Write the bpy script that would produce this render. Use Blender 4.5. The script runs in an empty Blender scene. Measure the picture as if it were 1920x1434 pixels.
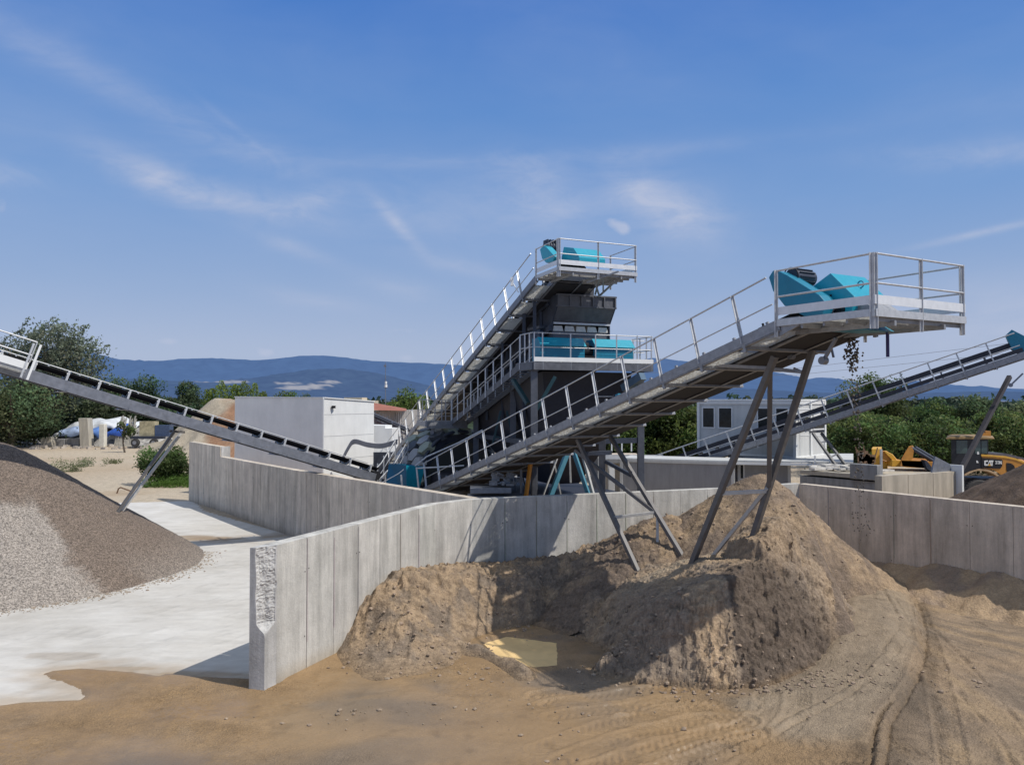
import bpy, math, random
import numpy as np
from mathutils import Vector, Matrix
random.seed(7); RNG = np.random.default_rng(11)
scene = bpy.context.scene
COL = scene.collection
V = Vector
# ------------------------------------------------------------------ camera
HC = 6.1; F = 1450.0; PITCH = math.atan(35/1450.0)
cam_d = bpy.data.cameras.new('camera'); cam = bpy.data.objects.new('camera', cam_d); COL.objects.link(cam)
cam_d.sensor_width = 36; cam_d.sensor_fit = 'HORIZONTAL'; cam_d.lens = 36*F/1920.0
cam_d.clip_start = 0.1; cam_d.clip_end = 60000
cam.location = (0, 0, HC); cam.rotation_euler = (math.pi/2 + PITCH, 0, 0)
scene.camera = cam
scene.view_settings.view_transform = 'Standard'; scene.view_settings.look = 'None'; scene.view_settings.exposure = 0
_c, _s = math.cos(PITCH), math.sin(PITCH)
def ray(px, py):
    u = (px-960)/F; v = (717-py)/F
    return V((u, _c - v*_s, _s + v*_c))
def W(px, py, d):                      # survey point: photo pixel seen at distance d along +Y
    r = ray(px, py); t = d/r.y
    return V((r.x*t, d, HC + r.z*t))
def G(px, py, z=0.0):                  # survey point at known height
    r = ray(px, py); t = (z-HC)/r.z
    return V((r.x*t, r.y*t, z))
def hit(px, py, p0, n):                # survey point on a known plane
    r = ray(px, py); n = V(n); c = V((0, 0, HC))
    t = (V(p0)-c).dot(n)/r.dot(n)
    return c + r*t
# ------------------------------------------------------------------ noise
_perm = np.random.default_rng(5).permutation(512)
_perm = np.concatenate([_perm, _perm, _perm])
_ga = np.random.default_rng(6).uniform(0, 2*np.pi, 512)
def pn(x, y):
    xi = np.floor(x).astype(int); yi = np.floor(y).astype(int)
    xf = x-xi; yf = y-yi
    u = xf*xf*xf*(xf*(xf*6-15)+10); v = yf*yf*yf*(yf*(yf*6-15)+10)
    def g(ix, iy, fx, fy):
        h = _ga[_perm[(_perm[ix & 511] + iy) & 511] & 511]
        return np.cos(h)*fx + np.sin(h)*fy
    a = g(xi, yi, xf, yf); b = g(xi+1, yi, xf-1, yf)
    c = g(xi, yi+1, xf, yf-1); d = g(xi+1, yi+1, xf-1, yf-1)
    return ((a*(1-u)+b*u)*(1-v) + (c*(1-u)+d*u)*v)*1.5
def fbm(x, y, o=4, g=0.5):
    r = 0; a = 1.0; t = 0
    for i in range(o):
        r = r + a*pn(x*2**i + 17.3*i, y*2**i - 9.1*i); t += a; a *= g
    return r/t
def ridged(x, y, o=4):
    r = 0; a = 1.0; t = 0
    for i in range(o):
        r = r + a*(1-np.abs(pn(x*2**i+3.3*i, y*2**i+5.1*i))*2); t += a; a *= .55
    return r/t
def sstep(a, b, x):
    t = np.clip((x-a)/(b-a), 0, 1); return t*t*(3-2*t)
# ------------------------------------------------------------------ materials
MATS = {}
def nn(nt, t, **kw):
    n = nt.nodes.new(t)
    for k, v in kw.items():
        if k in n.inputs: n.inputs[k].default_value = v
        else: setattr(n, k, v)
    return n
def mat(name, color, rough=0.6, metal=0.0, var=0.12, scale=6.0, bump=0.0, bscale=40.0, spec=0.5, dirt=None, trans=0.0, emit=None, coat=0, wob=None):
    if name in MATS: return MATS[name]
    m = bpy.data.materials.new(name); m.use_nodes = True; nt = m.node_tree
    b = nt.nodes['Principled BSDF']; L = nt.links
    tc = nn(nt, 'ShaderNodeTexCoord')
    noi = nn(nt, 'ShaderNodeTexNoise'); noi.inputs['Scale'].default_value = scale; noi.inputs['Detail'].default_value = 6; noi.inputs['Roughness'].default_value = .65
    L.new(tc.outputs['Object'], noi.inputs['Vector'])
    mr = nn(nt, 'ShaderNodeMapRange'); mr.inputs[1].default_value = .3; mr.inputs[2].default_value = .7
    mr.inputs[3].default_value = 1-var; mr.inputs[4].default_value = 1+var
    L.new(noi.outputs['Fac'], mr.inputs[0])
    mx = nn(nt, 'ShaderNodeVectorMath', operation='SCALE'); mx.inputs[0].default_value = color[:3]
    L.new(mr.outputs[0], mx.inputs['Scale'])
    last = mx.outputs[0]
    if dirt:
        n2 = nn(nt, 'ShaderNodeTexNoise'); n2.inputs['Scale'].default_value = dirt[1]; n2.inputs['Detail'].default_value = 8; n2.inputs['Roughness'].default_value = .7
        L.new(tc.outputs['Object'], n2.inputs['Vector'])
        r2 = nn(nt, 'ShaderNodeMapRange'); r2.inputs[1].default_value = dirt[2]; r2.inputs[2].default_value = dirt[2]+.18; r2.inputs[4].default_value = dirt[3]
        L.new(n2.outputs['Fac'], r2.inputs[0])
        mm = nn(nt, 'ShaderNodeMix', data_type='RGBA'); mm.inputs['B'].default_value = (*dirt[0], 1)
        mm.inputs[7].default_value = (*dirt[0], 1)
        L.new(r2.outputs[0], mm.inputs[0]); L.new(last, mm.inputs[6]); last = mm.outputs[2]
    L.new(last, b.inputs['Base Color'])
    b.inputs['Roughness'].default_value = rough; b.inputs['Metallic'].default_value = metal
    b.inputs['Specular IOR Level'].default_value = spec
    if coat: b.inputs['Coat Weight'].default_value = coat
    if emit: b.inputs['Emission Color'].default_value = (*emit[0], 1); b.inputs['Emission Strength'].default_value = emit[1]
    if rough < .9:
        rr = nn(nt, 'ShaderNodeMapRange'); rr.inputs[3].default_value = max(0, rough-.12); rr.inputs[4].default_value = min(1, rough+.15)
        L.new(noi.outputs['Fac'], rr.inputs[0]); L.new(rr.outputs[0], b.inputs['Roughness'])
    if bump:
        n3 = nn(nt, 'ShaderNodeTexNoise'); n3.inputs['Scale'].default_value = bscale; n3.inputs['Detail'].default_value = 5
        L.new(tc.outputs['Object'], n3.inputs['Vector'])
        bp = nn(nt, 'ShaderNodeBump'); bp.inputs['Strength'].default_value = 1; bp.inputs['Distance'].default_value = bump
        L.new(n3.outputs['Fac'], bp.inputs['Height']); L.new(bp.outputs[0], b.inputs['Normal'])
    if trans:
        out = nt.nodes['Material Output']; tr = nn(nt, 'ShaderNodeBsdfTranslucent'); L.new(last, tr.inputs[0])
        ms = nn(nt, 'ShaderNodeMixShader'); ms.inputs[0].default_value = trans
        L.new(b.outputs[0], ms.inputs[1]); L.new(tr.outputs[0], ms.inputs[2]); L.new(ms.outputs[0], out.inputs[0])
    MATS[name] = m; return m
# ------------------------------------------------------------------ objects
def tag(o, label=None, cat=None, group=None, kind=None):
    if label: o['label'] = label
    if cat: o['category'] = cat
    if group: o['group'] = group
    if kind: o['kind'] = kind
    return o
def thing(name, label, cat, loc=(0, 0, 0), group=None, kind=None):
    o = bpy.data.objects.new(name, None); COL.objects.link(o); o.location = loc
    o.empty_display_size = .3
    return tag(o, label, cat, group, kind)
def wloc(o):
    p = V((0, 0, 0))
    while o is not None: p = p + o.location; o = o.parent
    return p
class MB:
    def __init__(s): s.v = []; s.f = []; s.sm = []; s.c = []; s.cc = None
    def add(s, vs, fs, smooth=False):
        o = len(s.v); s.v += [V(p) for p in vs]; s.f += [tuple(i+o for i in f) for f in fs]; s.sm += [smooth]*len(fs)
        s.c += [s.cc]*len(vs)
    def box(s, c, dx, dy, dz, ax=None):           # centre, half-vectors or sizes
        if not isinstance(dx, (int, float)): hx, hy, hz = V(dx), V(dy), V(dz)
        else:
            X, Y, Z = ax if ax else (V((1, 0, 0)), V((0, 1, 0)), V((0, 0, 1)))
            hx, hy, hz = X*dx/2, Y*dy/2, Z*dz/2
        c = V(c); vs = [c+i*hx+j*hy+k*hz for k in (-1, 1) for j in (-1, 1) for i in (-1, 1)]
        fs = [(0, 2, 3, 1), (4, 5, 7, 6), (0, 1, 5, 4), (2, 6, 7, 3), (0, 4, 6, 2), (1, 3, 7, 5)]
        s.add(vs, fs)
    def beam(s, p0, p1, w, h, up=(0, 0, 1)):
        p0, p1, up = V(p0), V(p1), V(up); a = (p1-p0).normalized(); sd = a.cross(up)
        if sd.length < 1e-4: sd = a.cross(V((0, 1, 0)))
        sd.normalize(); u = sd.cross(a).normalized()
        s.box((p0+p1)/2, (p1-p0)/2, sd*w/2, u*h/2)
    def angle(s, p0, p1, w, h, t=.012, up=(0, 0, 1)):      # L profile
        p0, p1, up = V(p0), V(p1), V(up); a = (p1-p0).normalized(); sd = a.cross(up).normalized(); u = sd.cross(a).normalized()
        s.box((p0+p1)/2 - u*(h/2-t/2), (p1-p0)/2, sd*w/2, u*t/2)
        s.box((p0+p1)/2 + sd*(w/2-t/2) + u*t/2, (p1-p0)/2, sd*t/2, u*(h/2-t/2))
    def chan(s, p0, p1, w, h, t=.02, up=(0, 0, 1), side=1): # C profile, web on side
        p0, p1, up = V(p0), V(p1), V(up); a = (p1-p0).normalized(); sd = a.cross(up).normalized()*side; u = sd.cross(a).normalized()*side
        m = (p0+p1)/2
        s.box(m + sd*(w/2-t/2), (p1-p0)/2, sd*t/2, u*(h/2-t))
        s.box(m + u*(h/2-t/2), (p1-p0)/2, sd*w/2, u*t/2)
        s.box(m - u*(h/2-t/2), (p1-p0)/2, sd*w/2, u*t/2)
    def tube(s, pts, r, n=8, caps=True, r1=None):
        pts = [V(p) for p in pts]; k = len(pts); vs = []; fs = []; pu = None
        for i, p in enumerate(pts):
            a = (pts[min(i+1, k-1)]-pts[max(i-1, 0)]).normalized()
            if pu is None:
                pu = a.cross(V((0, 0, 1)))
                if pu.length < .05: pu = a.cross(V((0, 1, 0)))
            pu = (pu - a*pu.dot(a)).normalized(); w = a.cross(pu)
            rr = r if r1 is None else r+(r1-r)*i/(k-1)
            for j in range(n):
                t = 2*math.pi*j/n; vs.append(p + (pu*math.cos(t)+w*math.sin(t))*rr)
        for i in range(k-1):
            for j in range(n):
                fs.append((i*n+j, i*n+(j+1) % n, (i+1)*n+(j+1) % n, (i+1)*n+j))
        s.add(vs, fs, True)
        if caps:
            s.add(vs[:n], [tuple(range(n))[::-1]]); s.add(vs[-n:], [tuple(range(n))])
    def cyl(s, p0, p1, r, n=16): s.tube([p0, p1], r, n)
    def prism(s, poly, ext):                         # 3D polygon extruded along ext
        poly = [V(p) for p in poly]; n = len(poly); e = V(ext)
        s.add(poly + [p+e for p in poly], [tuple(range(n))[::-1], tuple(range(n, 2*n))] + [(i, (i+1) % n, n+(i+1) % n, n+i) for i in range(n)])
    def loft(s, r0, r1, cap0=True, cap1=True):
        n = len(r0); fs = [(i, (i+1) % n, n+(i+1) % n, n+i) for i in range(n)]
        if cap0: fs.append(tuple(range(n))[::-1])
        if cap1: fs.append(tuple(range(n, 2*n)))
        s.add(list(r0)+list(r1), fs)
    def quad(s, *p): s.add(p, [tuple(range(len(p)))])
    def build(s, name, m, parent=None, bevel=0, label=None, cat=None, group=None, kind=None, loc=None):
        me = bpy.data.meshes.new(name)
        if loc is not None: o0 = V(loc)
        elif parent is not None: o0 = wloc(parent)
        else:
            if s.v:
                mn = V((min(p.x for p in s.v), min(p.y for p in s.v), min(p.z for p in s.v))); mx_ = V((max(p.x for p in s.v), max(p.y for p in s.v), 0))
                o0 = V(((mn.x+mx_.x)/2, (mn.y+mx_.y)/2, mn.z))
            else: o0 = V((0, 0, 0))
        me.from_pydata([tuple(p-o0) for p in s.v], [], s.f)
        me.polygons.foreach_set('use_smooth', s.sm)
        me.materials.append(m); me.update()
        if any(c is not None for c in s.c):
            ca = me.color_attributes.new('Col', 'FLOAT_COLOR', 'POINT')
            ca.data.foreach_set('color', np.array([(*(c or (1, 1, 1)), 1) for c in s.c], dtype=np.float32).ravel())
        import bmesh
        bm = bmesh.new(); bm.from_mesh(me); bmesh.ops.recalc_face_normals(bm, faces=bm.faces); bm.to_mesh(me); bm.free()
        o = bpy.data.objects.new(name, me); COL.objects.link(o)
        if parent is not None:
            o.parent = parent; o.location = o0 - wloc(parent)
        else: o.location = o0
        if bevel:
            bv = o.modifiers.new('bevel', 'BEVEL'); bv.width = bevel; bv.segments = 2; bv.limit_method = 'ANGLE'
        return tag(o, label, cat, group, kind)
def dup(o, off, parent=None, label=None):
    c = o.copy(); COL.objects.link(c)
    if parent is not None: c.parent = parent
    c.location = o.location + V(off)
    if label: c['label'] = label
    return c
def grid_obj(name, X, Y, Z, m, col=None, wet=None, parent=None, mask=None, smooth=True, kind=None):
    ny, nx = Z.shape
    me = bpy.data.meshes.new(name)
    ox, oy = float(X.mean()), float(Y.mean())
    co = np.stack([X-ox, Y-oy, Z], -1).reshape(-1, 3).astype(np.float32)
    idx = np.arange(nx*ny).reshape(ny, nx)
    q = np.stack([idx[:-1, :-1], idx[:-1, 1:], idx[1:, 1:], idx[1:, :-1]], -1).reshape(-1, 4)
    if mask is not None:
        mk = (mask[:-1, :-1] | mask[:-1, 1:] | mask[1:, 1:] | mask[1:, :-1]).ravel(); q = q[mk]
        used = np.unique(q); remap = np.zeros(nx*ny, int); remap[used] = np.arange(len(used)); q = remap[q]; co = co[used]
        if col is not None: col = col.reshape(-1, 3)[used]
        if wet is not None: wet = wet.reshape(-1)[used]
    me.vertices.add(len(co)); me.vertices.foreach_set('co', co.ravel())
    me.loops.add(q.size); me.loops.foreach_set('vertex_index', q.ravel().astype(np.int32))
    me.polygons.add(len(q)); me.polygons.foreach_set('loop_start', np.arange(0, q.size, 4, dtype=np.int32))
    me.polygons.foreach_set('loop_total', np.full(len(q), 4, dtype=np.int32))
    me.update(calc_edges=True)
    me.polygons.foreach_set('use_smooth', np.full(len(q), smooth))
    if col is not None:
        c4 = np.ones((len(co), 4), np.float32); c4[:, :3] = col.reshape(-1, 3)
        if wet is not None: c4[:, 3] = wet.reshape(-1)
        ca = me.color_attributes.new('Col', 'FLOAT_COLOR', 'POINT'); ca.data.foreach_set('color', c4.ravel())
    me.materials.append(m)
    o = bpy.data.objects.new(name, me); COL.objects.link(o); o.location = (ox, oy, 0)
    if parent: o.parent = parent; o.location = V((ox, oy, 0)) - wloc(parent)
    if kind: o['kind'] = kind
    return o
def polyd(X, Y, pts):                   # distance, arclength, signed side to polyline
    best = np.full(X.shape, 1e9); S = np.zeros(X.shape); sg = np.zeros(X.shape); acc = 0
    for (ax, ay), (bx, by) in zip(pts[:-1], pts[1:]):
        dx, dy = bx-ax, by-ay; l = math.hypot(dx, dy)
        t = np.clip(((X-ax)*dx+(Y-ay)*dy)/l/l, 0, 1)
        ex, ey = X-ax-t*dx, Y-ay-t*dy; d = np.hypot(ex, ey); m = d < best
        best = np.where(m, d, best); S = np.where(m, acc+t*l, S); sg = np.where(m, np.sign(dx*ey-dy*ex), sg); acc += l
    return best, S, sg
def inpoly(X, Y, pts):
    r = np.zeros(X.shape, bool); n = len(pts)
    for i in range(n):
        x1, y1 = pts[i]; x2, y2 = pts[(i+1) % n]
        c = ((y1 > Y) != (y2 > Y)) & (X < (x2-x1)*(Y-y1)/((y2-y1) or 1e-9)+x1)
        r ^= c
    return r
def spoly(X, Y, pts):                   # signed distance, positive inside
    d, _, _ = polyd(X, Y, list(pts)+[pts[0]])
    return np.where(inpoly(X, Y, pts), d, -d)
def smooth_path(pts, k=6):
    out = []; n = len(pts)
    for i in range(n-1):
        p0 = pts[max(i-1, 0)]; p1 = pts[i]; p2 = pts[i+1]; p3 = pts[min(i+2, n-1)]
        for j in range(k):
            t = j/k
            out.append(tuple(.5*((2*b)+(-a+c)*t+(2*a-5*b+4*c-d)*t*t+(-a+3*b-3*c+d)*t**3) for a, b, c, d in zip(p0, p1, p2, p3)))
    out.append(tuple(pts[-1])); return out
def rbf(pts, X, Y, r=1.2):              # smooth surface through survey points
    P = np.array(pts, float); n = len(P)
    ph = lambda d: np.sqrt(d*d+r*r)
    A = ph(np.hypot(P[:, None, 0]-P[None, :, 0], P[:, None, 1]-P[None, :, 1]))
    M = np.zeros((n+3, n+3)); M[:n, :n] = A + np.eye(n)*-1e-3; M[:n, n] = 1; M[:n, n+1] = P[:, 0]; M[:n, n+2] = P[:, 1]; M[n:, :n] = M[:n, n:].T
    w = np.linalg.solve(M, np.concatenate([P[:, 2], [0, 0, 0]]))
    Z = w[n]+w[n+1]*X+w[n+2]*Y
    for i in range(n): Z = Z + w[i]*ph(np.hypot(X-P[i, 0], Y-P[i, 1]))
    return Z
def leafmesh(name, P, S, cols, m, parent=None, aspect=.55, up=.0, loc=None):
    """P (n,3) leaf centres, S sizes, cols (n,3)"""
    n = len(P); a = RNG.normal(size=(n, 3)); a[:, 2] += up; a /= np.linalg.norm(a, axis=1)[:, None]
    b = RNG.normal(size=(n, 3)); b -= a*(a*b).sum(1)[:, None]; b /= np.linalg.norm(b, axis=1)[:, None]
    a *= S[:, None]; b *= (S*aspect)[:, None]
    o0 = np.array(loc if loc is not None else (0, 0, 0), float)
    co = np.stack([P-a, P+b, P+a, P-b], 1).reshape(-1, 3) - o0
    me = bpy.data.meshes.new(name); me.vertices.add(4*n); me.vertices.foreach_set('co', co.astype(np.float32).ravel())
    me.loops.add(4*n); me.loops.foreach_set('vertex_index', np.arange(4*n, dtype=np.int32))
    me.polygons.add(n); me.polygons.foreach_set('loop_start', np.arange(0, 4*n, 4, dtype=np.int32)); me.polygons.foreach_set('loop_total', np.full(n, 4, dtype=np.int32))
    me.update(calc_edges=True)
    c4 = np.ones((n, 4, 4), np.float32); c4[:, :, :3] = cols[:, None, :]
    ca = me.color_attributes.new('Col', 'FLOAT_COLOR', 'POINT'); ca.data.foreach_set('color', c4.ravel())
    me.materials.append(m)
    o = bpy.data.objects.new(name, me); COL.objects.link(o)
    if parent is not None: o.parent = parent; o.location = V(o0) - wloc(parent)
    else: o.location = V(o0)
    return o
# ================================================================== LIGHT AND SKY
SUN_AZ = math.atan2(0.92, -0.39); SUN_EL = math.radians(53.5)
sd = bpy.data.lights.new('sun', 'SUN'); sd.energy = 3.75; sd.angle = math.radians(.53); sd.color = (1, .955, .88)
so = bpy.data.objects.new('sun', sd); COL.objects.link(so)
sdir = V((math.sin(SUN_AZ)*math.cos(SUN_EL), math.cos(SUN_AZ)*math.cos(SUN_EL), math.sin(SUN_EL)))
so.rotation_euler = sdir.to_track_quat('Z', 'Y').to_euler(); so.location = (30, -20, 40)
world = bpy.data.worlds.new('World'); scene.world = world; world.use_nodes = True
nt = world.node_tree; L = nt.links; bg = nt.nodes['Background']
sky = nn(nt, 'ShaderNodeTexSky'); sky.sky_type = 'NISHITA'; sky.sun_disc = False
sky.sun_elevation = SUN_EL; sky.sun_rotation = SUN_AZ; sky.air_density = 1.0; sky.dust_density = .6; sky.ozone_density = 2.2; sky.altitude = 300
tc = nn(nt, 'ShaderNodeTexCoord'); sp = nn(nt, 'ShaderNodeSeparateXYZ'); L.new(tc.outputs['Generated'], sp.inputs[0])
def M(op, a=None, b=None, c=None, clamp=False):
    n = nn(nt, 'ShaderNodeMath', operation=op); n.use_clamp = clamp
    for i, x in enumerate((a, b, c)):
        if x is None: continue
        if isinstance(x, (int, float)): n.inputs[i].default_value = x
        else: L.new(x, n.inputs[i])
    return n.outputs[0]
az = M('ARCTAN2', sp.outputs[0], sp.outputs[1]); el = M('ARCSINE', sp.outputs[2])
cb = nn(nt, 'ShaderNodeCombineXYZ'); L.new(az, cb.inputs[0]); L.new(el, cb.inputs[1])
def wn(scale, detail, rough, sx=1, sy=1, rot=0, off=0, dist=0):
    mp = nn(nt, 'ShaderNodeMapping'); mp.inputs['Scale'].default_value = (sx, sy, 1); mp.inputs['Rotation'].default_value = (0, 0, rot); mp.inputs['Location'].default_value = (off, off*.7, 0)
    L.new(cb.outputs[0], mp.inputs[0])
    n = nn(nt, 'ShaderNodeTexNoise'); n.inputs['Scale'].default_value = scale; n.inputs['Detail'].default_value = detail; n.inputs['Roughness'].default_value = rough; n.inputs['Distortion'].default_value = dist
    L.new(mp.outputs[0], n.inputs['Vector']); return n.outputs['Fac']
wisp = wn(5, 8, .62, 1, 3.2, .35, 0, .6); wisp2 = wn(16, 6, .6, 1, 2.2, .5, 3, 1.2); soft = wn(2.2, 4, .55, 1, 2.6, -.12, 7, .3)
def blob(px, py, rx, ry, rot=0, w=1.0):          # cloud patch round a bearing
    r = ray(px, py).normalized(); a0 = math.atan2(r.x, r.y); e0 = math.asin(r.z)
    da = M('SUBTRACT', az, a0); de = M('SUBTRACT', el, e0); c, s = math.cos(rot), math.sin(rot)
    x = M('DIVIDE', M('ADD', M('MULTIPLY', da, c), M('MULTIPLY', de, s)), rx/F)
    y = M('DIVIDE', M('SUBTRACT', M('MULTIPLY', de, c), M('MULTIPLY', da, s)), ry/F)
    q = M('ADD', M('MULTIPLY', x, x), M('MULTIPLY', y, y))
    return M('MULTIPLY', M('POWER', 2.718, M('MULTIPLY', q, -1)), w)
def total(l):
    t = l[0]
    for x in l[1:]: t = M('ADD', t, x)
    return t
wispy = total([blob(290, 335, 80, 26, -.3, .62), blob(480, 385, 130, 26, -.15, .45), blob(580, 380, 45, 20, .2, .35), blob(1010, 360, 80, 45, -.3, .5), blob(1200, 360, 70, 40, -.4, .45),
               blob(1290, 410, 80, 50, -.4, .45), blob(745, 420, 70, 12, -.8, .38), blob(880, 400, 300, 60, -.1, .14), blob(250, 180, 420, 26, -.32, .22), blob(440, 240, 70, 6, -.6, .12),
               blob(1850, 290, 150, 22, -.1, .3), blob(1860, 432, 90, 6, .14, .4), blob(550, 465, 80, 14, -.3, .25), blob(860, 500, 100, 16, -.2, .22), blob(0, 325, 60, 16, 0, .35),
               blob(760, 545, 80, 20, -.2, .22), blob(600, 565, 90, 16, -.1, .22), blob(1860, 600, 260, 60, 0, .35), blob(1200, 605, 180, 14, 0, .25), blob(1000, 300, 500, 14, .03, .15)])
cumul = total([blob(1152, 420, 24, 11, -.5, .9), blob(1172, 428, 13, 15, .2, .7), blob(318, 640, 22, 8, 0, .8), blob(500, 661, 17, 9, 0, .95), blob(470, 650, 16, 6, 0, .4), blob(762, 671, 22, 8, 0, .8), blob(750, 620, 50, 9, 0, .55), blob(1230, 609, 60, 8, 0, .35), blob(4, 385, 12, 18, 0, .6), blob(1715, 548, 34, 14, 0, .35)])
w1 = M('MULTIPLY', wispy, M('MULTIPLY_ADD', wisp2, 1.3, M('MULTIPLY_ADD', wisp, 2.6, -1.15)), clamp=True)
c1 = M('MULTIPLY', M('SUBTRACT', M('ADD', cumul, M('MULTIPLY', M('SUBTRACT', wn(42, 5, .6, 1, 1.4, 0, 5, .4), .5), .9)), .42), 1.7, clamp=True)
g1 = M('MULTIPLY', M('MULTIPLY_ADD', soft, 1.6, -.58, clamp=True), .46)
fade = M('MULTIPLY_ADD', el, -1.25, 1.0, clamp=True)
hz = M('POWER', fade, 7.0)
cl = M('ADD', M('ADD', M('MULTIPLY', w1, 1.15), M('MULTIPLY', c1, .55)), M('MULTIPLY', g1, M('MULTIPLY_ADD', wisp, 1.0, -.05)), clamp=True)
KS = .115
gr_ = nn(nt, 'ShaderNodeValToRGB'); L.new(M('DIVIDE', el, 1.5708, clamp=True), gr_.inputs[0]); els = gr_.color_ramp.elements
stops = [(0, (.40, .47, .66)), (4, (.37, .45, .65)), (8, (.285, .40, .64)), (14, (.180, .335, .645)), (20.5, (.115, .272, .625)), (28, (.058, .195, .585)), (36, (.18, .29, .54)), (50, (.44, .51, .62)), (90, (.66, .69, .72))]
els[0].position = 0; els[0].color = (*stops[0][1], 1); els[1].position = 1; els[1].color = (*stops[-1][1], 1)
for d_, c_ in stops[1:-1]: e_ = els.new(d_/90); e_.color = (*c_, 1)
g10 = nn(nt, 'ShaderNodeVectorMath', operation='SCALE'); L.new(gr_.outputs[0], g10.inputs[0]); g10.inputs['Scale'].default_value = 1/KS
mh = nn(nt, 'ShaderNodeMix', data_type='RGBA'); mh.inputs[0].default_value = .88; L.new(sky.outputs[0], mh.inputs[6]); L.new(g10.outputs[0], mh.inputs[7])
mc = nn(nt, 'ShaderNodeMix', data_type='RGBA'); L.new(cl, mc.inputs[0]); L.new(mh.outputs[2], mc.inputs[6]); mc.inputs[7].default_value = (4.3, 4.75, 6.1, 1)
L.new(mc.outputs[2], bg.inputs[0]); bg.inputs[1].default_value = .115

# ================================================================== GROUND MATERIALS
def sand_mat(name, coarse=0.012, fine=.004, wetk=1.0, clod=0.0):
    m = bpy.data.materials.new(name); m.use_nodes = True; nt = m.node_tree; L = nt.links; b = nt.nodes['Principled BSDF']
    tc = nn(nt, 'ShaderNodeTexCoord'); at = nn(nt, 'ShaderNodeAttribute', attribute_name='Col')
    def noise(sc, de, ro, dist=0):
        n = nn(nt, 'ShaderNodeTexNoise', Scale=sc, Detail=de, Roughness=ro); n.inputs['Distortion'].default_value = dist; L.new(tc.outputs['Object'], n.inputs['Vector']); return n.outputs['Fac']
    def rng(x, a, b_, c, d):
        r = nn(nt, 'ShaderNodeMapRange'); r.inputs[1].default_value = a; r.inputs[2].default_value = b_; r.inputs[3].default_value = c; r.inputs[4].default_value = d; L.new(x, r.inputs[0]); return r.outputs[0]
    def mul(x, y):
        q = nn(nt, 'ShaderNodeMath', operation='MULTIPLY'); L.new(x, q.inputs[0]); L.new(y, q.inputs[1]); return q.outputs[0]
    n1 = noise(2.2, 9., .72); n2 = noise(38., 4., .7); n4 = noise(9., 7., .8, .5)
    f = mul(mul(rng(n1, .25, .75, .70, 1.30), rng(n2, .3, .7, .78, 1.22)), rng(n4, .32, .68, .86, 1.13))
    vo = nn(nt, 'ShaderNodeTexVoronoi', Scale=16.0 if clod else 26.0); L.new(tc.outputs['Object'], vo.inputs['Vector']); f = mul(f, rng(vo.outputs['Distance'], .35, .8, 1.03, .84 if clod else .9))  # gaps between grains and clods darkened as painted crevice shade
    fm = nn(nt, 'ShaderNodeMix', data_type='FLOAT'); L.new(rng(at.outputs['Alpha'], 0, 1, 0, .65), fm.inputs[0]); L.new(f, fm.inputs[2]); fm.inputs[3].default_value = 1.02; f = fm.outputs[0]
    sc = nn(nt, 'ShaderNodeVectorMath', operation='SCALE'); L.new(at.outputs['Color'], sc.inputs[0]); L.new(f, sc.inputs['Scale'])
    L.new(sc.outputs[0], b.inputs['Base Color'])
    wr = rng(at.outputs['Alpha'], 0, 1, .92, .92-.55*wetk); ad = nn(nt, 'ShaderNodeMath', operation='MULTIPLY_ADD'); L.new(n4, ad.inputs[0]); ad.inputs[1].default_value = .3; sb = nn(nt, 'ShaderNodeMath', operation='SUBTRACT'); L.new(wr, sb.inputs[0]); sb.inputs[1].default_value = .15; L.new(sb.outputs[0], ad.inputs[2]); L.new(ad.outputs[0], b.inputs['Roughness'])
    b.inputs['Specular IOR Level'].default_value = .35
    vg = nn(nt, 'ShaderNodeTexVoronoi', Scale=70.0); L.new(tc.outputs['Object'], vg.inputs['Vector'])
    last = None; ws = rng(at.outputs['Alpha'], 0, 1, 1, .2)
    for h, dist, inv in ((noise(14., 8., .75), coarse, False), (vo.outputs['Distance'], clod or coarse*.8, True), (n2, coarse*.6, False), (vg.outputs['Distance'], fine, True)):
        bm_ = nn(nt, 'ShaderNodeBump'); bm_.inputs['Distance'].default_value = dist; bm_.invert = inv; L.new(h, bm_.inputs['Height']); L.new(ws, bm_.inputs['Strength'])
        if last: L.new(last, bm_.inputs['Normal'])
        last = bm_.outputs[0]
    L.new(last, b.inputs['Normal']); return m
M_SAND = sand_mat('wet_sand', .022, .006); M_HEAP = sand_mat('heap_sand', .032, .008, .5, .020)
def g2(px, py, z=0): p = G(px, py, z); return (p.x, p.y)
def lerp3(a, b, t): return a*(1-t[..., None]) + b*t[..., None]
C_OCH = np.array([.315, .205, .105]); C_GREY = np.array([.225, .172, .122]); C_TAN = np.array([.33, .235, .145]); C_DARK = np.array([.105, .078, .056]); C_PALE = np.array([.42, .33, .22])

# walls in plan
WF = [(-5.28, 16.45), (-2.26, 23.4), (-1.1, 24.5), (0.6, 25.05), (8.05, 28.6), (10.4, 29.3), (11.6, 28.5), (20.5, 15.0)]
WF = [(-5.28, 16.45)] + [tuple(W(x, y, 1)[:2]) for x, y in []] + [(-2.30, 23.35), (-1.25, 24.45), (7.9, 27.7), (10.9, 29.2), (19.5, 15.7)]

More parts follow.
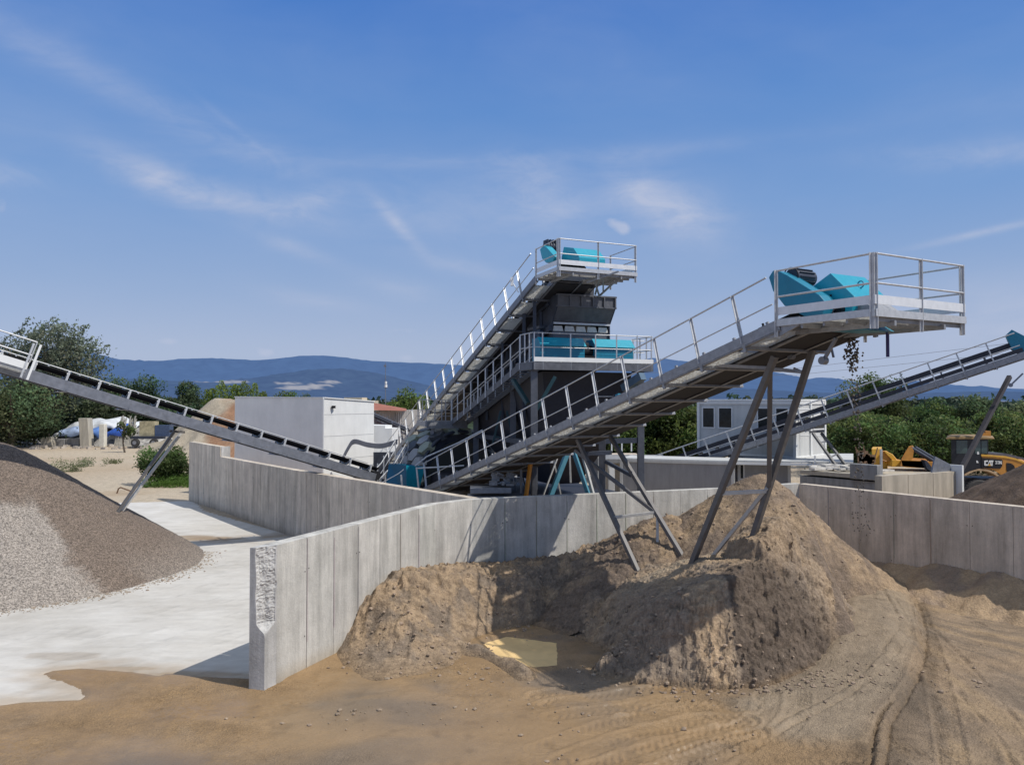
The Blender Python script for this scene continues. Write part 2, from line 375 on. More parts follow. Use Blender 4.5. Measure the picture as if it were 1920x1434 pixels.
# ---------------- heights of the sand yard
berm = smooth_path([g2(1640, 1062), g2(1690, 1092), g2(1722, 1160), g2(1724, 1230), g2(1697, 1292), g2(1660, 1350), g2(1650, 1400), g2(1640, 1470)])
bermin = smooth_path([g2(1645, 1110), g2(1690, 1180), g2(1690, 1215), g2(1640, 1270), g2(1540, 1330), g2(1440, 1372), g2(1330, 1420), g2(1200, 1470)])
tr1 = smooth_path([g2(1020, 1318), g2(1130, 1306), g2(1250, 1290), g2(1350, 1292)])
tr2 = smooth_path([g2(1010, 1400), g2(1160, 1352), g2(1290, 1322), g2(1400, 1330)])
tr3 = smooth_path([g2(1120, 1440), g2(1300, 1380), g2(1420, 1350), g2(1440, 1300)])
tr4 = smooth_path([g2(1690, 1085), g2(1780, 1105), g2(1860, 1122), g2(1960, 1140)])
tr5 = smooth_path([g2(1560, 1425), g2(1700, 1432), g2(1800, 1480)])
tr6 = smooth_path([g2(1230, 1434), g2(1330, 1395), g2(1420, 1372)])
rt = [smooth_path([g2(1700, 1100), g2(1790, 1130), g2(1870, 1145), g2(1960, 1155)]), smooth_path([g2(1740, 1170), g2(1820, 1250), g2(1890, 1330), g2(1940, 1400)]),
      smooth_path([g2(1760, 1230), g2(1800, 1300), g2(1870, 1380), g2(1900, 1440)]), smooth_path([g2(1800, 1150), g2(1860, 1175), g2(1940, 1185)]), smooth_path([g2(1730, 1120), g2(1830, 1165), g2(1960, 1200)]),
      smooth_path([g2(1300, 1500), g2(1420, 1395), g2(1560, 1330), g2(1660, 1255)]), smooth_path([g2(1100, 1460), g2(1250, 1392), g2(1390, 1350)])]
ramp = [g2(*p) for p in [(1355, 1308), (1400, 1360), (1480, 1392), (1560, 1396), (1628, 1392), (1652, 1340), (1697, 1290), (1724, 1225), (1722, 1160), (1695, 1100), (1640, 1062), (1560, 1130), (1500, 1262), (1400, 1295)]]
PUD = [g2(*p) for p in [(905, 1205), (950, 1192), (1000, 1198), (1046, 1204), (1046, 1246), (1000, 1250), (955, 1240), (925, 1226)]]
def _off(t, o):
    out = []
    for i, (x, y) in enumerate(t):
        a = t[max(i-1, 0)]; b = t[min(i+1, len(t)-1)]; l = math.hypot(b[0]-a[0], b[1]-a[1]); out.append((x-(b[1]-a[1])/l*o, y+(b[0]-a[0])/l*o))
    return out
tr7 = smooth_path([g2(1600, 1440), g2(1660, 1345), g2(1688, 1240), g2(1690, 1160), g2(1672, 1105)]); tr8 = smooth_path([g2(1790, 1434), g2(1770, 1330), g2(1745, 1220), g2(1715, 1130)])
TREADS = [(tr8, .24), (_off(tr1, .55), .22), (tr1, .22), (_off(tr1, -.62), .24), (tr2, .24), (_off(tr2, -.6), .24), (tr3, .26), (_off(tr3, -.6), .24), (tr4, .24), (_off(tr4, -.62), .2), (tr5, .28), (_off(tr5, .62), .26), (tr6, .22)]
def worley(x, y):
    xi = np.floor(x).astype(int); yi = np.floor(y).astype(int); best = np.full(x.shape, 9.)
    for dx in (-1, 0, 1):
        for dy in (-1, 0, 1):
            h = _perm[(_perm[(xi+dx) & 511] + yi+dy) & 511]; jx = (h % 97)/97.; jy = (h*7 % 89)/89.
            best = np.minimum(best, np.hypot(xi+dx+jx-x, yi+dy+jy-y))
    return best
def yard_h(X, Y):
    near = (X > -12) & (X < 16) & (Y > 9) & (Y < 33)
    Z = np.zeros(X.shape)
    x, y = X[near], Y[near]
    z = fbm(x*.35, y*.35, 3)*.10 + fbm(x*1.6, y*1.6, 3)*.030
    z -= .02
    r = spoly(x, y, ramp); back_ = sstep(16, 20, y); sdw = sstep(4.5, 7.5, x)
    z += sstep(-.03, .05, r)*(.085+.07*back_)*sdw + sstep(-.1, .8, r)*(.06 + .30*back_)
    d, s, sg = polyd(x, y, berm); rough_ = fbm(s*2.2, d*0+3, 3); d = np.abs(d+.07*fbm(s*2.5, d*0, 3)); z += (.060+.03*rough_)*np.exp(-(d/.13)**2) + .05*np.exp(-(d/.6)**2) - (.085+.07*rough_)*np.exp(-((d-.11)/.045)**2)*(spoly(x, y, ramp) < 0)
    inr = sstep(-.1, .3, spoly(x, y, ramp)); z += inr*(.012*fbm(d*7, s*.35, 3)+.004*fbm(d*26, s*1.2, 2))
    d, s, sg = polyd(x, y, bermin); rough_ = fbm(s*2.5+9, d*3, 3); d = np.abs(d+.06*fbm(s*2, d*0+2, 3)); z += (.03+.03*rough_)*np.exp(-(d/.10)**2) - (.03+.05*rough_)*np.exp(-((d-.12)/.04)**2)
    for k, t in enumerate(rt):
        d, s, sg = polyd(x, y, t); q = fbm(s*1.5+k*7, d*0+k, 3); on = sstep(-.25, .15, q); d = np.abs(d+.08*fbm(s*1.8+k, d*0, 3)); z += on*(.018*np.exp(-((d-.10)/.06)**2) - (.022+.04*q)*np.exp(-(d/.045)**2))
    for k, (t, w_) in enumerate(TREADS):
        d, s, sg = polyd(x, y, t); on = np.exp(-(np.abs(d)/w_)**8)*sstep(-.45, .05, fbm(s*.9+k*5, d*2+k, 2))
        z -= .030*on; ph = (s+(d if k % 2 else -d)*.8*1.0)/.17; bars = np.clip(np.sin(ph*2*np.pi)*2.2-.6, 0, 1); z += on*(.050*bars)*(.6+.6*fbm(s*3, d*3+k, 2))
        z += .035*np.exp(-((d-w_-.03)/.035)**2)*(.6+fbm(s*2+k, d*0, 2))
    cl = sstep(.05, .45, fbm(x*.8+3, y*.8, 3)); z += cl*.022*ridged(x*5, y*5, 3) - cl*.01
    lump = sstep(.62, .9, ridged(x*7+1, y*7, 2))*sstep(-.1, .3, fbm(x*.5-8, y*.5, 2)); z += lump*.02
    # flat wet pan in the foreground
    pan = np.exp(-(((x+1.0)/2.8)**2+((y-14.4)/1.3)**2)**2); z = z*(1-.8*pan) - .03*pan
    z += .012*(1-worley(x*4.5, y*4.5))*sstep(-.1, .3, fbm(x*.6-3, y*.6+4, 3))*(1-pan)
    ps = spoly(x, y, PUD); k_ = sstep(-1.3, -.3, ps); z = z*(1-k_) + k_*(.012*fbm(x*3, y*3, 2)+.015 - .06*sstep(-.12, .18, ps))
    edge = np.minimum(sstep(-12, -10, x)*sstep(16, 14, x), sstep(9, 10.5, y)*sstep(33, 31, y))
    Z[near] = z*edge
    return Z
SLABP = [(0, 1322), (45, 1316), (95, 1314), (150, 1312), (157, 1306), (150, 1290), (120, 1278), (90, 1268), (84, 1262), (100, 1257), (150, 1253), (200, 1256), (250, 1260), (300, 1267), (312, 1262), (380, 1268), (466, 1272)]
SLAB = [g2(*p) for p in SLABP] + [(-5.05, 17.3), (-2.3, 23.6), (-1.1, 24.6), (-6.0, 31.5), (-10.8, 36.2), (-17, 43.0), (-19.5, 47.5), (-24.0, 46.5), (-26, 40), (-34, 30), (-36, 16), (-24, 12.5)]
def axis(bounds):
    out = [bounds[0][0]]
    for a, b, st in bounds:
        n = max(1, int(round((b-a)/st))); out += list(np.linspace(a, b, n+1)[1:])
    return np.array(out)
far = lambda a, b, n: list(np.geomspace(a, b, n))
xs = np.concatenate([-np.array(far(30, 9000, 26))[::-1], axis([(-29, -10.5, .35), (-10.5, -2, .055), (-2, 13, .036), (13, 30, .3)]), np.array(far(31, 9000, 26))])
ys = np.concatenate([axis([(-30, 9, 3), (9, 11.5, .2), (11.5, 18, .031), (18, 22, .05), (22, 31, .09), (31, 60, .35)]), np.array(far(61, 12000, 60))])
X, Y = np.meshgrid(xs, ys)
Z = yard_h(X, Y)
slabd = spoly(X, Y, SLAB)
Z = np.where(slabd > .25, -.06, Z)
Z = np.where((slabd <= .25) & (slabd > -.6), Z*sstep(0.0, -.6, slabd) - .012*sstep(-.1, .1, slabd) + .03*np.exp(-((slabd+.12)/.1)**2)*(Y < 20), Z)
Z += -.5*sstep(2500, 9000, Y)
# colour
col = np.empty(X.shape+(3,)); col[:] = C_OCH
n_ = fbm(X*.3, Y*.3, 4); col = lerp3(col, np.broadcast_to(C_GREY, col.shape), sstep(-.15, .3, n_))
n2_ = fbm(X*.9+5, Y*.9, 4); col = lerp3(col, np.broadcast_to(C_TAN, col.shape), sstep(.1, .5, n2_)*.6)
right = sstep(4, 7.5, X)*sstep(30, 26, Y); col = lerp3(col, np.broadcast_to(np.array([.27, .20, .135]), col.shape), right*.75)
d_, s_, g_ = polyd(X, Y, smooth_path([g2(1400, 1300), g2(1600, 1300), g2(1760, 1360), g2(1800, 1434)])); col = lerp3(col, np.broadcast_to(C_GREY*.82, col.shape), np.exp(-(d_/1.2)**2)*.6)
d_, s_, g_ = polyd(X, Y, smooth_path([g2(1660, 1110), g2(1800, 1120), g2(1960, 1150)])); col = lerp3(col, np.broadcast_to(C_TAN*1.05, col.shape), np.exp(-(d_/1.3)**2)*.8)
an_ = np.arctan2(Y-24, X-9.5); bnd = fbm(an_*9+2, np.hypot(X-9.5, Y-24)*.16, 4); zr = sstep(6.2, 8.0, X)*sstep(25, 22, Y); col = lerp3(col, np.broadcast_to(C_GREY*.78, col.shape), zr*sstep(0, .25, bnd)*.75); col = lerp3(col, np.broadcast_to(np.array([.33, .235, .14]), col.shape), zr*sstep(-.05, -.3, bnd)*.8)
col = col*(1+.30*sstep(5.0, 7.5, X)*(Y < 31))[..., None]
rp = sstep(-.2, .4, spoly(X, Y, ramp)); col = lerp3(col, np.broadcast_to(np.array([.335, .262, .182]), col.shape), rp*.85)
wet = np.clip(.68 + 1.2*fbm(X*.45+9, Y*.7, 3), 0, 1)*sstep(7, 3, X)
wp_ = sstep(-.05, .25, fbm(X*.38+21, Y*.85+3, 3))*sstep(6, 3, X)*(Y < 24); col = lerp3(col, np.broadcast_to(np.array([.37, .245, .13]), col.shape), wp_*.7)
pan = np.exp(-(((X-.3)/2.8)**2+((Y-14.0)/2.1)**2)); wet = np.clip(wet + pan*.9, 0, 1); col = lerp3(col, np.broadcast_to(np.array([.34, .225, .12]), col.shape), pan*.75)
pan2 = np.exp(-(((X+2.6)/1.9)**2+((Y-15.4)/.9)**2)); wet = np.clip(wet+pan2*.7, 0, 1); col = lerp3(col, np.broadcast_to(C_GREY*.9, col.shape), pan2*.6)
pan3 = np.exp(-(((X+5.5)/3.5)**2+((Y-12.8)/1.0)**2)); col = lerp3(col, np.broadcast_to(C_GREY*.85, col.shape), pan3*.7)
back = (Y > 31) | (X < -14); bt = fbm(X*.12, Y*.12, 4)
bcol = lerp3(np.broadcast_to(np.array([.44, .345, .24]), col.shape)*1.0, np.broadcast_to(np.array([.50, .42, .315]), col.shape), sstep(-.2, .3, bt))
col = np.where(back[..., None], bcol, col); wet = np.where(back, 0, wet)
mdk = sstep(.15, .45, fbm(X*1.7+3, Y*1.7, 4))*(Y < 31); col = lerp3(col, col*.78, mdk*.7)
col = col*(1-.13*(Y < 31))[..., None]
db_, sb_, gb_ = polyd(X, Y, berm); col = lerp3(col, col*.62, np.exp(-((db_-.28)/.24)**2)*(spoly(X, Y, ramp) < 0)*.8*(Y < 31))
farm = sstep(118, 128, Y)[..., None]; col = col*(1-farm) + np.array([.03, .05, .02])*farm
bd = sstep(.0, -.35, slabd)*sstep(-1.4, -.3, slabd)*(Y < 20); col = lerp3(col, np.broadcast_to(C_OCH*.85, col.shape), bd*.5)
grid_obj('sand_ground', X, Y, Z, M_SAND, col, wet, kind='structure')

# ---------------- concrete slab
m = bpy.data.materials.new('pale_concrete_slab'); m.use_nodes = True; nt = m.node_tree; L = nt.links; b = nt.nodes['Principled BSDF']; tc = nn(nt, 'ShaderNodeTexCoord')
a1 = nn(nt, 'ShaderNodeTexNoise', Scale=.35, Detail=9.0, Roughness=.68); L.new(tc.outputs['Object'], a1.inputs['Vector'])
mp = nn(nt, 'ShaderNodeMapping'); mp.inputs['Scale'].default_value = (.5, 1.8, 1); mp.inputs['Rotation'].default_value = (0, 0, -.5); L.new(tc.outputs['Object'], mp.inputs[0])
a2 = nn(nt, 'ShaderNodeTexNoise', Scale=1.6, Detail=8.0, Roughness=.7); a2.inputs['Distortion'].default_value = .6; L.new(mp.outputs[0], a2.inputs['Vector'])
cr = nn(nt, 'ShaderNodeValToRGB'); e = cr.color_ramp.elements; e[0].position = .33; e[0].color = (.47, .44, .39, 1); e[1].position = .62; e[1].color = (.60, .575, .53, 1); L.new(a1.outputs['Fac'], cr.inputs[0])
r2 = nn(nt, 'ShaderNodeMapRange'); r2.inputs[1].default_value = .3; r2.inputs[2].default_value = .7; r2.inputs[3].default_value = .88; r2.inputs[4].default_value = 1.09; L.new(a2.outputs['Fac'], r2.inputs[0])
sc = nn(nt, 'ShaderNodeVectorMath', operation='SCALE'); L.new(cr.outputs[0], sc.inputs[0]); L.new(r2.outputs[0], sc.inputs['Scale'])
at = nn(nt, 'ShaderNodeAttribute', attribute_name='Col'); mm = nn(nt, 'ShaderNodeMix', data_type='RGBA', blend_type='MULTIPLY'); mm.inputs[0].default_value = 1; L.new(sc.outputs[0], mm.inputs[6]); L.new(at.outputs['Color'], mm.inputs[7])
L.new(mm.outputs[2], b.inputs['Base Color']); b.inputs['Roughness'].default_value = .85
bp = nn(nt, 'ShaderNodeBump'); bp.inputs['Distance'].default_value = .012; bp.inputs['Strength'].default_value = .6; L.new(a2.outputs['Fac'], bp.inputs['Height']); L.new(bp.outputs[0], b.inputs['Normal'])
M_SLAB = m
xs = axis([(-36, -14, .4), (-14, -5.4, .07), (-5.4, -1, .1)]); ys = axis([(11, 14, .3), (14, 19, .07), (19, 47.6, .16)])
X, Y = np.meshgrid(xs, ys)
sdp = spoly(X, Y, SLAB)
jag = fbm(X*3, Y*3, 3)*.10*(Y < 20) + fbm(X*14, Y*14, 2)*.02
Z = .012 + fbm(X*.5, Y*.5, 2)*.006 - .05*sstep(.02, -.06, sdp+jag)
ccol = np.ones(X.shape+(3,))
dirt = [(400, 1010, 1.4, .45, .9), (360, 1006, 1.2, .35, .8), (290, 1000, 1.0, .5, .4), (560, 1000, 1.5, .8, .35), (120, 1230, 1.2, .3, .35), (380, 1264, 1.2, .18, .6), (220, 1254, 1.0, .14, .5), (520, 1030, .5, .6, .4)]
bk = np.array([.52, .40, .28])
for px, py, rx, ry, w_ in dirt:
    cx, cy = g2(px, py); q = ((X-cx)/rx)**2+((Y-cy)/ry)**2 + fbm(X*1.5, Y*1.5, 3)*.9
    ccol = lerp3(ccol, np.broadcast_to(bk, ccol.shape), sstep(1.1, .5, q)*w_)
ed = sstep(.95, .0, sdp+jag+.45*fbm(X*1.1, Y*1.6, 4))*(Y < 20); ccol = lerp3(ccol, np.broadcast_to(np.array([.66, .52, .37]), ccol.shape), ed*.62)
sm_ = sstep(.1, .45, fbm((X+Y)*.5, (X-Y)*2.2, 4)); ccol = ccol*(1-.10*sm_)[..., None]; scr = sstep(.35, .5, fbm((X*.35+Y)*.7+9, (X-Y*.35)*7, 3)); ccol = ccol*(1-.12*scr)[..., None]
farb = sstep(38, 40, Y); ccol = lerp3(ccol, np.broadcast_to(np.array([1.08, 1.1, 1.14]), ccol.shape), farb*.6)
md = np.exp(-((polyd(X, Y, [g2(240, 1010), g2(430, 1012), g2(520, 1006)])[0])/.9)**2)*sstep(-.2, .3, fbm(X*.8, Y*.8, 3)+.15); ccol = lerp3(ccol, np.broadcast_to(np.array([.60, .47, .34]), ccol.shape), md*.8)
grid_obj('concrete_slab', X, Y, Z, M_SLAB, ccol, mask=(sdp > -.12), kind='structure')

# ---------------- concrete walls
def wall_mat():
    m = bpy.data.materials.new('formed_concrete'); m.use_nodes = True; nt = m.node_tree; L = nt.links; b = nt.nodes['Principled BSDF']; tc = nn(nt, 'ShaderNodeTexCoord')
    at = nn(nt, 'ShaderNodeAttribute', attribute_name='Col')
    a = nn(nt, 'ShaderNodeTexNoise', Scale=1.3, Detail=9.0, Roughness=.7); L.new(tc.outputs['Object'], a.inputs['Vector'])
    mp = nn(nt, 'ShaderNodeMapping'); mp.inputs['Scale'].default_value = (3.2, 3.2, .35); L.new(tc.outputs['Object'], mp.inputs[0])
    st = nn(nt, 'ShaderNodeTexNoise', Scale=1.0, Detail=7.0, Roughness=.68); L.new(mp.outputs[0], st.inputs['Vector'])
    r1 = nn(nt, 'ShaderNodeMapRange'); r1.inputs[1].default_value = .3; r1.inputs[2].default_value = .72; r1.inputs[3].default_value = .80; r1.inputs[4].default_value = 1.16; L.new(a.outputs['Fac'], r1.inputs[0])
    r2 = nn(nt, 'ShaderNodeMapRange'); r2.inputs[1].default_value = .35; r2.inputs[2].default_value = .65; r2.inputs[3].default_value = .70; r2.inputs[4].default_value = 1.13; L.new(st.outputs['Fac'], r2.inputs[0])
    n3 = nn(nt, 'ShaderNodeTexNoise', Scale=24.0, Detail=4.0, Roughness=.7); L.new(tc.outputs['Object'], n3.inputs['Vector'])
    r3 = nn(nt, 'ShaderNodeMapRange'); r3.inputs[1].default_value = .3; r3.inputs[2].default_value = .7; r3.inputs[3].default_value = .93; r3.inputs[4].default_value = 1.07; L.new(n3.outputs['Fac'], r3.inputs[0])
    q = nn(nt, 'ShaderNodeMath', operation='MULTIPLY'); L.new(r1.outputs[0], q.inputs[0]); L.new(r2.outputs[0], q.inputs[1])
    q2 = nn(nt, 'ShaderNodeMath', operation='MULTIPLY'); L.new(q.outputs[0], q2.inputs[0]); L.new(r3.outputs[0], q2.inputs[1])
    sc = nn(nt, 'ShaderNodeVectorMath', operation='SCALE'); L.new(at.outputs['Color'], sc.inputs[0]); L.new(q2.outputs[0], sc.inputs['Scale']); L.new(sc.outputs[0], b.inputs['Base Color'])
    b.inputs['Roughness'].default_value = .85
    bp = nn(nt, 'ShaderNodeBump'); bp.inputs['Distance'].default_value = .008; L.new(n3.outputs['Fac'], bp.inputs['Height'])
    bp2 = nn(nt, 'ShaderNodeBump'); bp2.inputs['Distance'].default_value = .02; L.new(a.outputs['Fac'], bp2.inputs['Height']); L.new(bp.outputs[0], bp2.inputs['Normal']); L.new(bp2.outputs[0], b.inputs['Normal'])
    return m
M_WALL = wall_mat()
def wall(name, label, path, tops, th, step, base=(.40, .395, .375), side=1, z0=-.5, amp=.07, seed=1, stain=True):
    """path: plan points on the camera-facing side; tops: heights at those points; side: +1 if the body lies to the left of travel"""
    rnd = random.Random(seed); mb = MB(); holes = []
    offs = []
    P = [V((x, y, 0)) for x, y in path]; n = len(P)
    for i in range(n):                     # mitred offset
        d0 = (P[i]-P[i-1]).normalized() if i > 0 else None; d1 = (P[i+1]-P[i]).normalized() if i < n-1 else None
        nr = lambda d: V((-d.y, d.x, 0))*side
        if d0 is None: o = nr(d1)*th
        elif d1 is None: o = nr(d0)*th
        else:
            h = (nr(d0)+nr(d1)).normalized(); o = h*(th/max(.3, h.dot(nr(d0))))
        offs.append(o)
    for i in range(n-1):
        L_ = (P[i+1]-P[i]).length; k = max(1, int(round(L_/step))); d = (P[i+1]-P[i]).normalized(); nr = V((-d.y, d.x, 0))*side
        for j in range(k):
            t0, t1 = j/k, (j+1)/k
            a = P[i].lerp(P[i+1], t0); c = P[i].lerp(P[i+1], t1); oa = offs[i].lerp(offs[i+1], t0) if k > 0 else offs[i]; oc = offs[i].lerp(offs[i+1], t1)
            if 0 < j: a = a + d*.006; oa = nr*th
            if j < k-1: c = c - d*.006; oc = nr*th
            za = tops[i]+(tops[i+1]-tops[i])*t0; zc = tops[i]+(tops[i+1]-tops[i])*t1
            pr = -nr*rnd.uniform(0, .008); g = 1+rnd.uniform(-amp, amp)
            wx = rnd.uniform(-.02, .02)
            # face with horizontal rows for tonal change
            rows = [z0, .0, .25, 1.0, 2.0, 1e9]
            A = a+pr; C_ = c+pr
            zz = [z0, 0.0, .35, 1.1, 2.0]; vs = []; fs = []
            def tone(z, top):
                f = g
                if z < .2: f *= .84; return (base[0]*f*1.02, base[1]*f*.95, base[2]*f*.84)
                if z >= top-.02: f *= 1.08
                return tuple(base[q]*f*(1+(.03 if q == 0 else -.02)*wx*10) for q in range(3))
            la = [z for z in zz if z < min(za, zc)-.1]
            m0 = len(mb.v)
            for z in la+[None]:
                for pt, zt in ((A, za), (C_, zc)):
                    z_ = zt if z is None else z
                    mb.v.append(V((pt.x, pt.y, z_))); mb.c.append(tone(z_, zt)); 
            nl = len(la)+1
            for r in range(nl-1): mb.f.append((m0+2*r, m0+2*r+1, m0+2*r+3, m0+2*r+2)); mb.sm.append(False)
            # back, top, ends
            m1 = len(mb.v)
            for pt, z_ in ((a+oa, z0), (c+oc, z0), (a+oa, za), (c+oc, zc)):
                mb.v.append(V((pt.x, pt.y, z_))); mb.c.append(tuple(q*g*1.02 for q in base))
            t_ = m0+2*(nl-1)
            mb.f += [(m1, m1+2, m1+3, m1+1), (t_, t_+1, m1+3, m1+2), (m0, t_, m1+2, m1), (m0+1, m1+1, m1+3, t_+1)]; mb.sm += [False]*4
            # formwork tie holes
            for hz_ in (.75, 2.25):
                if hz_ < za-.2 and rnd.random() < .8:
                    hc = a.lerp(c, .06 if j % 2 else .94) + pr - nr*.002; hc = V((hc.x, hc.y, hz_+rnd.uniform(-.03, .03)))
                    u_ = d*.018; w_ = V((0, 0, .018)); mb.cc = (.06, .055, .05)
                    m2 = [hc + u_*math.cos(q*math.pi/4)+w_*math.sin(q*math.pi/4) for q in range(8)]
                    mb.add([q - nr*.0015 for q in m2], [tuple(range(8))]); mb.cc = None
            # dark joint strip, set back
            if j > 0:
                jj = P[i].lerp(P[i+1], t0) + nr*.02; mb.cc = (.14, .13, .12)
                mb.add([V((jj.x-d.x*.02, jj.y-d.y*.02, z0)), V((jj.x+d.x*.02, jj.y+d.y*.02, z0)), V((jj.x+d.x*.02, jj.y+d.y*.02, za-.01)), V((jj.x-d.x*.02, jj.y-d.y*.02, za-.01))], [(0, 1, 2, 3)]); mb.cc = None
                # leak streak below the joint
                if stain and rnd.random() < .75:
                    f0 = -nr*.0105; w0 = rnd.uniform(.03, .07); zt = za-rnd.uniform(0, .2); zb = rnd.uniform(.1, .9); jx = P[i].lerp(P[i+1], t0)+f0
                    mb.cc = tuple(q*rnd.uniform(.62, .85) for q in base)
                    mb.add([V((jx.x+d.x*.006, jx.y+d.y*.006, zb)), V((jx.x+d.x*w0*.7, jx.y+d.y*w0*.7, zb)), V((jx.x+d.x*w0*.5, jx.y+d.y*w0*.5, zt)), V((jx.x+d.x*.006, jx.y+d.y*.006, zt))], [(0, 1, 2, 3)]); mb.cc = None
    for q in range(len(mb.c)):
        if mb.c[q] is None: mb.c[q] = base
    return mb.build(name, M_WALL, None, loc=(path[0][0], path[0][1], 0), label=label, cat='wall')
fw = WF
fd = (V((*fw[1], 0))-V((*fw[0], 0))).normalized(); fn = V((-fd.y, fd.x, 0)); E0 = V((*fw[0], 0)); F1 = E0+fd*.46
wl_f = wall('concrete_wall', 'pale sunlit concrete retaining wall with broken front end behind the sand heaps', [(F1.x, F1.y)]+fw[1:4]+[fw[4]], [2.98, 3.0, 3.0, 3.0, 3.0], .34, 1.08, (.52, .50, .455), 1, seed=3, amp=.05)
wl_r = wall('concrete_wall', 'shaded grey concrete retaining wall running along the right of the sand yard', [(fw[4][0]-.12, fw[4][1]-.05), fw[5]], [3.0, 3.0], .34, 1.25, (.60, .515, .42), 1, seed=5)
WLp = [g2(356, 936), g2(412, 960, 0), (-10.47, 35.6), (-1.30, 24.62)]
a_ = W(355, 825, 47.5); b_ = W(413, 850, 43.3)
WLp = [(a_.x, a_.y), (b_.x, b_.y), (-10.40, 35.6), (-1.30, 24.75)]
wl_l = wall('concrete_wall', 'shaded grey concrete wall with a taller end running back along the pale slab', [WLp[1], WLp[2], WLp[3]], [3.0, 3.0, 3.0], .34, 1.08, (.60, .52, .425), 1, seed=8)
_t = MB()
wt = wall('raised_section', None, [WLp[0], WLp[1]], [3.62, 3.55], .36, .95, (.60, .525, .43), 1, seed=9, z0=-.5)
wt.parent = wl_l; wt.location = wt.location - wl_l.location; del wt['category']
mb = MB(); d_ = (V((WLp[1][0], WLp[1][1], 0))-V((WLp[0][0], WLp[0][1], 0))).normalized(); nl_ = V((-d_.y, d_.x, 0))
c_ = V((WLp[1][0], WLp[1][1], 0)); mb.cc = (.55, .54, .52)
mb.box(c_ + nl_*.3 - d_*.12 + V((0, 0, 1.6)), .5, .3, 3.9, (nl_, d_, V((0, 0, 1))))
mb.build('end_pier', M_WALL, wl_l)
# rough broken end of the front wall: a plain strip, a chipped raking face, then the intact face
nz = 150; sec = 26; vs = []; fs = []; cs = []; zt_ = 2.975
for k in range(nz+1):
    z = -.3+(zt_+.3)*k/nz; zz = np.array(z)
    ch = float(sstep(1.05, 1.40, zz+.10*fbm(zz*3, zz*0+1, 2))); w_ = 1+.22*float(fbm(zz*1.6, zz*0+5, 3)); kk = .34*(1-.60*ch*w_)    # width of plain strip
    cc = .035+.30*ch*(1+.25*float(fbm(zz*2.1, zz*0+9, 3)))                                                     # how far the break runs along the face
    bl = E0+fn*.34; br = E0+fn*(.34-kk)+fd*(.085*kk/.34); pc = E0+fd*(.085+cc)*1.0; fr_ = E0+fd*.46; bk = E0+fn*.34+fd*.46
    ring = [bk, bl]+[bl.lerp(br, t) for t in (.33, .66)]+[br]
    m_ = 16
    for i_ in range(1, m_):
        t = i_/m_; q = br.lerp(pc, t); dn = (fd*.6+fn*.8)*ch*(.025*float(fbm(np.array(t*3.), zz*7, 3))+.030*float(ridged(np.array(t*6.), zz*14, 3))+.05*math.sin(math.pi*t)*(.5+float(fbm(np.array(t*2.), zz*2, 2))))
        ring.append(q+dn)
    ring += [pc, pc.lerp(fr_, .5), fr_]
    n_ = len(ring)
    for i_, q in enumerate(ring):
        vs.append(V((q.x, q.y, z))); rough_face = 4 <= i_ <= n_-3 and ch > .1; t = .54 if rough_face else .50; t *= 1+.08*float(fbm(np.array(z*5), np.array(i_*.6), 3)); cs.append((t, t*.975, t*.925))
for k in range(nz):
    for i_ in range(n_-1): a = k*n_+i_; fs.append((a, a+1, a+n_+1, a+n_))
fs.append(tuple(nz*n_+i_ for i_ in range(n_)))
me_ = MB(); me_.v = vs; me_.f = fs; me_.sm = [False]*len(fs); me_.c = cs
me_.build('broken_end', M_WALL, wl_f)
# cleared first strip so the chipped corner reads: thin sliver pieces on the top edge
# ---------------- mountains
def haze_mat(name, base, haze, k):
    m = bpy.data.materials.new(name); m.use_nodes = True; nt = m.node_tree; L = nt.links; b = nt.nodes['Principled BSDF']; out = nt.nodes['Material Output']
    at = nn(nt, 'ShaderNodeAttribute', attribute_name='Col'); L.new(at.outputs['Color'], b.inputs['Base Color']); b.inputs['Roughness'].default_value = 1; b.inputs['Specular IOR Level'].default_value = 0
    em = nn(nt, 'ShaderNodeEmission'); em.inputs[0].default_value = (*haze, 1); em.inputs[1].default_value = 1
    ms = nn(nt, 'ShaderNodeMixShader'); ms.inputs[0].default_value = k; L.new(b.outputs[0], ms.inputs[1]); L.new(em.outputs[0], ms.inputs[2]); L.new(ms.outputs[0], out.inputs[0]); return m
def ridge(name, prof, D, depth, m, seed, patches=(), c0=(.05, .08, .05)):
    xs = np.linspace(prof[0][0], prof[-1][0], 420); py = np.interp(xs, [p[0] for p in prof], [p[1] for p in prof])
    nv = 60; vv = np.linspace(0, 1, nv)
    U, Vv = np.meshgrid(xs, vv)
    H = (752-np.interp(U, xs, py))/F*D
    dist = D - depth*Vv
    n_ = fbm(U/90+seed, Vv*5+seed, 5); rn = ridged(U/70+seed, Vv*2.2, 4)
    Zz = HC + H*(1-Vv)**.9*(1 + (.28*rn-.15)*np.minimum(1, Vv*5)) - 2
    Zz += fbm(U/9+seed, Vv*30, 3)*D*.0016
    Xx = (U-960)/F*D + n_*0
    cc = np.empty(U.shape+(3,)); cc[:] = c0; cc = cc*(1+1.5*fbm(U/22, Vv*12, 4)[..., None]+.8*fbm(U/7, Vv*40, 3)[..., None])
    PY = 752 - (Zz-HC)/dist*F
    for px, pyy, rx, ry in patches:
        q = ((U*D/dist*0+960+(Xx/dist*F)-px)/rx)**2 + ((PY-pyy)/ry)**2 + .8*fbm(U/14, Vv*40, 3)
        cc = lerp3(cc, np.broadcast_to(np.array([.85, .74, .55]), cc.shape), sstep(1.1, .6, q))
    grid_obj(name, Xx, dist, Zz, m, cc, kind='structure')
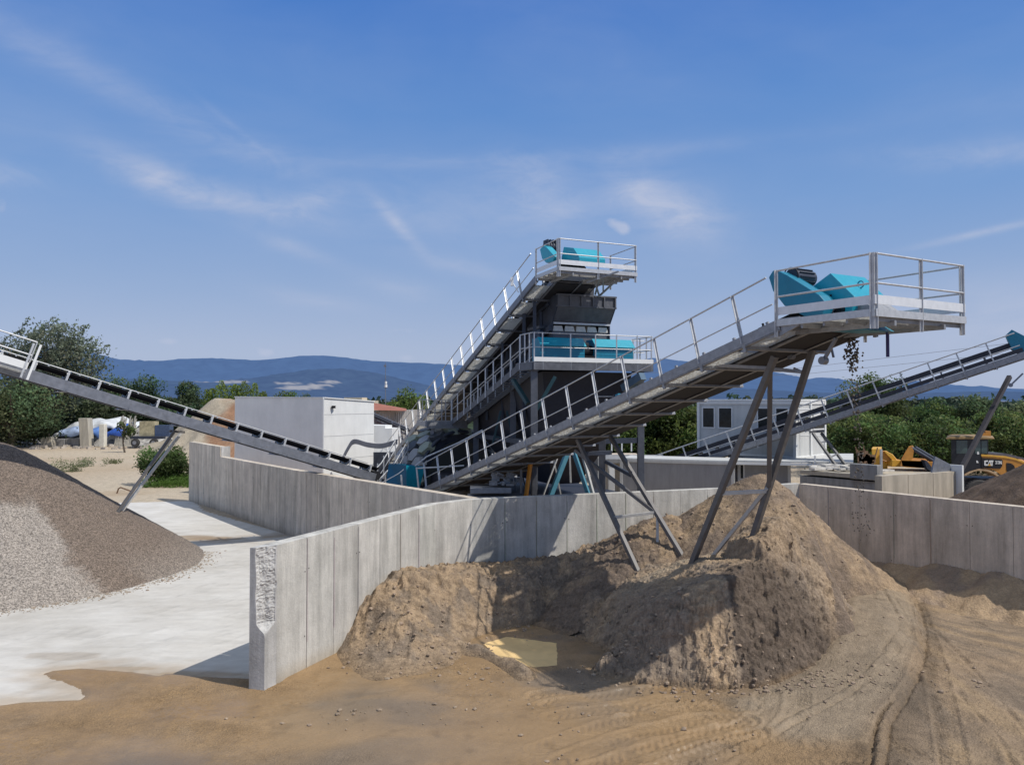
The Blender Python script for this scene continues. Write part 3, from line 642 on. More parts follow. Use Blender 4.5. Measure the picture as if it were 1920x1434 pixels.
P1 = [(-900, 700), (-300, 690), (0, 655), (120, 652), (170, 660), (225, 674), (300, 676), (345, 672), (400, 671), (480, 675), (530, 671), (560, 667), (610, 666), (650, 670), (700, 677), (760, 679), (835, 682), (900, 688), (1000, 690), (1130, 684), (1225, 671), (1260, 674), (1330, 682), (1430, 694), (1465, 701), (1507, 712), (1531, 708), (1560, 708), (1590, 716), (1660, 722), (1706, 713), (1760, 720), (1806, 728), (1856, 727), (1920, 729), (2300, 715), (2900, 720)]
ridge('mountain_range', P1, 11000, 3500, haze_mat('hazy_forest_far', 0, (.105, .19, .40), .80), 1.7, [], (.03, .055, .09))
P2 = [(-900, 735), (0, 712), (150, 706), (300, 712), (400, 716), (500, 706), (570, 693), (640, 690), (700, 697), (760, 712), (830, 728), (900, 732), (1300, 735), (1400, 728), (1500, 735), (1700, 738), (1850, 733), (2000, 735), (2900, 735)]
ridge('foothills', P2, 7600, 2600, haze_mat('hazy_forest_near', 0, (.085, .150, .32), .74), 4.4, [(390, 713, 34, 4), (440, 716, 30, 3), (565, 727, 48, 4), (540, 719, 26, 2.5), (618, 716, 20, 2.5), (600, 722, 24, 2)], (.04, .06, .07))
# ================================================================== SAND AND GRAVEL HEAPS
def sp3(px, py, d): p = W(px, py, d); return (p.x, p.y, p.z)
def heap(name, label, xr, yr, st, fn, cfn, m=None, cat='sand pile', lo=-.12, grp=None, disp=0):
    xs = np.arange(xr[0], xr[1], st); ys = np.arange(yr[0], yr[1], st); X, Y = np.meshgrid(xs, ys)
    Z = fn(X, Y); C, Wt = cfn(X, Y, Z); C = C*(np.array([1.20, 1.21, 1.24]) if disp else 1.0); mk = Z > lo; Z = np.maximum(Z, lo-.25)
    if disp:                             # clods pushed out along the surface normal
        gy, gx = np.gradient(Z, st); nl = np.sqrt(1+gx*gx+gy*gy); st_ = sstep(.25, 1.4, np.hypot(gx, gy))
        u = X+.35*Y; v = Y*.9+Z*1.15
        w1 = 1-worley(u*3.3+fbm(u*2, v*2, 2)*.8, v*4.6); w2 = 1-worley(u*8+5, v*10); w3 = 1-worley(u*17, v*20)
        dd = disp*((.085*w1+.02*fbm(u*3, v*3, 3))*sstep(-.25, .2, fbm(u*.9, v*.9+7, 3)) + .040*w2 + .016*w3 - .06)*(.30+.70*st_)
        dd = dd*sstep(0, .12, Z-lo)
        C = lerp3(C*.98, full(X, (C_OCH*.55+C_GREY*.45)*.95), sstep(.20, -.02, Z)*.85); X = X-gx/nl*dd; Y = Y-gy/nl*dd; Z = Z+dd/nl; C = C*(1+np.clip((w1-.45)*.5+(w2-.4)*.35, -.4, .3)*.8)[..., None]  # clod tops lighter, gaps darker: crevice shade put into the colour
    o = grid_obj(name, X, Y, Z, m or M_HEAP, C, Wt, mask=mk)
    return tag(o, label, cat, grp)
def full(X, c): r = np.empty(X.shape+(3,)); r[:] = c; return r
# keep sand on the camera side of the walls
wp, wq = np.array(WF[3]), np.array(WF[4])
def wallside(X, Y, a, b):  # >0 in front of wall
    dx, dy = b[0]-a[0], b[1]-a[1]; l = math.hypot(dx, dy); return -(dx*(Y-a[1])-dy*(X-a[0]))/l
def cut(X, Y, Z, segs):
    for a, b in segs: Z = np.where(wallside(X, Y, a, b) < -.12, -1, Z)
    return Z
# --- tall cone at the wall
def f_cone(X, Y):
    ax, ay, az_ = sp3(1428, 889, 23.6); r = np.hypot((X-ax)*np.where(X > ax, 1.28, 1.0), (Y-ay)*np.where(Y < ay, 1.12, 1)); r = np.sqrt(r*r+.16)
    Z = az_ + .25 - r*(.66+.03*fbm(np.arctan2(Y-ay, X-ax)*2, r*0, 2))
    Z += fbm(X*1.1, Y*1.1, 3)*.13 + ridged(X*4.5, Y*4.5, 3)*.045 + fbm(X*11, Y*11, 2)*.025
    Z -= 3.2*sstep(24.3, 20.5, Y)*sstep(8.2, 9.6, X) + 1.2*sstep(19.5, 17.5, Y)
    a_ = np.arctan2(Y-ay, X-ax); Z += fbm(a_*9, r*.7, 3)*.10*sstep(.3, 2, r)
    return cut(X, Y, Z, [(WF[3], WF[4]), (WF[4], WF[5])])
def c_cone(X, Y, Z):
    c = lerp3(full(X, C_DARK*1.6), full(X, C_TAN*.90), sstep(-.25, .35, fbm(X*.9, Y*.9, 4)+.15*(X > 7.9)))
    c = lerp3(c, full(X, C_DARK*1.35), sstep(.1, .5, fbm(X*3, Y*3, 3))*.55); return c, X*0+.1
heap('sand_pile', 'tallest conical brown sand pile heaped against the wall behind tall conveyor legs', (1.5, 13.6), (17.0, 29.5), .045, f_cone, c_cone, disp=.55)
# --- smaller cone
def f_cone2(X, Y):
    ax, ay, az_ = sp3(1246, 962, 23.6); r = np.sqrt((X-ax)**2+(Y-ay)**2+.3)
    Z = az_+.2-r*.62 + fbm(X*1.3+4, Y*1.3, 3)*.15 + ridged(X*4, Y*4, 3)*.07 + fbm(X*12, Y*12, 2)*.03
    return cut(X, Y, Z, [(WF[2], WF[3]), (WF[3], WF[4])])
def c_cone2(X, Y, Z):
    c = lerp3(full(X, C_TAN*.85), full(X, C_DARK*1.5), sstep(-.2, .25, fbm(X*1.2, Y*1.2, 4)-.15*(X-4.4))); return c, X*0+.1
heap('sand_pile', 'smaller rounded lumpy sand pile at the wall by the lower leg frame', (.4, 8.0), (20.2, 27.8), .04, f_cone2, c_cone2, disp=1.0)
# --- dug heap with a steep cut face
TOE = [g2(1108, 1262), g2(1180, 1276), g2(1250, 1286), g2(1320, 1288), g2(1388, 1292), g2(1450, 1280), g2(1520, 1258), g2(1585, 1228), g2(1632, 1190, .1), g2(1655, 1140, .2), (9.75, 21.0), (10.3, 23.5), (9, 26), (3, 24.5), (1.6, 22.0), (1.7, 20.2), (2.3, 18.8)]
TOP = [sp3(1130, 1215, 18.2), sp3(1200, 1145, 18.3), sp3(1230, 1128, 17.7), sp3(1300, 1110, 17.5), sp3(1390, 1092, 17.4), sp3(1440, 1066, 17.6), sp3(1500, 1062, 17.9), sp3(1560, 1070, 18.1), sp3(1612, 1080, 18.5), sp3(1645, 1098, 18.9), sp3(1658, 1120, 19.2),
       sp3(1290, 1082, 19.0), sp3(1300, 1052, 19.8), sp3(1400, 1042, 19.7), sp3(1197, 1068, 21.6), sp3(1290, 1052, 21.5), (7.2, 19.6, 2.25), (8.4, 20.2, 1.7), (9.3, 21.0, .9), (9.9, 22.5, .4), (7.5, 22.5, 2.3), (4.8, 23.5, 1.5), (1.7, 22.2, .9), (1.6, 20.5, .5), sp3(1090, 1240, 18.1)]
BROW = [(5.75, 18.75), (6.3, 18.35), (7.0, 18.3), (7.9, 18.25), (8.25, 18.8), (8.3, 19.8), (8.0, 21.2), (6.2, 21.2), (5.4, 19.8)]
def f_dug(X, Y):
    d = spoly(X, Y, TOE)
    dj = d + .22*fbm(X*1.1, Y*1.1, 4) + .09*fbm(X*5, Y*5, 3)
    T = rbf(TOP, X, Y, .5)
    bd_ = spoly(X, Y, BROW)+.10*fbm(X*2.5, Y*2.5, 3); T = T + fbm(X*1.6, Y*1.6, 3)*.10 + ridged(X*6, Y*6, 3)*.03 + (.62+.14*(X-7))*sstep(-.04, .16, bd_) + .22*sstep(.1, 1.2, bd_)
    steep = 2.1 - .9*sstep(4.0, 2.6, X) - .7*sstep(8.2, 9.3, X)
    front = sstep(21.5, 19.5, Y)
    face = np.maximum(dj, -.4)*steep*front + (1-front)*np.maximum(d, -.5)*.8
    face = np.where(dj > 0, face, dj*1.5)
    k = .18; a = face; b = T; h = np.clip(.5+.5*(b-a)/k, 0, 1); Z = b*(1-h)+a*h - k*h*(1-h)
    onf = sstep(.3, -.1, a-b)*sstep(-.1, .15, a)                      # clods and scars of the cut face
    st = ridged(X*2.4+.4*Y, Z*1.5+Y*1.5, 3)
    Z = Z + onf*(.09*(ridged(X*2.3, Y*5.5+Z*2.2, 4)-.35) + .05*fbm(X*13, Y*13+Z*9, 2) + .05*fbm(X*6, Y*6+Z*6, 2))
    Z += (1-onf)*(.03*ridged(X*9, Y*9, 2)+.02*fbm(X*16, Y*16, 2))
    # overhanging brow at the highest point
    pass
    Z -= sstep(-.1, -.5, d)*.5
    return Z
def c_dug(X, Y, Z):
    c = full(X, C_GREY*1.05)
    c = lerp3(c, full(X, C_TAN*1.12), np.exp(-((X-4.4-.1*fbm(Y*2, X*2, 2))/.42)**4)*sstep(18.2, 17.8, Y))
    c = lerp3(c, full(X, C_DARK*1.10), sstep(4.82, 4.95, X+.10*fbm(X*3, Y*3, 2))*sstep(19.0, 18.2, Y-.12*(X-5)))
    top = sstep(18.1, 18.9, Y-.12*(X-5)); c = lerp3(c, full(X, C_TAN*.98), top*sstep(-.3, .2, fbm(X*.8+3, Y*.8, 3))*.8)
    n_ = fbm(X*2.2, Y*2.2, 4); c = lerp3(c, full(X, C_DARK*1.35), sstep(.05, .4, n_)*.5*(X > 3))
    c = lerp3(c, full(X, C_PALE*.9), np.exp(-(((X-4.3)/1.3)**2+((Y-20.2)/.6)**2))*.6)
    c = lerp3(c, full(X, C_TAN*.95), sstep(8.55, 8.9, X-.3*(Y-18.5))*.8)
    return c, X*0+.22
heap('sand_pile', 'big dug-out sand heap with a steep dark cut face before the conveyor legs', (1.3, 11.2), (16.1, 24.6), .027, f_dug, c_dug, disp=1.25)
# --- low ridge by the front wall
RP = [sp3(650, 1168, 19.6), sp3(700, 1106, 20.1), sp3(760, 1072, 20.8), sp3(850, 1062, 21.8), sp3(950, 1070, 22.6), sp3(1050, 1060, 22.9), sp3(1120, 1066, 22.6), sp3(1180, 1068, 22.1), sp3(1240, 1085, 21.0),
      sp3(760, 1150, 19.2), sp3(700, 1190, 18.9), sp3(820, 1170, 19.6), sp3(860, 1120, 20.6), sp3(1000, 1125, 21.6), sp3(1100, 1120, 21.3), sp3(1170, 1115, 20.8)]
for px, py in [(626, 1206), (650, 1240), (700, 1268), (760, 1262), (815, 1250), (868, 1222), (890, 1196), (950, 1176), (1010, 1168), (1070, 1165), (1130, 1160)]: x, y = g2(px, py); RP.append((x, y, .02))
for px, py in [(600, 1260), (700, 1330), (830, 1310), (960, 1230), (1060, 1230)]: x, y = g2(px, py); RP.append((x, y, -.35))
RP += [(2.6, 19.6, .05), (1.6, 24.8, 1.0), (-.6, 24.3, 1.0), (-3.0, 22.4, 1.0)]
def f_ridge(X, Y):
    Z = rbf(RP, X, Y, .35); h = np.clip(Z, 0, 1)
    Z += h**.6*(fbm(X*1.2+8, Y*1.2, 4)*.22 + (ridged(X*2.6+5, Y*2.0, 4)-.4)*.20 + fbm(X*9, Y*9, 3)*.025)
    d, s, _ = polyd(X, Y, smooth_path([g2(838, 1208), g2(880, 1222), g2(925, 1232), g2(958, 1250), g2(985, 1268)]))
    rim = np.exp(-(d/.17)**2)*(.17+.10*fbm(X*3, Y*3, 3))
    Z = np.maximum(Z, rim+.02-.2*sstep(.2, .5, d))
    Z = cut(X, Y, Z, [(WF[0], WF[1]), (WF[1], WF[2]), (WF[2], WF[3])])
    Z = Z - .5*sstep(-.25, .05, spoly(X, Y, PUD))
    return Z - sstep(2.4, 3.2, X)*.4
def c_ridge(X, Y, Z):
    c = lerp3(full(X, C_TAN*.92), full(X, C_GREY*.85), sstep(-.1, .3, fbm(X*1.4, Y*1.4, 4)+.12*(X > .2)))
    c = lerp3(c, full(X, C_DARK*1.3), sstep(.15, .45, fbm(X*4, Y*4, 3))*.6); c = lerp3(c, full(X, C_GREY), sstep(.35, .05, Z)*.5); return c, X*0+.12
heap('sand_ridge', 'low eroded ridge of brown sand banked against the front wall round a muddy hollow', (-5.4, 3.4), (16.4, 25.4), .034, f_ridge, c_ridge, lo=-.02, disp=.75)
# --- bank along right wall
ra, rb_ = np.array(wl_r.location[:2]), np.array(WF[5])
def f_bank(X, Y):
    a = (WF[4][0]-.12, WF[4][1]-.05); d = wallside(X, Y, a, WF[5]); dx, dy = WF[5][0]-a[0], WF[5][1]-a[1]; l = math.hypot(dx, dy); s = ((X-a[0])*dx+(Y-a[1])*dy)/l
    top = .55+.35*sstep(2, 6, s)+.28*fbm(s*.8, s*0, 3) - .5*sstep(11, 14, s)
    Z = top - np.abs(d)*(.55) + fbm(X*1.5, Y*1.5, 3)*.10 + ridged(X*6, Y*6, 2)*.025
    return np.where(d < -.15, -1, Z)
def c_bank(X, Y, Z): return lerp3(full(X, C_TAN*1.35), full(X, C_DARK*3.0), sstep(-.1, .3, fbm(X, Y, 3))), X*0+.2
heap('sand_bank', 'low strip of damp sand banked along the foot of the shaded right wall', (9.6, 19.5), (15.0, 29), .06, f_bank, c_bank, cat='sand bank')
# --- puddles
def puddle(px, z, m, seed, nm='puddle'):
    P = [g2(a, b, z) for a, b in px]; P = smooth_path(P+[P[0]], 5)[:-1]
    mb = MB(); mb.add([V((x, y, z)) for x, y in P], [tuple(range(len(P)))])
    return mb.build(nm, m, None, kind='structure')
mw = mat('muddy_water', (.78, .55, .26), rough=.3, var=.18, scale=1.2, spec=.25)
mw2 = mat('wet_mud', (.24, .155, .085), rough=.16, var=.25, scale=1.5, spec=.5, bump=.004, bscale=12)
puddle([(905, 1205), (950, 1192), (1000, 1198), (1046, 1204), (1046, 1246), (1000, 1250), (955, 1240), (925, 1226)], -.012, mw, 1)
# --- clods scattered round the heaps
def clods(name, label, pts, m, sz=(.008, .06)):
    mb = MB(); r = random.Random(3)
    ico = [(0, 0, 1), (.89, 0, .45), (.28, .85, .45), (-.72, .53, .45), (-.72, -.53, .45), (.28, -.85, .45), (.72, .53, -.45), (-.28, .85, -.45), (-.89, 0, -.45), (-.28, -.85, -.45), (.72, -.53, -.45), (0, 0, -1)]
    fi = [(0, 1, 2), (0, 2, 3), (0, 3, 4), (0, 4, 5), (0, 5, 1), (1, 6, 2), (2, 7, 3), (3, 8, 4), (4, 9, 5), (5, 10, 1), (6, 7, 2), (7, 8, 3), (8, 9, 4), (9, 10, 5), (10, 6, 1), (11, 7, 6), (11, 8, 7), (11, 9, 8), (11, 10, 9), (11, 6, 10)]
    for (x, y, z, cc) in pts:
        s = sz[0]+(sz[1]-sz[0])*r.random()**3; sx, sy, sz_ = s*r.uniform(.7, 1.3), s*r.uniform(.7, 1.3), s*r.uniform(.45, .9); a = r.uniform(0, 6.28); kk = r.uniform(.9, 1.5)*1.25; mb.cc = tuple(q*kk for q in cc)
        mb.add([V((x+(p[0]*math.cos(a)-p[1]*math.sin(a))*sx*r.uniform(.8, 1.2), y+(p[0]*math.sin(a)+p[1]*math.cos(a))*sy*r.uniform(.8, 1.2), z+p[2]*sz_)) for p in ico], fi)
    o = mb.build(name, m, None, kind='stuff'); return tag(o, label, 'sand clods')
pts = []; r_ = np.random.default_rng(4)
def scat(n, cx, cy, sx, sy, f, c):
    n = int(n*.7) if f else int(n*.25)
    x = r_.normal(cx, sx, n); y = r_.normal(cy, sy, n); X_, Y_ = x[None, :], y[None, :]
    z = np.maximum(yard_h(X_, Y_), f(X_, Y_) if f else -1)[0]
    for i in range(n):
        if 9 < y[i] < 28 and wallside(x[i], y[i], WF[0], WF[1]) > .1: pts.append((x[i], y[i], float(z[i])+.01, c))
scat(300, 6.3, 17.0, 1.7, .35, f_dug, tuple(C_DARK*2)); scat(400, 5.0, 16.6, 1.6, .25, f_dug, tuple(C_DARK*1.7)); scat(200, 2.8, 17.4, .6, .4, f_dug, tuple(C_GREY))
scat(600, -2.4, 19.0, 1.2, .8, f_ridge, tuple(C_DARK*1.8)); scat(500, 1.0, 21.5, 1.8, .7, f_ridge, tuple(C_DARK*1.9)); scat(420, 3.2, 23.0, 1.2, .8, f_cone2, tuple(C_DARK*1.8)); scat(400, 7.5, 22.5, 1.8, 1.2, f_cone, tuple(C_DARK*2))
scat(350, -2.0, 15.3, 2.0, .5, None, tuple(C_GREY*.9)); scat(200, 1.5, 14.5, 3.0, 1.2, None, tuple(C_DARK*1.8)); scat(160, 8, 15.5, 2.5, 2, None, tuple(C_DARK*1.8)); scat(160, -1.2, 17.4, .8, .3, None, tuple(C_GREY))
clods('sand_clods', 'loose clods and grit crumbled off the sand heaps', pts, M_HEAP)
# --- gravel pile
def gravel_mat(name, sc1=70, lo=.45, hi=1.75):
    m = bpy.data.materials.new(name); m.use_nodes = True; nt = m.node_tree; L = nt.links; b = nt.nodes['Principled BSDF']; tc = nn(nt, 'ShaderNodeTexCoord'); at = nn(nt, 'ShaderNodeAttribute', attribute_name='Col')
    vo = nn(nt, 'ShaderNodeTexVoronoi', Scale=float(sc1)); L.new(tc.outputs['Object'], vo.inputs['Vector']); sx = nn(nt, 'ShaderNodeSeparateColor'); L.new(vo.outputs['Color'], sx.inputs[0])
    r = nn(nt, 'ShaderNodeMapRange'); r.inputs[3].default_value = lo; r.inputs[4].default_value = hi; L.new(sx.outputs[0], r.inputs[0])
    no = nn(nt, 'ShaderNodeTexNoise', Scale=12.0, Detail=6.0, Roughness=.8); L.new(tc.outputs['Object'], no.inputs['Vector']); r2 = nn(nt, 'ShaderNodeMapRange'); r2.inputs[1].default_value = .3; r2.inputs[2].default_value = .7; r2.inputs[3].default_value = .72; r2.inputs[4].default_value = 1.28; L.new(no.outputs['Fac'], r2.inputs[0])
    q = nn(nt, 'ShaderNodeMath', operation='MULTIPLY'); L.new(r.outputs[0], q.inputs[0]); L.new(r2.outputs[0], q.inputs[1])
    sc = nn(nt, 'ShaderNodeVectorMath', operation='SCALE'); L.new(at.outputs['Color'], sc.inputs[0]); L.new(q.outputs[0], sc.inputs['Scale']); L.new(sc.outputs[0], b.inputs['Base Color']); b.inputs['Roughness'].default_value = .9
    bp = nn(nt, 'ShaderNodeBump'); bp.inputs['Distance'].default_value = .03; bp.invert = True; L.new(vo.outputs['Distance'], bp.inputs['Height']); L.new(bp.outputs[0], b.inputs['Normal']); return m
M_GRAV = gravel_mat('gravel', 34)
def f_grav(X, Y):
    ax, ay = -19.0, 28.4; r = np.sqrt((X-ax)**2+(Y-ay)**2+.5); a_ = np.arctan2(Y-ay, X-ax)
    R = 7.25+.25*fbm(a_*1.5, a_*0+2, 2)
    Z = 5.15*(1-r/R) - .14*np.sin(np.pi*np.clip(r/R, 0, 1))
    return Z + fbm(X*3, Y*3, 3)*.03 + fbm(X*14, Y*14, 2)*.02 + fbm(a_*7, r*.3, 2)*.07*sstep(.5, 3, r)
def c_grav(X, Y, Z):
    a_ = np.degrees(np.arctan2(Y-28.4, X+19)) + 4*fbm(X*.8, Y*.8, 2); r = np.hypot(X+19, Y-28.4)
    brown = np.array([.175, .135, .105]); pale = np.array([.30, .262, .225])
    a_ = a_+3*fbm(X*5, Y*5, 2)
    t = sstep(-31, -36, a_)*sstep(-74, -62, a_)*sstep(3.0, 3.6, r+.4*fbm(X, Y, 2))
    c = lerp3(full(X, brown), full(X, pale), t)
    t2 = sstep(-22, -14, a_)*sstep(5.5, 7.2, r)*.55+ sstep(6.9, 7.6, r)*sstep(-40, -10, a_)*.3
    return lerp3(c, full(X, pale*.85), np.clip(t2, 0, 1)), X*0
heap('gravel_pile', 'large cone of two-tone brown and grey gravel at the left edge of the pale slab', (-28, -10.8), (20, 37), .07, f_grav, c_grav, M_GRAV, 'gravel pile', lo=-.03)
def f_bp(X, Y):
    r = np.hypot(X-20.2, Y-26.8); return np.where(wallside(X, Y, (WF[4][0]+.3, WF[4][1]), (WF[5][0]+.3, WF[5][1])) > -.35, -1, 5.12-.60*np.sqrt(r*r+.4)+fbm(X*1.5, Y*1.5, 4)*.12)
heap('soil_pile', 'dark brown soil pile behind the right wall in front of the yellow wheel loader', (11, 28), (18, 36), .10, f_bp, lambda X, Y, Z: (lerp3(full(X, np.array([.10, .068, .048])), full(X, np.array([.15, .105, .075])), sstep(-.2, .3, fbm(X*2, Y*2, 3))), X*0), cat='soil pile')
def f_em(X, Y):
    q = 9.5*np.exp(-(((X+33)/9)**2+((Y-96)/9)**2)*1.2) + fbm(X*.3, Y*.3, 4)*1.2 - 1.2; return q*1.0
heap('earth_mound', 'reddish earth mound with a pale rubbly top beside the white hall', (-54, -14), (80, 118), .5, lambda X, Y: np.minimum(f_em(X, Y), 6.4+fbm(X*.25, Y*.25, 3)*.8), lambda X, Y, Z: (lerp3(full(X, np.array([.30, .17, .10])), full(X, np.array([.42, .36, .27])), sstep(.5, -2.5, X+33+fbm(X*.4, Y*.4, 3)*5)), X*0), cat='earth mound')
# --- gravel scraps at the pile's toe
pts = []
for i in range(900):
    a_ = math.radians(r_.uniform(-75, 25)); r = 7.2+abs(r_.normal(0, .3)); pts.append((-19+r*math.cos(a_), 28.4+r*math.sin(a_), .02, (.22, .18, .14)))
clods('gravel_scatter', 'stray gravel stones scattered round the foot of the gravel cone', pts, M_HEAP, (.012, .05))
# ================================================================== METAL AND PAINT
GALV = mat('galvanised_steel', (.30, .305, .32), rough=.5, metal=.45, var=.22, scale=7, dirt=((.20, .175, .15), 5, .55, .5))
GALVW = mat('bright_galvanised_rail', (.56, .565, .57), rough=.42, metal=.35, var=.14, scale=10, dirt=((.36, .33, .29), 6, .58, .5))
GALVD = mat('weathered_galvanised_steel', (.22, .23, .26), rough=.5, metal=.5, var=.2, scale=5, dirt=((.16, .14, .12), 7, .56, .6))
LEGM = mat('dull_galvanised_leg', (.155, .148, .145), rough=.55, metal=.45, var=.2, scale=4, dirt=((.18, .15, .12), 6, .52, .7))
LEGL = mat('light_grey_leg', (.52, .50, .46), rough=.55, metal=.3, var=.15, scale=6)
RUB = mat('black_rubber', (.018, .018, .022), rough=.75, var=.3, scale=8, spec=.3)
DARK = mat('dark_blue_grey_steel', (.040, .048, .068), rough=.5, metal=.2, var=.3, scale=3, dirt=((.06, .055, .05), 5, .55, .5))
MIDG = mat('mid_grey_steel', (.12, .125, .14), rough=.55, metal=.3, var=.25, scale=4)
TEAL = mat('turquoise_paint', (.015, .33, .44), rough=.33, var=.06, scale=5, coat=.2, dirt=((.10, .30, .34), 9, .6, .35))
TEALD = mat('deep_turquoise_paint', (.012, .20, .31), rough=.4, var=.08, scale=5, dirt=((.05, .16, .2), 8, .56, .4))
WHITEP = mat('white_paint', (.78, .78, .76), rough=.5, var=.04, scale=3)
ORNG = mat('orange_paint', (.75, .28, .02), rough=.45, var=.1)
def grating_mat():
    m = bpy.data.materials.new('perforated_grating'); m.use_nodes = True; nt = m.node_tree; L = nt.links; b = nt.nodes['Principled BSDF']; out = nt.nodes['Material Output']; tc = nn(nt, 'ShaderNodeTexCoord')
    b.inputs['Base Color'].default_value = (.5, .5, .5, 1); b.inputs['Metallic'].default_value = .3; b.inputs['Roughness'].default_value = .5
    tr = nn(nt, 'ShaderNodeBsdfTransparent'); tl = nn(nt, 'ShaderNodeBsdfTranslucent'); tl.inputs[0].default_value = (.75, .74, .70, 1)
    vo = nn(nt, 'ShaderNodeTexVoronoi', Scale=16.0); L.new(tc.outputs['Object'], vo.inputs['Vector']); gt = nn(nt, 'ShaderNodeMath', operation='LESS_THAN'); gt.inputs[1].default_value = .33; L.new(vo.outputs['Distance'], gt.inputs[0])
    m0 = nn(nt, 'ShaderNodeMixShader'); m0.inputs[0].default_value = .55; L.new(b.outputs[0], m0.inputs[1]); L.new(tl.outputs[0], m0.inputs[2])
    m1 = nn(nt, 'ShaderNodeMixShader'); L.new(gt.outputs[0], m1.inputs[0]); L.new(m0.outputs[0], m1.inputs[1]); L.new(tr.outputs[0], m1.inputs[2]); L.new(m1.outputs[0], out.inputs[0]); return m
GRATE = grating_mat()
UPZ = V((0, 0, 1))
class Frame:
    def __init__(s, O, head, flip=1):
        s.O = V(O); s.a = (V(head)-V(O)); s.L = s.a.length; s.a.normalize()
        h = V((s.a.x, s.a.y, 0)).normalized(); s.h = h; s.p = V((-h.y, h.x, 0))
        if s.p.y < 0: s.p = -s.p
        s.n = s.a.cross(s.p)
        if s.n.z < 0: s.n = -s.n
    def P(s, t, u=0, n=0): return s.O + s.a*t + s.p*u + s.n*n
def make_posts(root, par, fr, s0, s1, step, u, n0, hgt, m, w=.07, r=None, name='post'):
    k = int((s1-s0)/step)+1; mb = MB()
    if r: mb.tube([fr.P(s0, u, n0), fr.P(s0, u, n0+hgt)], r, 8)
    else: mb.angle(fr.P(s0, u, n0), fr.P(s0, u, n0+hgt), w, w*.7, .012, up=fr.a)
    p0 = mb.build(name, m, par)
    for i in range(1, k): dup(p0, fr.a*step*i, par)
    return p0
def conveyor(name, label, tail, head, flip=1, u_f=(.8, 1.9), near_walk=True, far_walk=None, near_rail=True, step=1.4, ph=.2, ch=.22, rail_h=1.0, cross=(0, 2.8), cstep=1.4, mm=None, far_bar=False, belly=True, extra=0.0, rail_rng=None, idl=1.06, pm=None, lowr=.36, bel=None, skirt=False, fmat=None, group=None, gap=0, far_rail=False, belt_n=.30):
    fr = Frame(tail, head, flip); mm = mm or GALV; pm = pm or GALVW; fmat = fmat or mm
    root = thing(name, label, 'conveyor', (fr.O.x, fr.O.y, 0), group)
    L_ = fr.L; Lb = L_+extra; a0, a1 = u_f; uc = (a0+a1)/2
    mb = MB()                                       # trough frame stringers
    sgn = 1 if fr.a.cross(fr.n).dot(fr.p) > 0 else -1
    mb.chan(fr.P(0, a0, -.05), fr.P(Lb, a0, -.05), .07, ch+.04, .014, up=fr.n, side=-sgn)
    mb.chan(fr.P(0, a1, -.05), fr.P(Lb, a1, -.05), .07, ch+.04, .014, up=fr.n, side=sgn)
    mb.build('frame', fmat, root)
    if near_walk:
        mb = MB(); mb.chan(fr.P(0, 0, 0), fr.P(L_, 0, 0), .06, ch, .014, up=fr.n, side=-sgn); mb.box(fr.P(L_/2, .02, -ch/2-.02), fr.a*L_/2, fr.p*.05, fr.n*.008)
        mb.build('side_channel', mm, root)
        mb = MB(); k = int(L_/cstep)
        for i in range(k):
            s_ = i*cstep; mb.box(fr.P(s_+cstep/2, (a0+.06)/2, -ch/2+.01), fr.a*(cstep/2-.07), fr.p*((a0-.12)/2), fr.n*.008)
        mb.build('walkway_grating', GRATE, root)
    if far_walk:
        mb = MB(); s_ = far_walk[0]
        while s_ < L_-.3:
            mb.box(fr.P(s_+cstep/2, a1+.42, -ch/2+.01), fr.a*(cstep/2-.05), fr.p*.38, fr.n*.008); s_ += cstep
        mb.build('far_walkway_grating', GRATE, root)
        mb = MB(); mb.beam(fr.P(far_walk[0], a1+.84, 0), fr.P(L_, a1+.84, 0), .05, ch, fr.n); mb.build('far_side_channel', mm, root)
    # belts
    mb = MB(); prof = [(a0+.06, belt_n+.13), (a0+.28, belt_n), (a1-.28, belt_n), (a1-.06, belt_n+.13)]
    lo = [fr.P(-.1, u, n) for u, n in prof]; hi = [fr.P(Lb, u, n) for u, n in prof]; e = fr.n*-.02
    mb.loft(lo+[q+e for q in lo[::-1]], hi+[q+e for q in hi[::-1]])
    mb.box(fr.P(Lb/2, uc, -.13), fr.a*Lb/2, fr.p*(a1-a0-.2)/2, fr.n*.009)
    mb.tube([fr.P(Lb, a0+.08, belt_n/2-.08), fr.P(Lb, a1-.08, belt_n/2-.08)], .22, 20); mb.tube([fr.P(-.1, a0+.08, belt_n/2-.08), fr.P(-.1, a1-.08, belt_n/2-.08)], .2, 20)
    mb.build('belt', RUB, root)
    # idlers: bracket with three rollers, one object each
    mb = MB(); s_ = ph+.25
    for u in (a0+.02, a1-.02): mb.beam(fr.P(s_, u, .02), fr.P(s_, u, belt_n+.17), .05, .07, fr.a)
    mb.beam(fr.P(s_, a0, .06), fr.P(s_, a1, .06), .06, .05, fr.n)
    mb.tube([fr.P(s_, a0+.04, belt_n+.08), fr.P(s_, a0+.27, belt_n-.07)], .05, 8); mb.tube([fr.P(s_, a0+.28, belt_n-.08), fr.P(s_, a1-.28, belt_n-.08)], .05, 8); mb.tube([fr.P(s_, a1-.27, belt_n-.07), fr.P(s_, a1-.04, belt_n+.08)], .05, 8)
    i0 = mb.build('idler', pm if not near_walk else GALV, root)
    for i in range(1, int((Lb-ph-.5)/idl)): dup(i0, fr.a*idl*i, root)
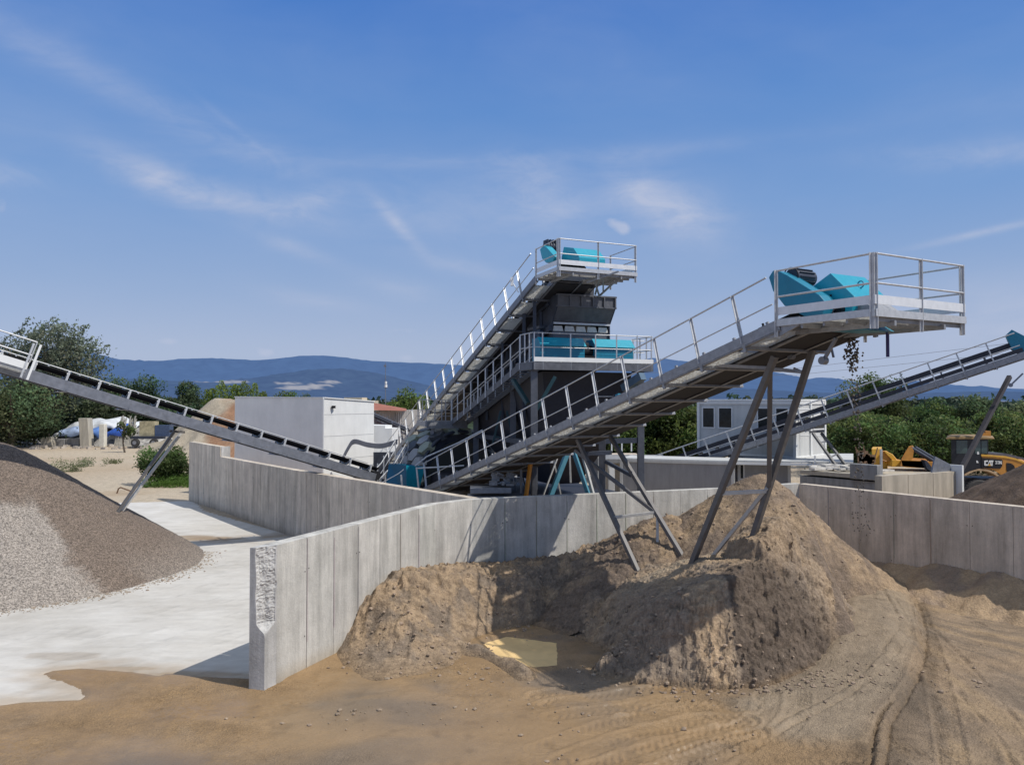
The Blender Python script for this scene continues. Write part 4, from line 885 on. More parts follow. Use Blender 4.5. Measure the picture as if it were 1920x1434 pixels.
    # cross members under the frame
    if cross:
        mb = MB(); s_ = ph
        mb.angle(fr.P(s_, cross[0], -ch/2-.05), fr.P(s_, cross[1], -ch/2-.05), .08, .08, .01, up=fr.n); 
        if near_walk: mb.box(fr.P(s_, .0, -ch/2-.06), fr.a*.035, fr.p*.03, fr.n*.09)
        c0 = mb.build('cross_member', mm, root)
        for i in range(1, int((L_-ph-.3)/cstep)+1): dup(c0, fr.a*cstep*i, root)
    if belly:
        mb = MB(); b0_, b1_ = bel or (a0, a1); mb.box(fr.P(L_/2, (b0_+b1_)/2, -ch/2-.02), fr.a*L_/2, fr.p*((b1_-b0_)/2), fr.n*.012); mb.build('belly_pan', MIDG if belly == 2 else mat('black_belt_underside', (.022, .022, .028), rough=.8, var=.3), root)
    if skirt:
        mb = MB(); mb.box(fr.P(Lb/2, a0-.01, belt_n+.10), fr.a*Lb/2, fr.p*.012, fr.n*.16); mb.box(fr.P(L_/2, .10, ch/2+.12), fr.a*L_/2, fr.p*.01, fr.n*.10); mb.build('skirt_rubber', mat('worn_rubber', (.045, .045, .055), rough=.7, var=.3), root)
    if near_rail:
        r0, r1 = rail_rng or (ph, L_-.05)
        mb = MB(); mb.tube([fr.P(r0, -.02, ch/2+rail_h-.03), fr.P(r1, -.02, ch/2+rail_h-.03)], .034 if skirt else .021, 8); mb.tube([fr.P(r0, -.02, ch/2+lowr), fr.P(r1, -.02, ch/2+lowr)], .024 if skirt else .016, 8)
        hr = mb.build('handrail', pm, root)
        make_posts(root, hr, fr, r0, r1, step, -.035, -.06, ch/2+rail_h+.03, pm, w=.10 if skirt else .07)
    if far_rail:
        mb = MB(); mb.tube([fr.P(far_walk[0], a1+.86, ch/2+rail_h), fr.P(L_, a1+.86, ch/2+rail_h)], .018, 6); hr = mb.build('far_handrail', pm, root); make_posts(root, hr, fr, far_walk[0], L_, step*1.5, a1+.86, 0, ch/2+rail_h, pm)
    if far_bar:
        mb = MB(); mb.tube([fr.P(0, a1+.05, belt_n+.26), fr.P(Lb, a1+.05, belt_n+.26)], .022, 6); s_ = ph+.8
        while s_ < Lb: mb.beam(fr.P(s_, a1+.05, belt_n+.08), fr.P(s_, a1+.05, belt_n+.27), .05, .05, fr.a); s_ += idl
        mb.build('pull_cord_rail', pm, root)
    return root, fr
def platform(root, P0, h, p, wd, ln, name='head_platform', toe=.17, drop=.30, nposts=2, mid=.55, hole=None, right=True, pm=None, m=None, toe_m=None, extra_back=False):
    """P0: near front corner at floor level; h: unit vector toward the head; p: unit vector across"""
    pm = pm or GALVW; m = m or GALV; toe_m = toe_m or mat('bright_aluminium_board', (.74, .75, .76), rough=.45, metal=.15, var=.08); P0 = V(P0); B = P0-h*ln
    mb = MB()                                    # floor planks (gratings) with a slot for the belt
    def rect(s0, s1, u0, u1): mb.box(B + h*(s0+s1)/2 + p*(u0+u1)/2 - UPZ*.02, h*(s1-s0)/2, p*(u1-u0)/2, UPZ*.015)
    if hole:
        rect(0, ln, .04, hole[0]); rect(0, ln, hole[1], wd-.04); rect(hole[2], ln, hole[0]+.01, hole[1]-.01)
    else: rect(0, ln, .04, wd-.04)
    dk = mb.build(name, GRATE, root)
    mb = MB()
    for s_ in np.linspace(.1, ln-.1, 5 if ln > 2 else 3): mb.beam(B+h*s_+p*.03-UPZ*.10, B+h*s_+p*(wd-.03)-UPZ*.10, .05, .10)
    for u in (.6, wd-.7): mb.beam(B+p*u-UPZ*.17, P0+p*u-UPZ*.17, .06, .10)
    mb.build('floor_joists', m, dk)
    mb = MB()
    mb.chan(B, P0, .05, .14, .012, side=-1 if h.cross(UPZ).dot(p) > 0 else 1); mb.beam(P0, P0+p*wd, .05, .14); mb.beam(B+p*wd, P0+p*wd, .05, .14); mb.build('edge_beam', pm, dk)
    mb = MB()
    for a, b in ((B+h*.05, P0), (P0, P0+p*wd), (P0+p*wd, B+p*wd)): mb.beam(a+UPZ*(.16+toe/2), b+UPZ*(.16+toe/2), .012, toe)
    mb.build('toe_board', toe_m, dk)
    mb = MB()
    for z in (1.1, mid):
        mb.tube([B+UPZ*z, P0-h*.03+UPZ*z], .021, 8); mb.tube([P0+p*.03+UPZ*z, P0+p*(wd-.03)+UPZ*z], .021, 8); mb.tube([P0+p*wd-h*.03+UPZ*z, B+p*wd+UPZ*z], .021, 8)
    gr = mb.build('guard_rail', pm, dk)
    pp = [B+h*.02, P0-h*.05, P0+p*.06, P0+p*(wd-.05), P0+p*wd-h*.06, B+p*wd+h*.04] + [P0+p*(wd*(i+1)/(nposts+1)) for i in range(nposts)]
    out = p*-.03
    mb = MB(); q = pp[0]; mb.angle(q+out-UPZ*drop, q+out+UPZ*1.12, .06, .05, .012, up=h); a0 = mb.build('post', pm, gr)
    # same post copied round the platform
    for q2 in pp[1:]: dup(a0, (q2-q), gr)
    return dk
# ---------------------------------------------------------------- conveyor over the sand heaps
HA = V((5.75, 16.3, 7.62)); d_ = V((.497, -.868, 0)); TA = V((-3.62, 32.6, 2.38)); 
TA = W(795, 919, 32.6); HAe = W(1462, 608, 16.2)
cvA, fA = conveyor('belt_conveyor', 'big galvanised belt conveyor rising over the front wall to a railed turquoise head', TA, HAe, near_walk=True, far_walk=(17.0,), cross=(0, 2.72), extra=.75, ph=.35, bel=(.72, 2.62))
hA, pA = fA.h, fA.p
P0A = W(1641, 591, 14.25); P0A.z = 7.74
platform(cvA, P0A, hA, pA, 2.87, 2.3, hole=(.85, 1.95, 1.75), nposts=1)
# link plates between slope and platform
mb = MB(); mb.prism([HAe-UPZ*.25, HAe+hA*.5-UPZ*.06, HAe+hA*.5+UPZ*.12, HAe+UPZ*.12, fA.P(fA.L-.4, 0, .1), fA.P(fA.L-.5, 0, -.14)], pA*.04); mb.build('gusset_plate', GALV, cvA)
def uplane(fr, u): return fr.O + fr.p*u, fr.p
def trace(fr, u, pts): o, n = uplane(fr, u); return [hit(x, y, o, n) for x, y in pts]
# hood over the head drum
mb = MB(); pl = trace(fA, .88, [(1518, 541), (1557, 512), (1602, 556), (1596, 588), (1520, 588)]); mb.prism(pl, pA*1.12)
hd = mb.build('head_hood', TEAL, cvA, bevel=.012)
mb = MB(); c_ = (pl[1]*.45+pl[2]*.55)+pA*.55+UPZ*.02; mb.tube([c_+hA*(.07*math.cos(t))+UPZ*(.07*math.sin(t)+.05) for t in np.linspace(0, 2*math.pi, 15)], .014, 6); mb.build('lifting_eye', TEALD, hd)
mb = MB(); mb.prism([q+pA*.15 for q in trace(fA, .9, [(1600, 556), (1640, 586), (1640, 596), (1560, 596)])], pA*.8); mb.build('chute_lip', GALV, cvA)
# drive cover
mb = MB(); pl = trace(fA, .42, [(1441, 520), (1449, 507), (1462, 509), (1476, 516), (1536, 553), (1547, 566), (1541, 592), (1509, 594), (1470, 573), (1449, 546)]); mb.prism(pl, pA*.3); dc = mb.build('drive_cover', TEALD, cvA, bevel=.02)
mb = MB(); mb.prism([p+pA*.31+hA*0 for p in [pl[2], pl[3], pl[4], pl[5], pl[5]-UPZ*.06, pl[4]-UPZ*.06, pl[3]-UPZ*.06, pl[2]-UPZ*.06]], pA*.01); mb.build('cover_rim', TEAL, dc)
mc_ = hit(1500, 521, *uplane(fA, .95)); mb = MB(); mb.tube([mc_-pA*.25, mc_+pA*.35], .17, 20); mb.tube([mc_-pA*.26+UPZ*.0, mc_-pA*.24], .19, 20)
for k in range(12): t = k*math.pi/6; mb.box(mc_+pA*.05+(hA*math.cos(t)+UPZ*math.sin(t))*.185, pA*.24, (hA*math.cos(t)+UPZ*math.sin(t))*.02, (hA*-math.sin(t)+UPZ*math.cos(t))*.008)
mb.build('drive_motor', DARK, cvA)
mb = MB(); mb.tube([mc_-pA*.30+(hA*math.cos(t)+UPZ*math.sin(t))*.2 for t in np.linspace(0, 2*math.pi, 25)], .012, 6, caps=False); mb.build('fan_guard', RUB, cvA)
# head chute below the platform, scraper arms
mb = MB(); q = trace(fA, .95, [(1545, 596), (1600, 604), (1625, 618), (1560, 622)]); mb.prism(q, pA*.9); mb.build('discharge_chute', TEALD, cvA)
def hang(fr, u, a, b, r, m, nm, ball=0, root=cvA):
    p = hit(*a, *uplane(fr, u)); q = hit(*b, *uplane(fr, u)); mb = MB(); mb.beam(p, q, r*2, r*2)
    if ball: mb.tube([q-fr.p*.07, q+fr.p*.07], ball, 16)
    return mb.build(nm, m, root)
hang(fA, 1.0, (1568, 634), (1544, 676), .03, GALVD, 'scraper_weight_arm', .085)
hang(fA, 1.9, (1492, 648), (1484, 668), .03, GALVD, 'scraper_weight_arm', .07)
hang(fA, 2.6, (1556, 640), (1563, 670), .02, GALVD, 'cable_bracket'); hang(fA, 2.6, (1640, 618), (1642, 632), .04, GALVD, 'junction_box'); hang(fA, 2.8, (1655, 617), (1657, 624), .03, GALVD, 'junction_box')
_pq = W(1664, 618, 16.4); mb = MB(); mb.tube([_pq, _pq-UPZ*.58], .035, 10); mb.build('drop_pipe', mat('dark_violet_plastic', (.03, .02, .12), rough=.4), cvA)
mb = MB(); q1 = fA.P(fA.L-1.1, 0, .3); mb.box(q1+pA*.8, fA.a*.09, pA*.09, fA.n*.09); mb.box(q1+pA*.8+fA.n*.12, fA.a*.02, pA*.02, fA.n*.06); mb.build('pull_cord_switch', RUB, cvA)
mb = MB(); q1 = fA.P(9.6, 0, .33); mb.box(fA.P(13.0, .7, .32), fA.a*.07, pA*.05, fA.n*.09); mb.build('pull_cord_switch', TEALD, cvA)
# box-section legs
def leg(root, p0, p1, w=.12, m=LEGM, nm='leg', h=None):
    mb = MB(); mb.beam(p0, p1, w, h or w); return mb.build(nm, m, root, bevel=.008)
LT = W(1453, 668, 17.5); LB = W(1296, 1060, 19.7); RT = W(1524, 655, 18.0); RB = W(1398, 1050, 19.6)
leg(cvA, LT, LB, .135); leg(cvA, RT, RB, .135)
leg(cvA, W(1444, 690, 18.0), W(1442, 912, 18.9), .11)
leg(cvA, LT.lerp(LB, .63), RT.lerp(RB, .655), .09, LEGL, 'cross_brace'); leg(cvA, W(1440, 914, 19.0), W(1335, 1044, 20.2), .09, LEGL, 'brace')
leg(cvA, W(1318, 684, 18.6), W(1448, 690, 17.9), .08, GALV, 'cross_beam'); leg(cvA, W(1448, 692, 17.9), W(1512, 698, 18.6), .08, GALV, 'cross_beam'); leg(cvA, W(1488, 690, 18.8), W(1502, 696, 18.8), .05, GALV, 'cross_beam')
L1T = W(1083, 824, 24.2); L1B = W(1198, 1075, 21.6); L2T = W(1144, 818, 24.6); L2B = W(1290, 1060, 21.5)
leg(cvA, L1T, L1B, .12); leg(cvA, L2T, L2B, .12); leg(cvA, W(1078, 844, 24.3), L2T.lerp(L2B, .63), .10, LEGM, 'brace'); leg(cvA, L1T.lerp(L1B, .61), L2T.lerp(L2B, .62), .08, LEGL, 'cross_brace')
leg(cvA, L2T.lerp(L2B, .64), W(1233, 1060, 22.3), .08, LEGL, 'brace')
leg(cvA, W(1129, 812, 27.6), W(1129, 940, 27.9), .24, MIDG, 'column'); leg(cvA, W(1090, 851, 26.5), W(1146, 848, 26.8), .14, DARK, 'cross_beam'); leg(cvA, W(1135, 865, 27.6), W(1185, 892, 27.2), .12, DARK, 'brace')
# falling material under the head
mb = MB(); r = random.Random(9)
def lump(mb, c, s):
    o = len(mb.v); n = 6; vs = [c+UPZ*s*r.uniform(.8, 1.2)]+[c+V((math.cos(k*math.pi/3)*s*r.uniform(.5, 1.2), math.sin(k*math.pi/3)*s*r.uniform(.5, 1.2), s*r.uniform(-.5, .5))) for k in range(6)]+[c-UPZ*s*r.uniform(.8, 1.2)]
    mb.add(vs, [(0, 1+k, 1+(k+1) % 6) for k in range(6)]+[(7, 1+(k+1) % 6, 1+k) for k in range(6)])
for i in range(260):
    t = r.random()**1.5; px = 1602+14*t+r.gauss(0, 5+2*math.sin(t*9)); py = 628+t*345; d = 17.6+r.gauss(0, .12)
    if r.random() < .25+.75*(abs(math.sin(t*40)) > .5): lump(mb, W(px, py, d), r.uniform(.012, .045)*(1.1-.4*t))
for i in range(90):
    t = r.random(); px = 1590+r.gauss(0, 4)+4*t; lump(mb, W(px, 628+t*70, 17.6), r.uniform(.015, .045))
for i in range(30): lump(mb, W(1615+r.gauss(0, 14), 962+r.gauss(0, 8)+r.random()*40, 18.3), r.uniform(.012, .03))
tag(mb.build('falling_gravel', mat('damp_gravel_lumps', (.10, .085, .07), rough=.9, var=.4, scale=30), None), 'dark clumps of damp gravel falling from the turquoise conveyor head', 'falling gravel', kind='stuff')

# ---------------------------------------------------------------- long conveyor on the left
a = W(135, 724, 27.3); b = W(655, 879, 34.0); dv = b-a; tailB = a+dv*1.12; headB = a-dv*.62
cvB, fB = conveyor('belt_conveyor', 'long dark grey belt conveyor sloping down from the left over the pale slab', tailB, headB, flip=1 if True else -1, u_f=(0, 1.0), near_walk=False, near_rail=False, cross=(-.1, 1.9), cstep=2.12, ch=.34, mm=GALVD, far_bar=True, belly=2, idl=1.045, ph=.1, pm=GALVW, fmat=GALVD)
if fB.P(0, 1, 0).y < fB.P(0, 0, 0).y:            # far side must lie away from the camera
    raise RuntimeError('conveyor B flipped')
# head platform side of conveyor B
s_ = (W(45, 690, 26.5)-fB.O).dot(fB.a)
mb = MB(); 
for n_ in (.55, 1.02): mb.tube([fB.P(s_, -.75, n_), fB.P(fB.L, -.75, n_)], .024, 8)
mb.tube([fB.P(s_, -.75, .3), fB.P(s_, -.75, 1.02)], .024, 8)
hr = mb.build('handrail', GALVW, cvB); mb = MB(); mb.box(fB.P((s_+fB.L)/2, -.76, .17), fB.a*(fB.L-s_)/2, fB.p*.01, fB.n*.12); mb.build('toe_board', WHITEP, hr)
mb = MB(); mb.box(fB.P(s_-.12, -.8, .35), fB.a*.035, fB.p*.04, fB.n*.62); q0 = mb.build('post', WHITEP, hr); mb = MB(); mb.box(fB.P(s_+.08, -.78, .35), fB.a*.03, fB.p*.04, fB.n*.6); q1 = mb.build('post', GALVW, hr); dup(q1, fB.a*1.4, hr); dup(q1, fB.a*2.8, hr)
mb = MB(); mb.box(fB.P((s_+fB.L)/2, -.4, -.05), fB.a*(fB.L-s_)/2, fB.p*.36, fB.n*.02); mb.build('walkway_grating', GRATE, cvB)
t0 = W(327, 808, 30.6); 
leg(cvB, t0, W(205, 982, 28.9), .10, LEGM); leg(cvB, W(342, 809, 31.4), W(210, 982, 29.4), .10, LEGL); leg(cvB, W(322, 822, 31.2), W(250, 915, 31.8), .08, LEGL, 'brace')
leg(cvB, W(318, 808, 30.7), W(346, 810, 31.2), .10, LEGM, 'cross_beam')

# ---------------------------------------------------------------- right-hand far conveyor
c1_ = W(1190, 905, 48.6); c2_ = W(1820, 698, 39.8); dv = (c2_-c1_); headC = c1_+dv*1.13
cvC, fC = conveyor('belt_conveyor', 'slim galvanised belt conveyor rising to the right in front of the site cabins', c1_, headC, u_f=(.62, 1.35), near_walk=True, cross=(0, 1.8), belly=True, ph=.9, step=1.40, mm=GALV, ch=.30, rail_h=1.05, belt_n=.55, pm=GALVW, skirt=True, bel=(.1, 1.5))
mb = MB()
for s_ in (fC.L-2.2,): mb.prism(trace(fC, .3, [(1886, 628), (1897, 618), (1925, 632), (1930, 660), (1918, 664), (1898, 655)]), fC.p*.7)
mb.build('head_hood', TEALD, cvC)
LC = W(1893, 706, 40.5)
leg(cvC, LC, W(1768, 945, 36.8), .20, mat('dark_leg', (.06, .055, .06), rough=.5, metal=.4, var=.2)); 
hang(fC, .2, (1918, 700), (1895, 722), .04, GALVD, 'scraper_weight_arm', .10, cvC)
LM = mat('dark_lattice', (.13, .13, .13), rough=.5, metal=.4, var=.2)
t1, b1 = W(1524, 812, 43.0), W(1614, 938, 39.5); t2, b2 = W(1540, 812, 43.6), W(1622, 920, 40.5)
leg(cvC, t1, b1, .13, LM); leg(cvC, t2, b2, .13, LM)
for q in (.15, .38, .62, .9): leg(cvC, t1.lerp(b1, q), t2.lerp(b2, q), .07, GALV, 'rung')
leg(cvC, W(1518, 810, 43.2), W(1545, 808, 43.3), .12, LM, 'cross_beam')

# ---------------------------------------------------------------- steep conveyor feeding the screening tower
HD = W(1006, 521, 30.2); TD = W(699, 899, 52.8)
cvD, fD = conveyor('belt_conveyor', 'steep railed belt conveyor climbing from the left to the top of the dark screening tower', TD, HD, near_walk=True, cross=(0, 2.6), bel=(.75, 2.5), far_walk=(0,), ph=.3, step=1.4, pm=GALVW, ch=.24, extra=.6, rail_h=1.05, mm=GALVD)
hD, pD = fD.h, fD.p
P0D = HD+hD*2.0; P0D.z = HD.z+.12
k_ = W(1048, 503, 28.2); P0D = V((k_.x, k_.y, k_.z))
platform(cvD, P0D, (P0D-V((HD.x, HD.y, P0D.z))).normalized(), pD, 3.4, (P0D-HD).length, nposts=1, hole=(.8, 1.9, 1.7))
mb = MB(); pl = trace(fD, .95, [(1053, 482), (1057, 463), (1075, 465), (1086, 482), (1086, 490), (1053, 490)]); mb.prism(pl, pD*1.15); mb.build('head_hood', TEAL, cvD, bevel=.015)
mb = MB(); pl = trace(fD, .55, [(1012, 468), (1018, 460), (1024, 463), (1040, 481), (1036, 491), (1024, 493), (1016, 485)]); mb.prism(pl, pD*.3); mb.build('drive_cover', TEAL, cvD, bevel=.02)
mc_ = hit(1034, 463, *uplane(fD, 1.0)); mb = MB(); mb.tube([mc_-pD*.3, mc_+pD*.3], .19, 16)
for k in range(5): mb.box(mc_+pD*(-.25+.12*k)+UPZ*.1, pD*.02, hD*.2, UPZ*.16)
mb.build('drive_motor', DARK, cvD)
mb = MB(); q = W(1088, 520, 29.8); 
for a_, b_ in ((W(1113, 521, 29.2), W(1124, 556, 30.6)), (W(1124, 522, 29.4), W(1116, 552, 30.8)), (W(1131, 520, 29.4), W(1131, 548, 30.4)), (W(1153, 528, 29.6), W(1126, 553, 30.5)), (W(1100, 530, 29.3), W(1160, 509, 29.0))): mb.beam(a_, b_, .06, .06)
mb.build('support_braces', GALV, cvD)
mb = MB(); mb.box(W(960, 528, 31.6), .12, .12, .35); mb.tube([W(960, 528, 31.6), W(972, 548, 31.4)], .02, 6); mb.build('lamp', WHITEP, cvD)
# ================================================================== SCREENING TOWER
OT = V((.81, 29.5, 0)); bT = V((-.38, .925, 0)); pT = V((.925, .38, 0)); bT.normalize(); pT.normalize()
def T(s, u, z): q = OT+bT*s+pT*u; return V((q.x, q.y, z))
tw = thing('screening_tower', 'dark steel screening tower with turquoise motor covers and railed deck under the steep conveyor', 'screening plant', (T(3, 2, 0).x, T(3, 2, 0).y, 0))
ZD = 7.62; WD = 5.3
def tbox(mb, s0, s1, u0, u1, z0, z1): mb.box(T((s0+s1)/2, (u0+u1)/2, (z0+z1)/2), bT*(s1-s0)/2, pT*(u1-u0)/2, UPZ*(z1-z0)/2)
mb = MB(); tbox(mb, 0, 1.6, 0, WD, ZD-.05, ZD); 
dk = mb.build('deck', GRATE, tw)
mb = MB(); tbox(mb, -.06, 0, 0, WD, ZD-.32, ZD-.02); tbox(mb, 0, 1.6, -.06, 0, ZD-.32, ZD-.02); tbox(mb, 0, 1.6, WD, WD+.06, ZD-.32, ZD-.02)
for u in np.arange(.6, WD, .9): tbox(mb, 0, 1.5, u, u+.06, ZD-.2, ZD-.055)
mb.build('deck_beam', MIDG, dk)
mb = MB(); tbox(mb, -.075, -.06, 0, WD, ZD+.0, ZD+.17); tbox(mb, 0, 1.6, WD+.06, WD+.075, ZD, ZD+.17); mb.build('toe_board', WHITEP, dk)
mb = MB()
for z in (.55, 1.1): mb.tube([T(1.2, -.02, ZD+z), T(0, -.02, ZD+z)], .02, 6); mb.tube([T(-.03, .02, ZD+z), T(-.03, WD, ZD+z)], .02, 6); mb.tube([T(0, WD+.02, ZD+z), T(1.6, WD+.02, ZD+z)], .02, 6)
for z in (.5, 1.0): mb.tube([T(.9, WD-.6, ZD+z), T(.9, WD+.2, ZD+z)], .018, 6)
gr = mb.build('guard_rail', GALVW, dk)
mb = MB(); mb.beam(T(-.03, .03, ZD-.3), T(-.03, .03, ZD+1.12), .05, .05); p0 = mb.build('post', GALVW, gr)
for u in (.35, 1.55, 2.65, 3.6, 4.55, WD-.08): dup(p0, pT*u, gr)
for s_, u in ((.35, -.05), (.8, -.05), (1.25, -.05), (.5, WD), (1.0, WD), (1.55, WD)): dup(p0, bT*s_+pT*u, gr)
# motor covers
def cover(u0, u1, lbl=None):
    s0, s1, z0, z1 = .55, 1.35, ZD+.02, ZD+.98
    prof = [(s0, z0), (s0, z1-.30), (s0-.08, z1-.32), (s0+.25, z1), (s1, z1), (s1, z0)]
    mb = MB(); mb.prism([T(s, u0, z) for s, z in prof], pT*(u1-u0)); o = mb.build('motor_cover', TEALD, tw, bevel=.012)
    mb = MB(); mb.prism([T(s0-.10, u0-.03, z1-.33), T(s0+.24, u0-.03, z1+.015), T(s0+.24, u1+.03, z1+.015), T(s0-.10, u1+.03, z1-.33)], UPZ*.012-bT*.012); mb.build('lid', TEAL, o)
    mb = MB()
    for z in (z0+.32, z0+.44): mb.box(T(s0-.004, (u0+u1)/2, z), bT*.006, pT*(u1-u0)/2*.98, UPZ*.008)
    for u in (u0+.25, (u0+u1)/2, u1-.25): mb.box(T(s0-.01, u, z1-.40), bT*.012, pT*.05, UPZ*.03)
    mb.build('latch_strip', TEALD, o)
cover(.55, 2.5); cover(2.98, 4.75)
mb = MB(); mb.tube([T(.95, 2.5, ZD+.5), T(.95, 2.98, ZD+.5)], .24, 18); mb.tube([T(.95, 2.55, ZD+.74), T(.95, 2.85, ZD+.74)], .12, 12); tbox(mb, .6, 1.3, 2.52, 2.96, ZD, ZD+.3); mb.build('coupling_housing', RUB, tw)
# screen box
mb = MB(); ub0, ub1 = 1.60, 4.22
side = [(1.62, 9.30), (1.62, 7.75), (3.2, 7.3), (11.0, 5.6), (11.0, 8.1), (6.4, 9.2), (2.4, 10.42), (1.12, 10.42), (1.12, 9.97)]
mb.prism([T(s, ub0-.05, z) for s, z in side], pT*.05); mb.prism([T(s, ub1, z) for s, z in side], pT*.05)
sp_ = mb.build('screen_side_plate', DARK, tw)
mb = MB(); tbox(mb, 3.0, 10.8, ub0+.02, ub1-.02, 5.9, 6.0); mb.quad(T(2.4, ub0, 10.36), T(2.4, ub1, 10.36), T(10.9, ub1, 8.0), T(10.9, ub0, 8.0)); mb.quad(T(2.0, ub0, 8.0), T(2.0, ub1, 8.0), T(10.9, ub1, 5.8), T(10.9, ub0, 5.8)); tbox(mb, 2.2, 2.3, ub0, ub1, 7.8, 10.3); mb.build('screen_deck', RUB, tw)
mb = MB()
mb.quad(T(1.12, ub0, 9.97), T(1.12, ub1, 9.97), T(1.64, ub1, 9.30), T(1.64, ub0, 9.30)); tbox(mb, 1.12, 1.18, ub0, ub1, 9.97, 10.40); tbox(mb, 1.05, 1.2, ub0-.06, ub1+.06, 10.38, 10.44); tbox(mb, 1.07, 1.2, ub0-.06, ub1+.06, 9.93, 9.98)
for i in range(6): u = ub0+(ub1-ub0)*i/5; tbox(mb, 1.05, 1.12, u-.03, u+.03, 9.97, 10.4)
mb.build('feed_box', MIDG, tw)
mb = MB(); tbox(mb, 1.70, 1.75, ub0, ub1, 7.7, 8.98); mb.build('front_panel', MIDG, tw)
mb = MB(); tbox(mb, 1.52, 1.72, ub0, ub1, 9.26, 9.33); mb.build('lip_strip', GALVW, tw)
for i in range(5):
    u = ub0+.03+(ub1-ub0)*i/5; w_ = (ub1-ub0)/5; mb = MB(); mb.prism([T(1.66, u, 8.98), T(1.66, u+w_-.05, 8.98), T(1.66, u+w_-.12, 9.20), T(1.66, u+.03, 9.20)], bT*.03); mb.build('rubber_flap', mat('pale_rubber_flap', (.62, .60, .55), rough=.6, var=.15, scale=8), tw)
# stiffening ribs, bearings and springs on the visible side
mb = MB()
for s_, z0, z1 in ((2.6, 7.6, 10.3), (4.3, 7.1, 9.8), (6.4, 6.7, 9.2), (8.4, 6.3, 8.7)): mb.beam(T(s_, ub0-.10, z0), T(s_, ub0-.10, z1), .10, .09)
mb.beam(T(1.6, ub0-.12, 9.1), T(9.8, ub0-.12, 6.75), .10, .26); mb.beam(T(1.8, ub0-.1, 10.1), T(10.6, ub0-.1, 8.0), .08, .14)
mb.build('side_rib', DARK, sp_)
mb = MB(); tbox(mb, 2.2, 3.2, ub0-.35, ub0-.08, 8.0, 9.1); mb.build('bearing_housing', mat('slate_blue_steel', (.06, .085, .13), rough=.45, metal=.2), sp_, bevel=.04)
mb = MB(); tbox(mb, 2.1, 3.3, ub0-.40, ub0-.06, 9.1, 9.22); tbox(mb, 2.1, 3.3, ub0-.40, ub0-.06, 7.85, 7.95); mb.build('housing_flange', MIDG, sp_)
mb = MB()
for s_ in (5.0, 7.2):
    c_ = T(s_, ub0-.2, 7.9-.22*(s_-5)); mb.tube([c_+(bT*math.cos(t)+UPZ*math.sin(t))*.42 for t in np.linspace(0, 2*math.pi, 21)], .045, 6, caps=False); mb.tube([c_-pT*.1, c_+pT*.1], .12, 12)
mb.build('flywheel', DARK, sp_)
# chute from the conveyor head into the feed box
mb = MB(); r0 = [T(1.35, 1.75, 10.42), T(1.35, 3.35, 10.42), T(3.0, 3.35, 10.42), T(3.0, 1.75, 10.42)]; z_ = 11.0
r1 = [q+UPZ*.45-bT*.06 for q in r0]; mb.loft(r0, r1); mb.loft(r1, [T(.7, 1.55, 11.25), T(.7, 3.2, 11.25), T(2.6, 3.2, 11.3), T(2.6, 1.55, 11.3)]); mb.build('transfer_chute', MIDG, tw)
mb = MB(); tbox(mb, 1.5, 4, 1.0, 1.7, 10.5, 10.56); mb.build('chute_platform', GALVD, tw)
# frame: columns, beams, braces
def tleg(s0, u0, z0, s1, u1, z1, w, m, nm): return leg(tw, T(s0, u0, z0), T(s1, u1, z1), w, m, nm)
for s_, u in ((.25, .15), (.25, WD-.4), (4.2, .9), (9.0, .9), (9.0, WD-.6), (4.2, WD-.4)): tleg(s_, u, 0, s_, u, ZD-.3 if s_ < 5 else 6.0, .26, MIDG, 'column')
for s_ in (2.0, 3.1): tleg(s_, .95, 5.2, s_, .95, 10.6, .14, DARK, 'upright')
for s_, z in ((5.6, 9.4), (7.6, 8.7), (9.8, 8.2)): tleg(s_, .95, 5.2, s_, .95, z, .12, DARK, 'upright')

MUTE = mat('faded_blue_paint', (.075, .24, .31), rough=.5, var=.15, dirt=((.15, .22, .25), 6, .5, .5)); TB = mat('dark_teal_brace', (.012, .05, .06), rough=.5, var=.1)
leg(tw, W(962, 712, 31.0), W(990, 757, 30.0), .16, TB, 'brace'); leg(tw, W(1041, 706, 29.9), W(1006, 768, 29.9), .14, TB, 'brace'); leg(tw, W(939, 770, 34), W(924, 832, 34), .10, TB, 'brace'); leg(tw, W(950, 770, 34), W(965, 832, 34), .10, TB, 'brace'); leg(tw, W(928, 819, 34), W(960, 822, 34), .09, TB, 'brace')
leg(tw, W(1064, 848, 29.2), W(1030, 935, 28.9), .17, MUTE, 'brace'); leg(tw, W(1076, 848, 29.2), W(1106, 935, 28.9), .14, MUTE, 'brace'); leg(tw, W(1092, 852, 29.4), W(1114, 932, 29.0), .10, LEGL, 'brace'); leg(tw, W(1068, 848, 30), W(1070, 905, 30), .07, LEGL, 'brace'); leg(tw, W(1050, 846, 30), W(1018, 930, 29.5), .05, LEGL, 'brace')
leg(tw, W(1036, 850, 30), W(1052, 930, 30), .05, LEGL, 'brace')
leg(tw, W(1002, 870, 29.5), W(1002, 940, 29.5), .17, MIDG, 'column'); leg(tw, W(995, 866, 28.6), W(986, 932, 28.4), .12, ORNG, 'orange_strut'); leg(tw, W(977, 880, 28.5), W(990, 930, 28.5), .04, RUB, 'hose')
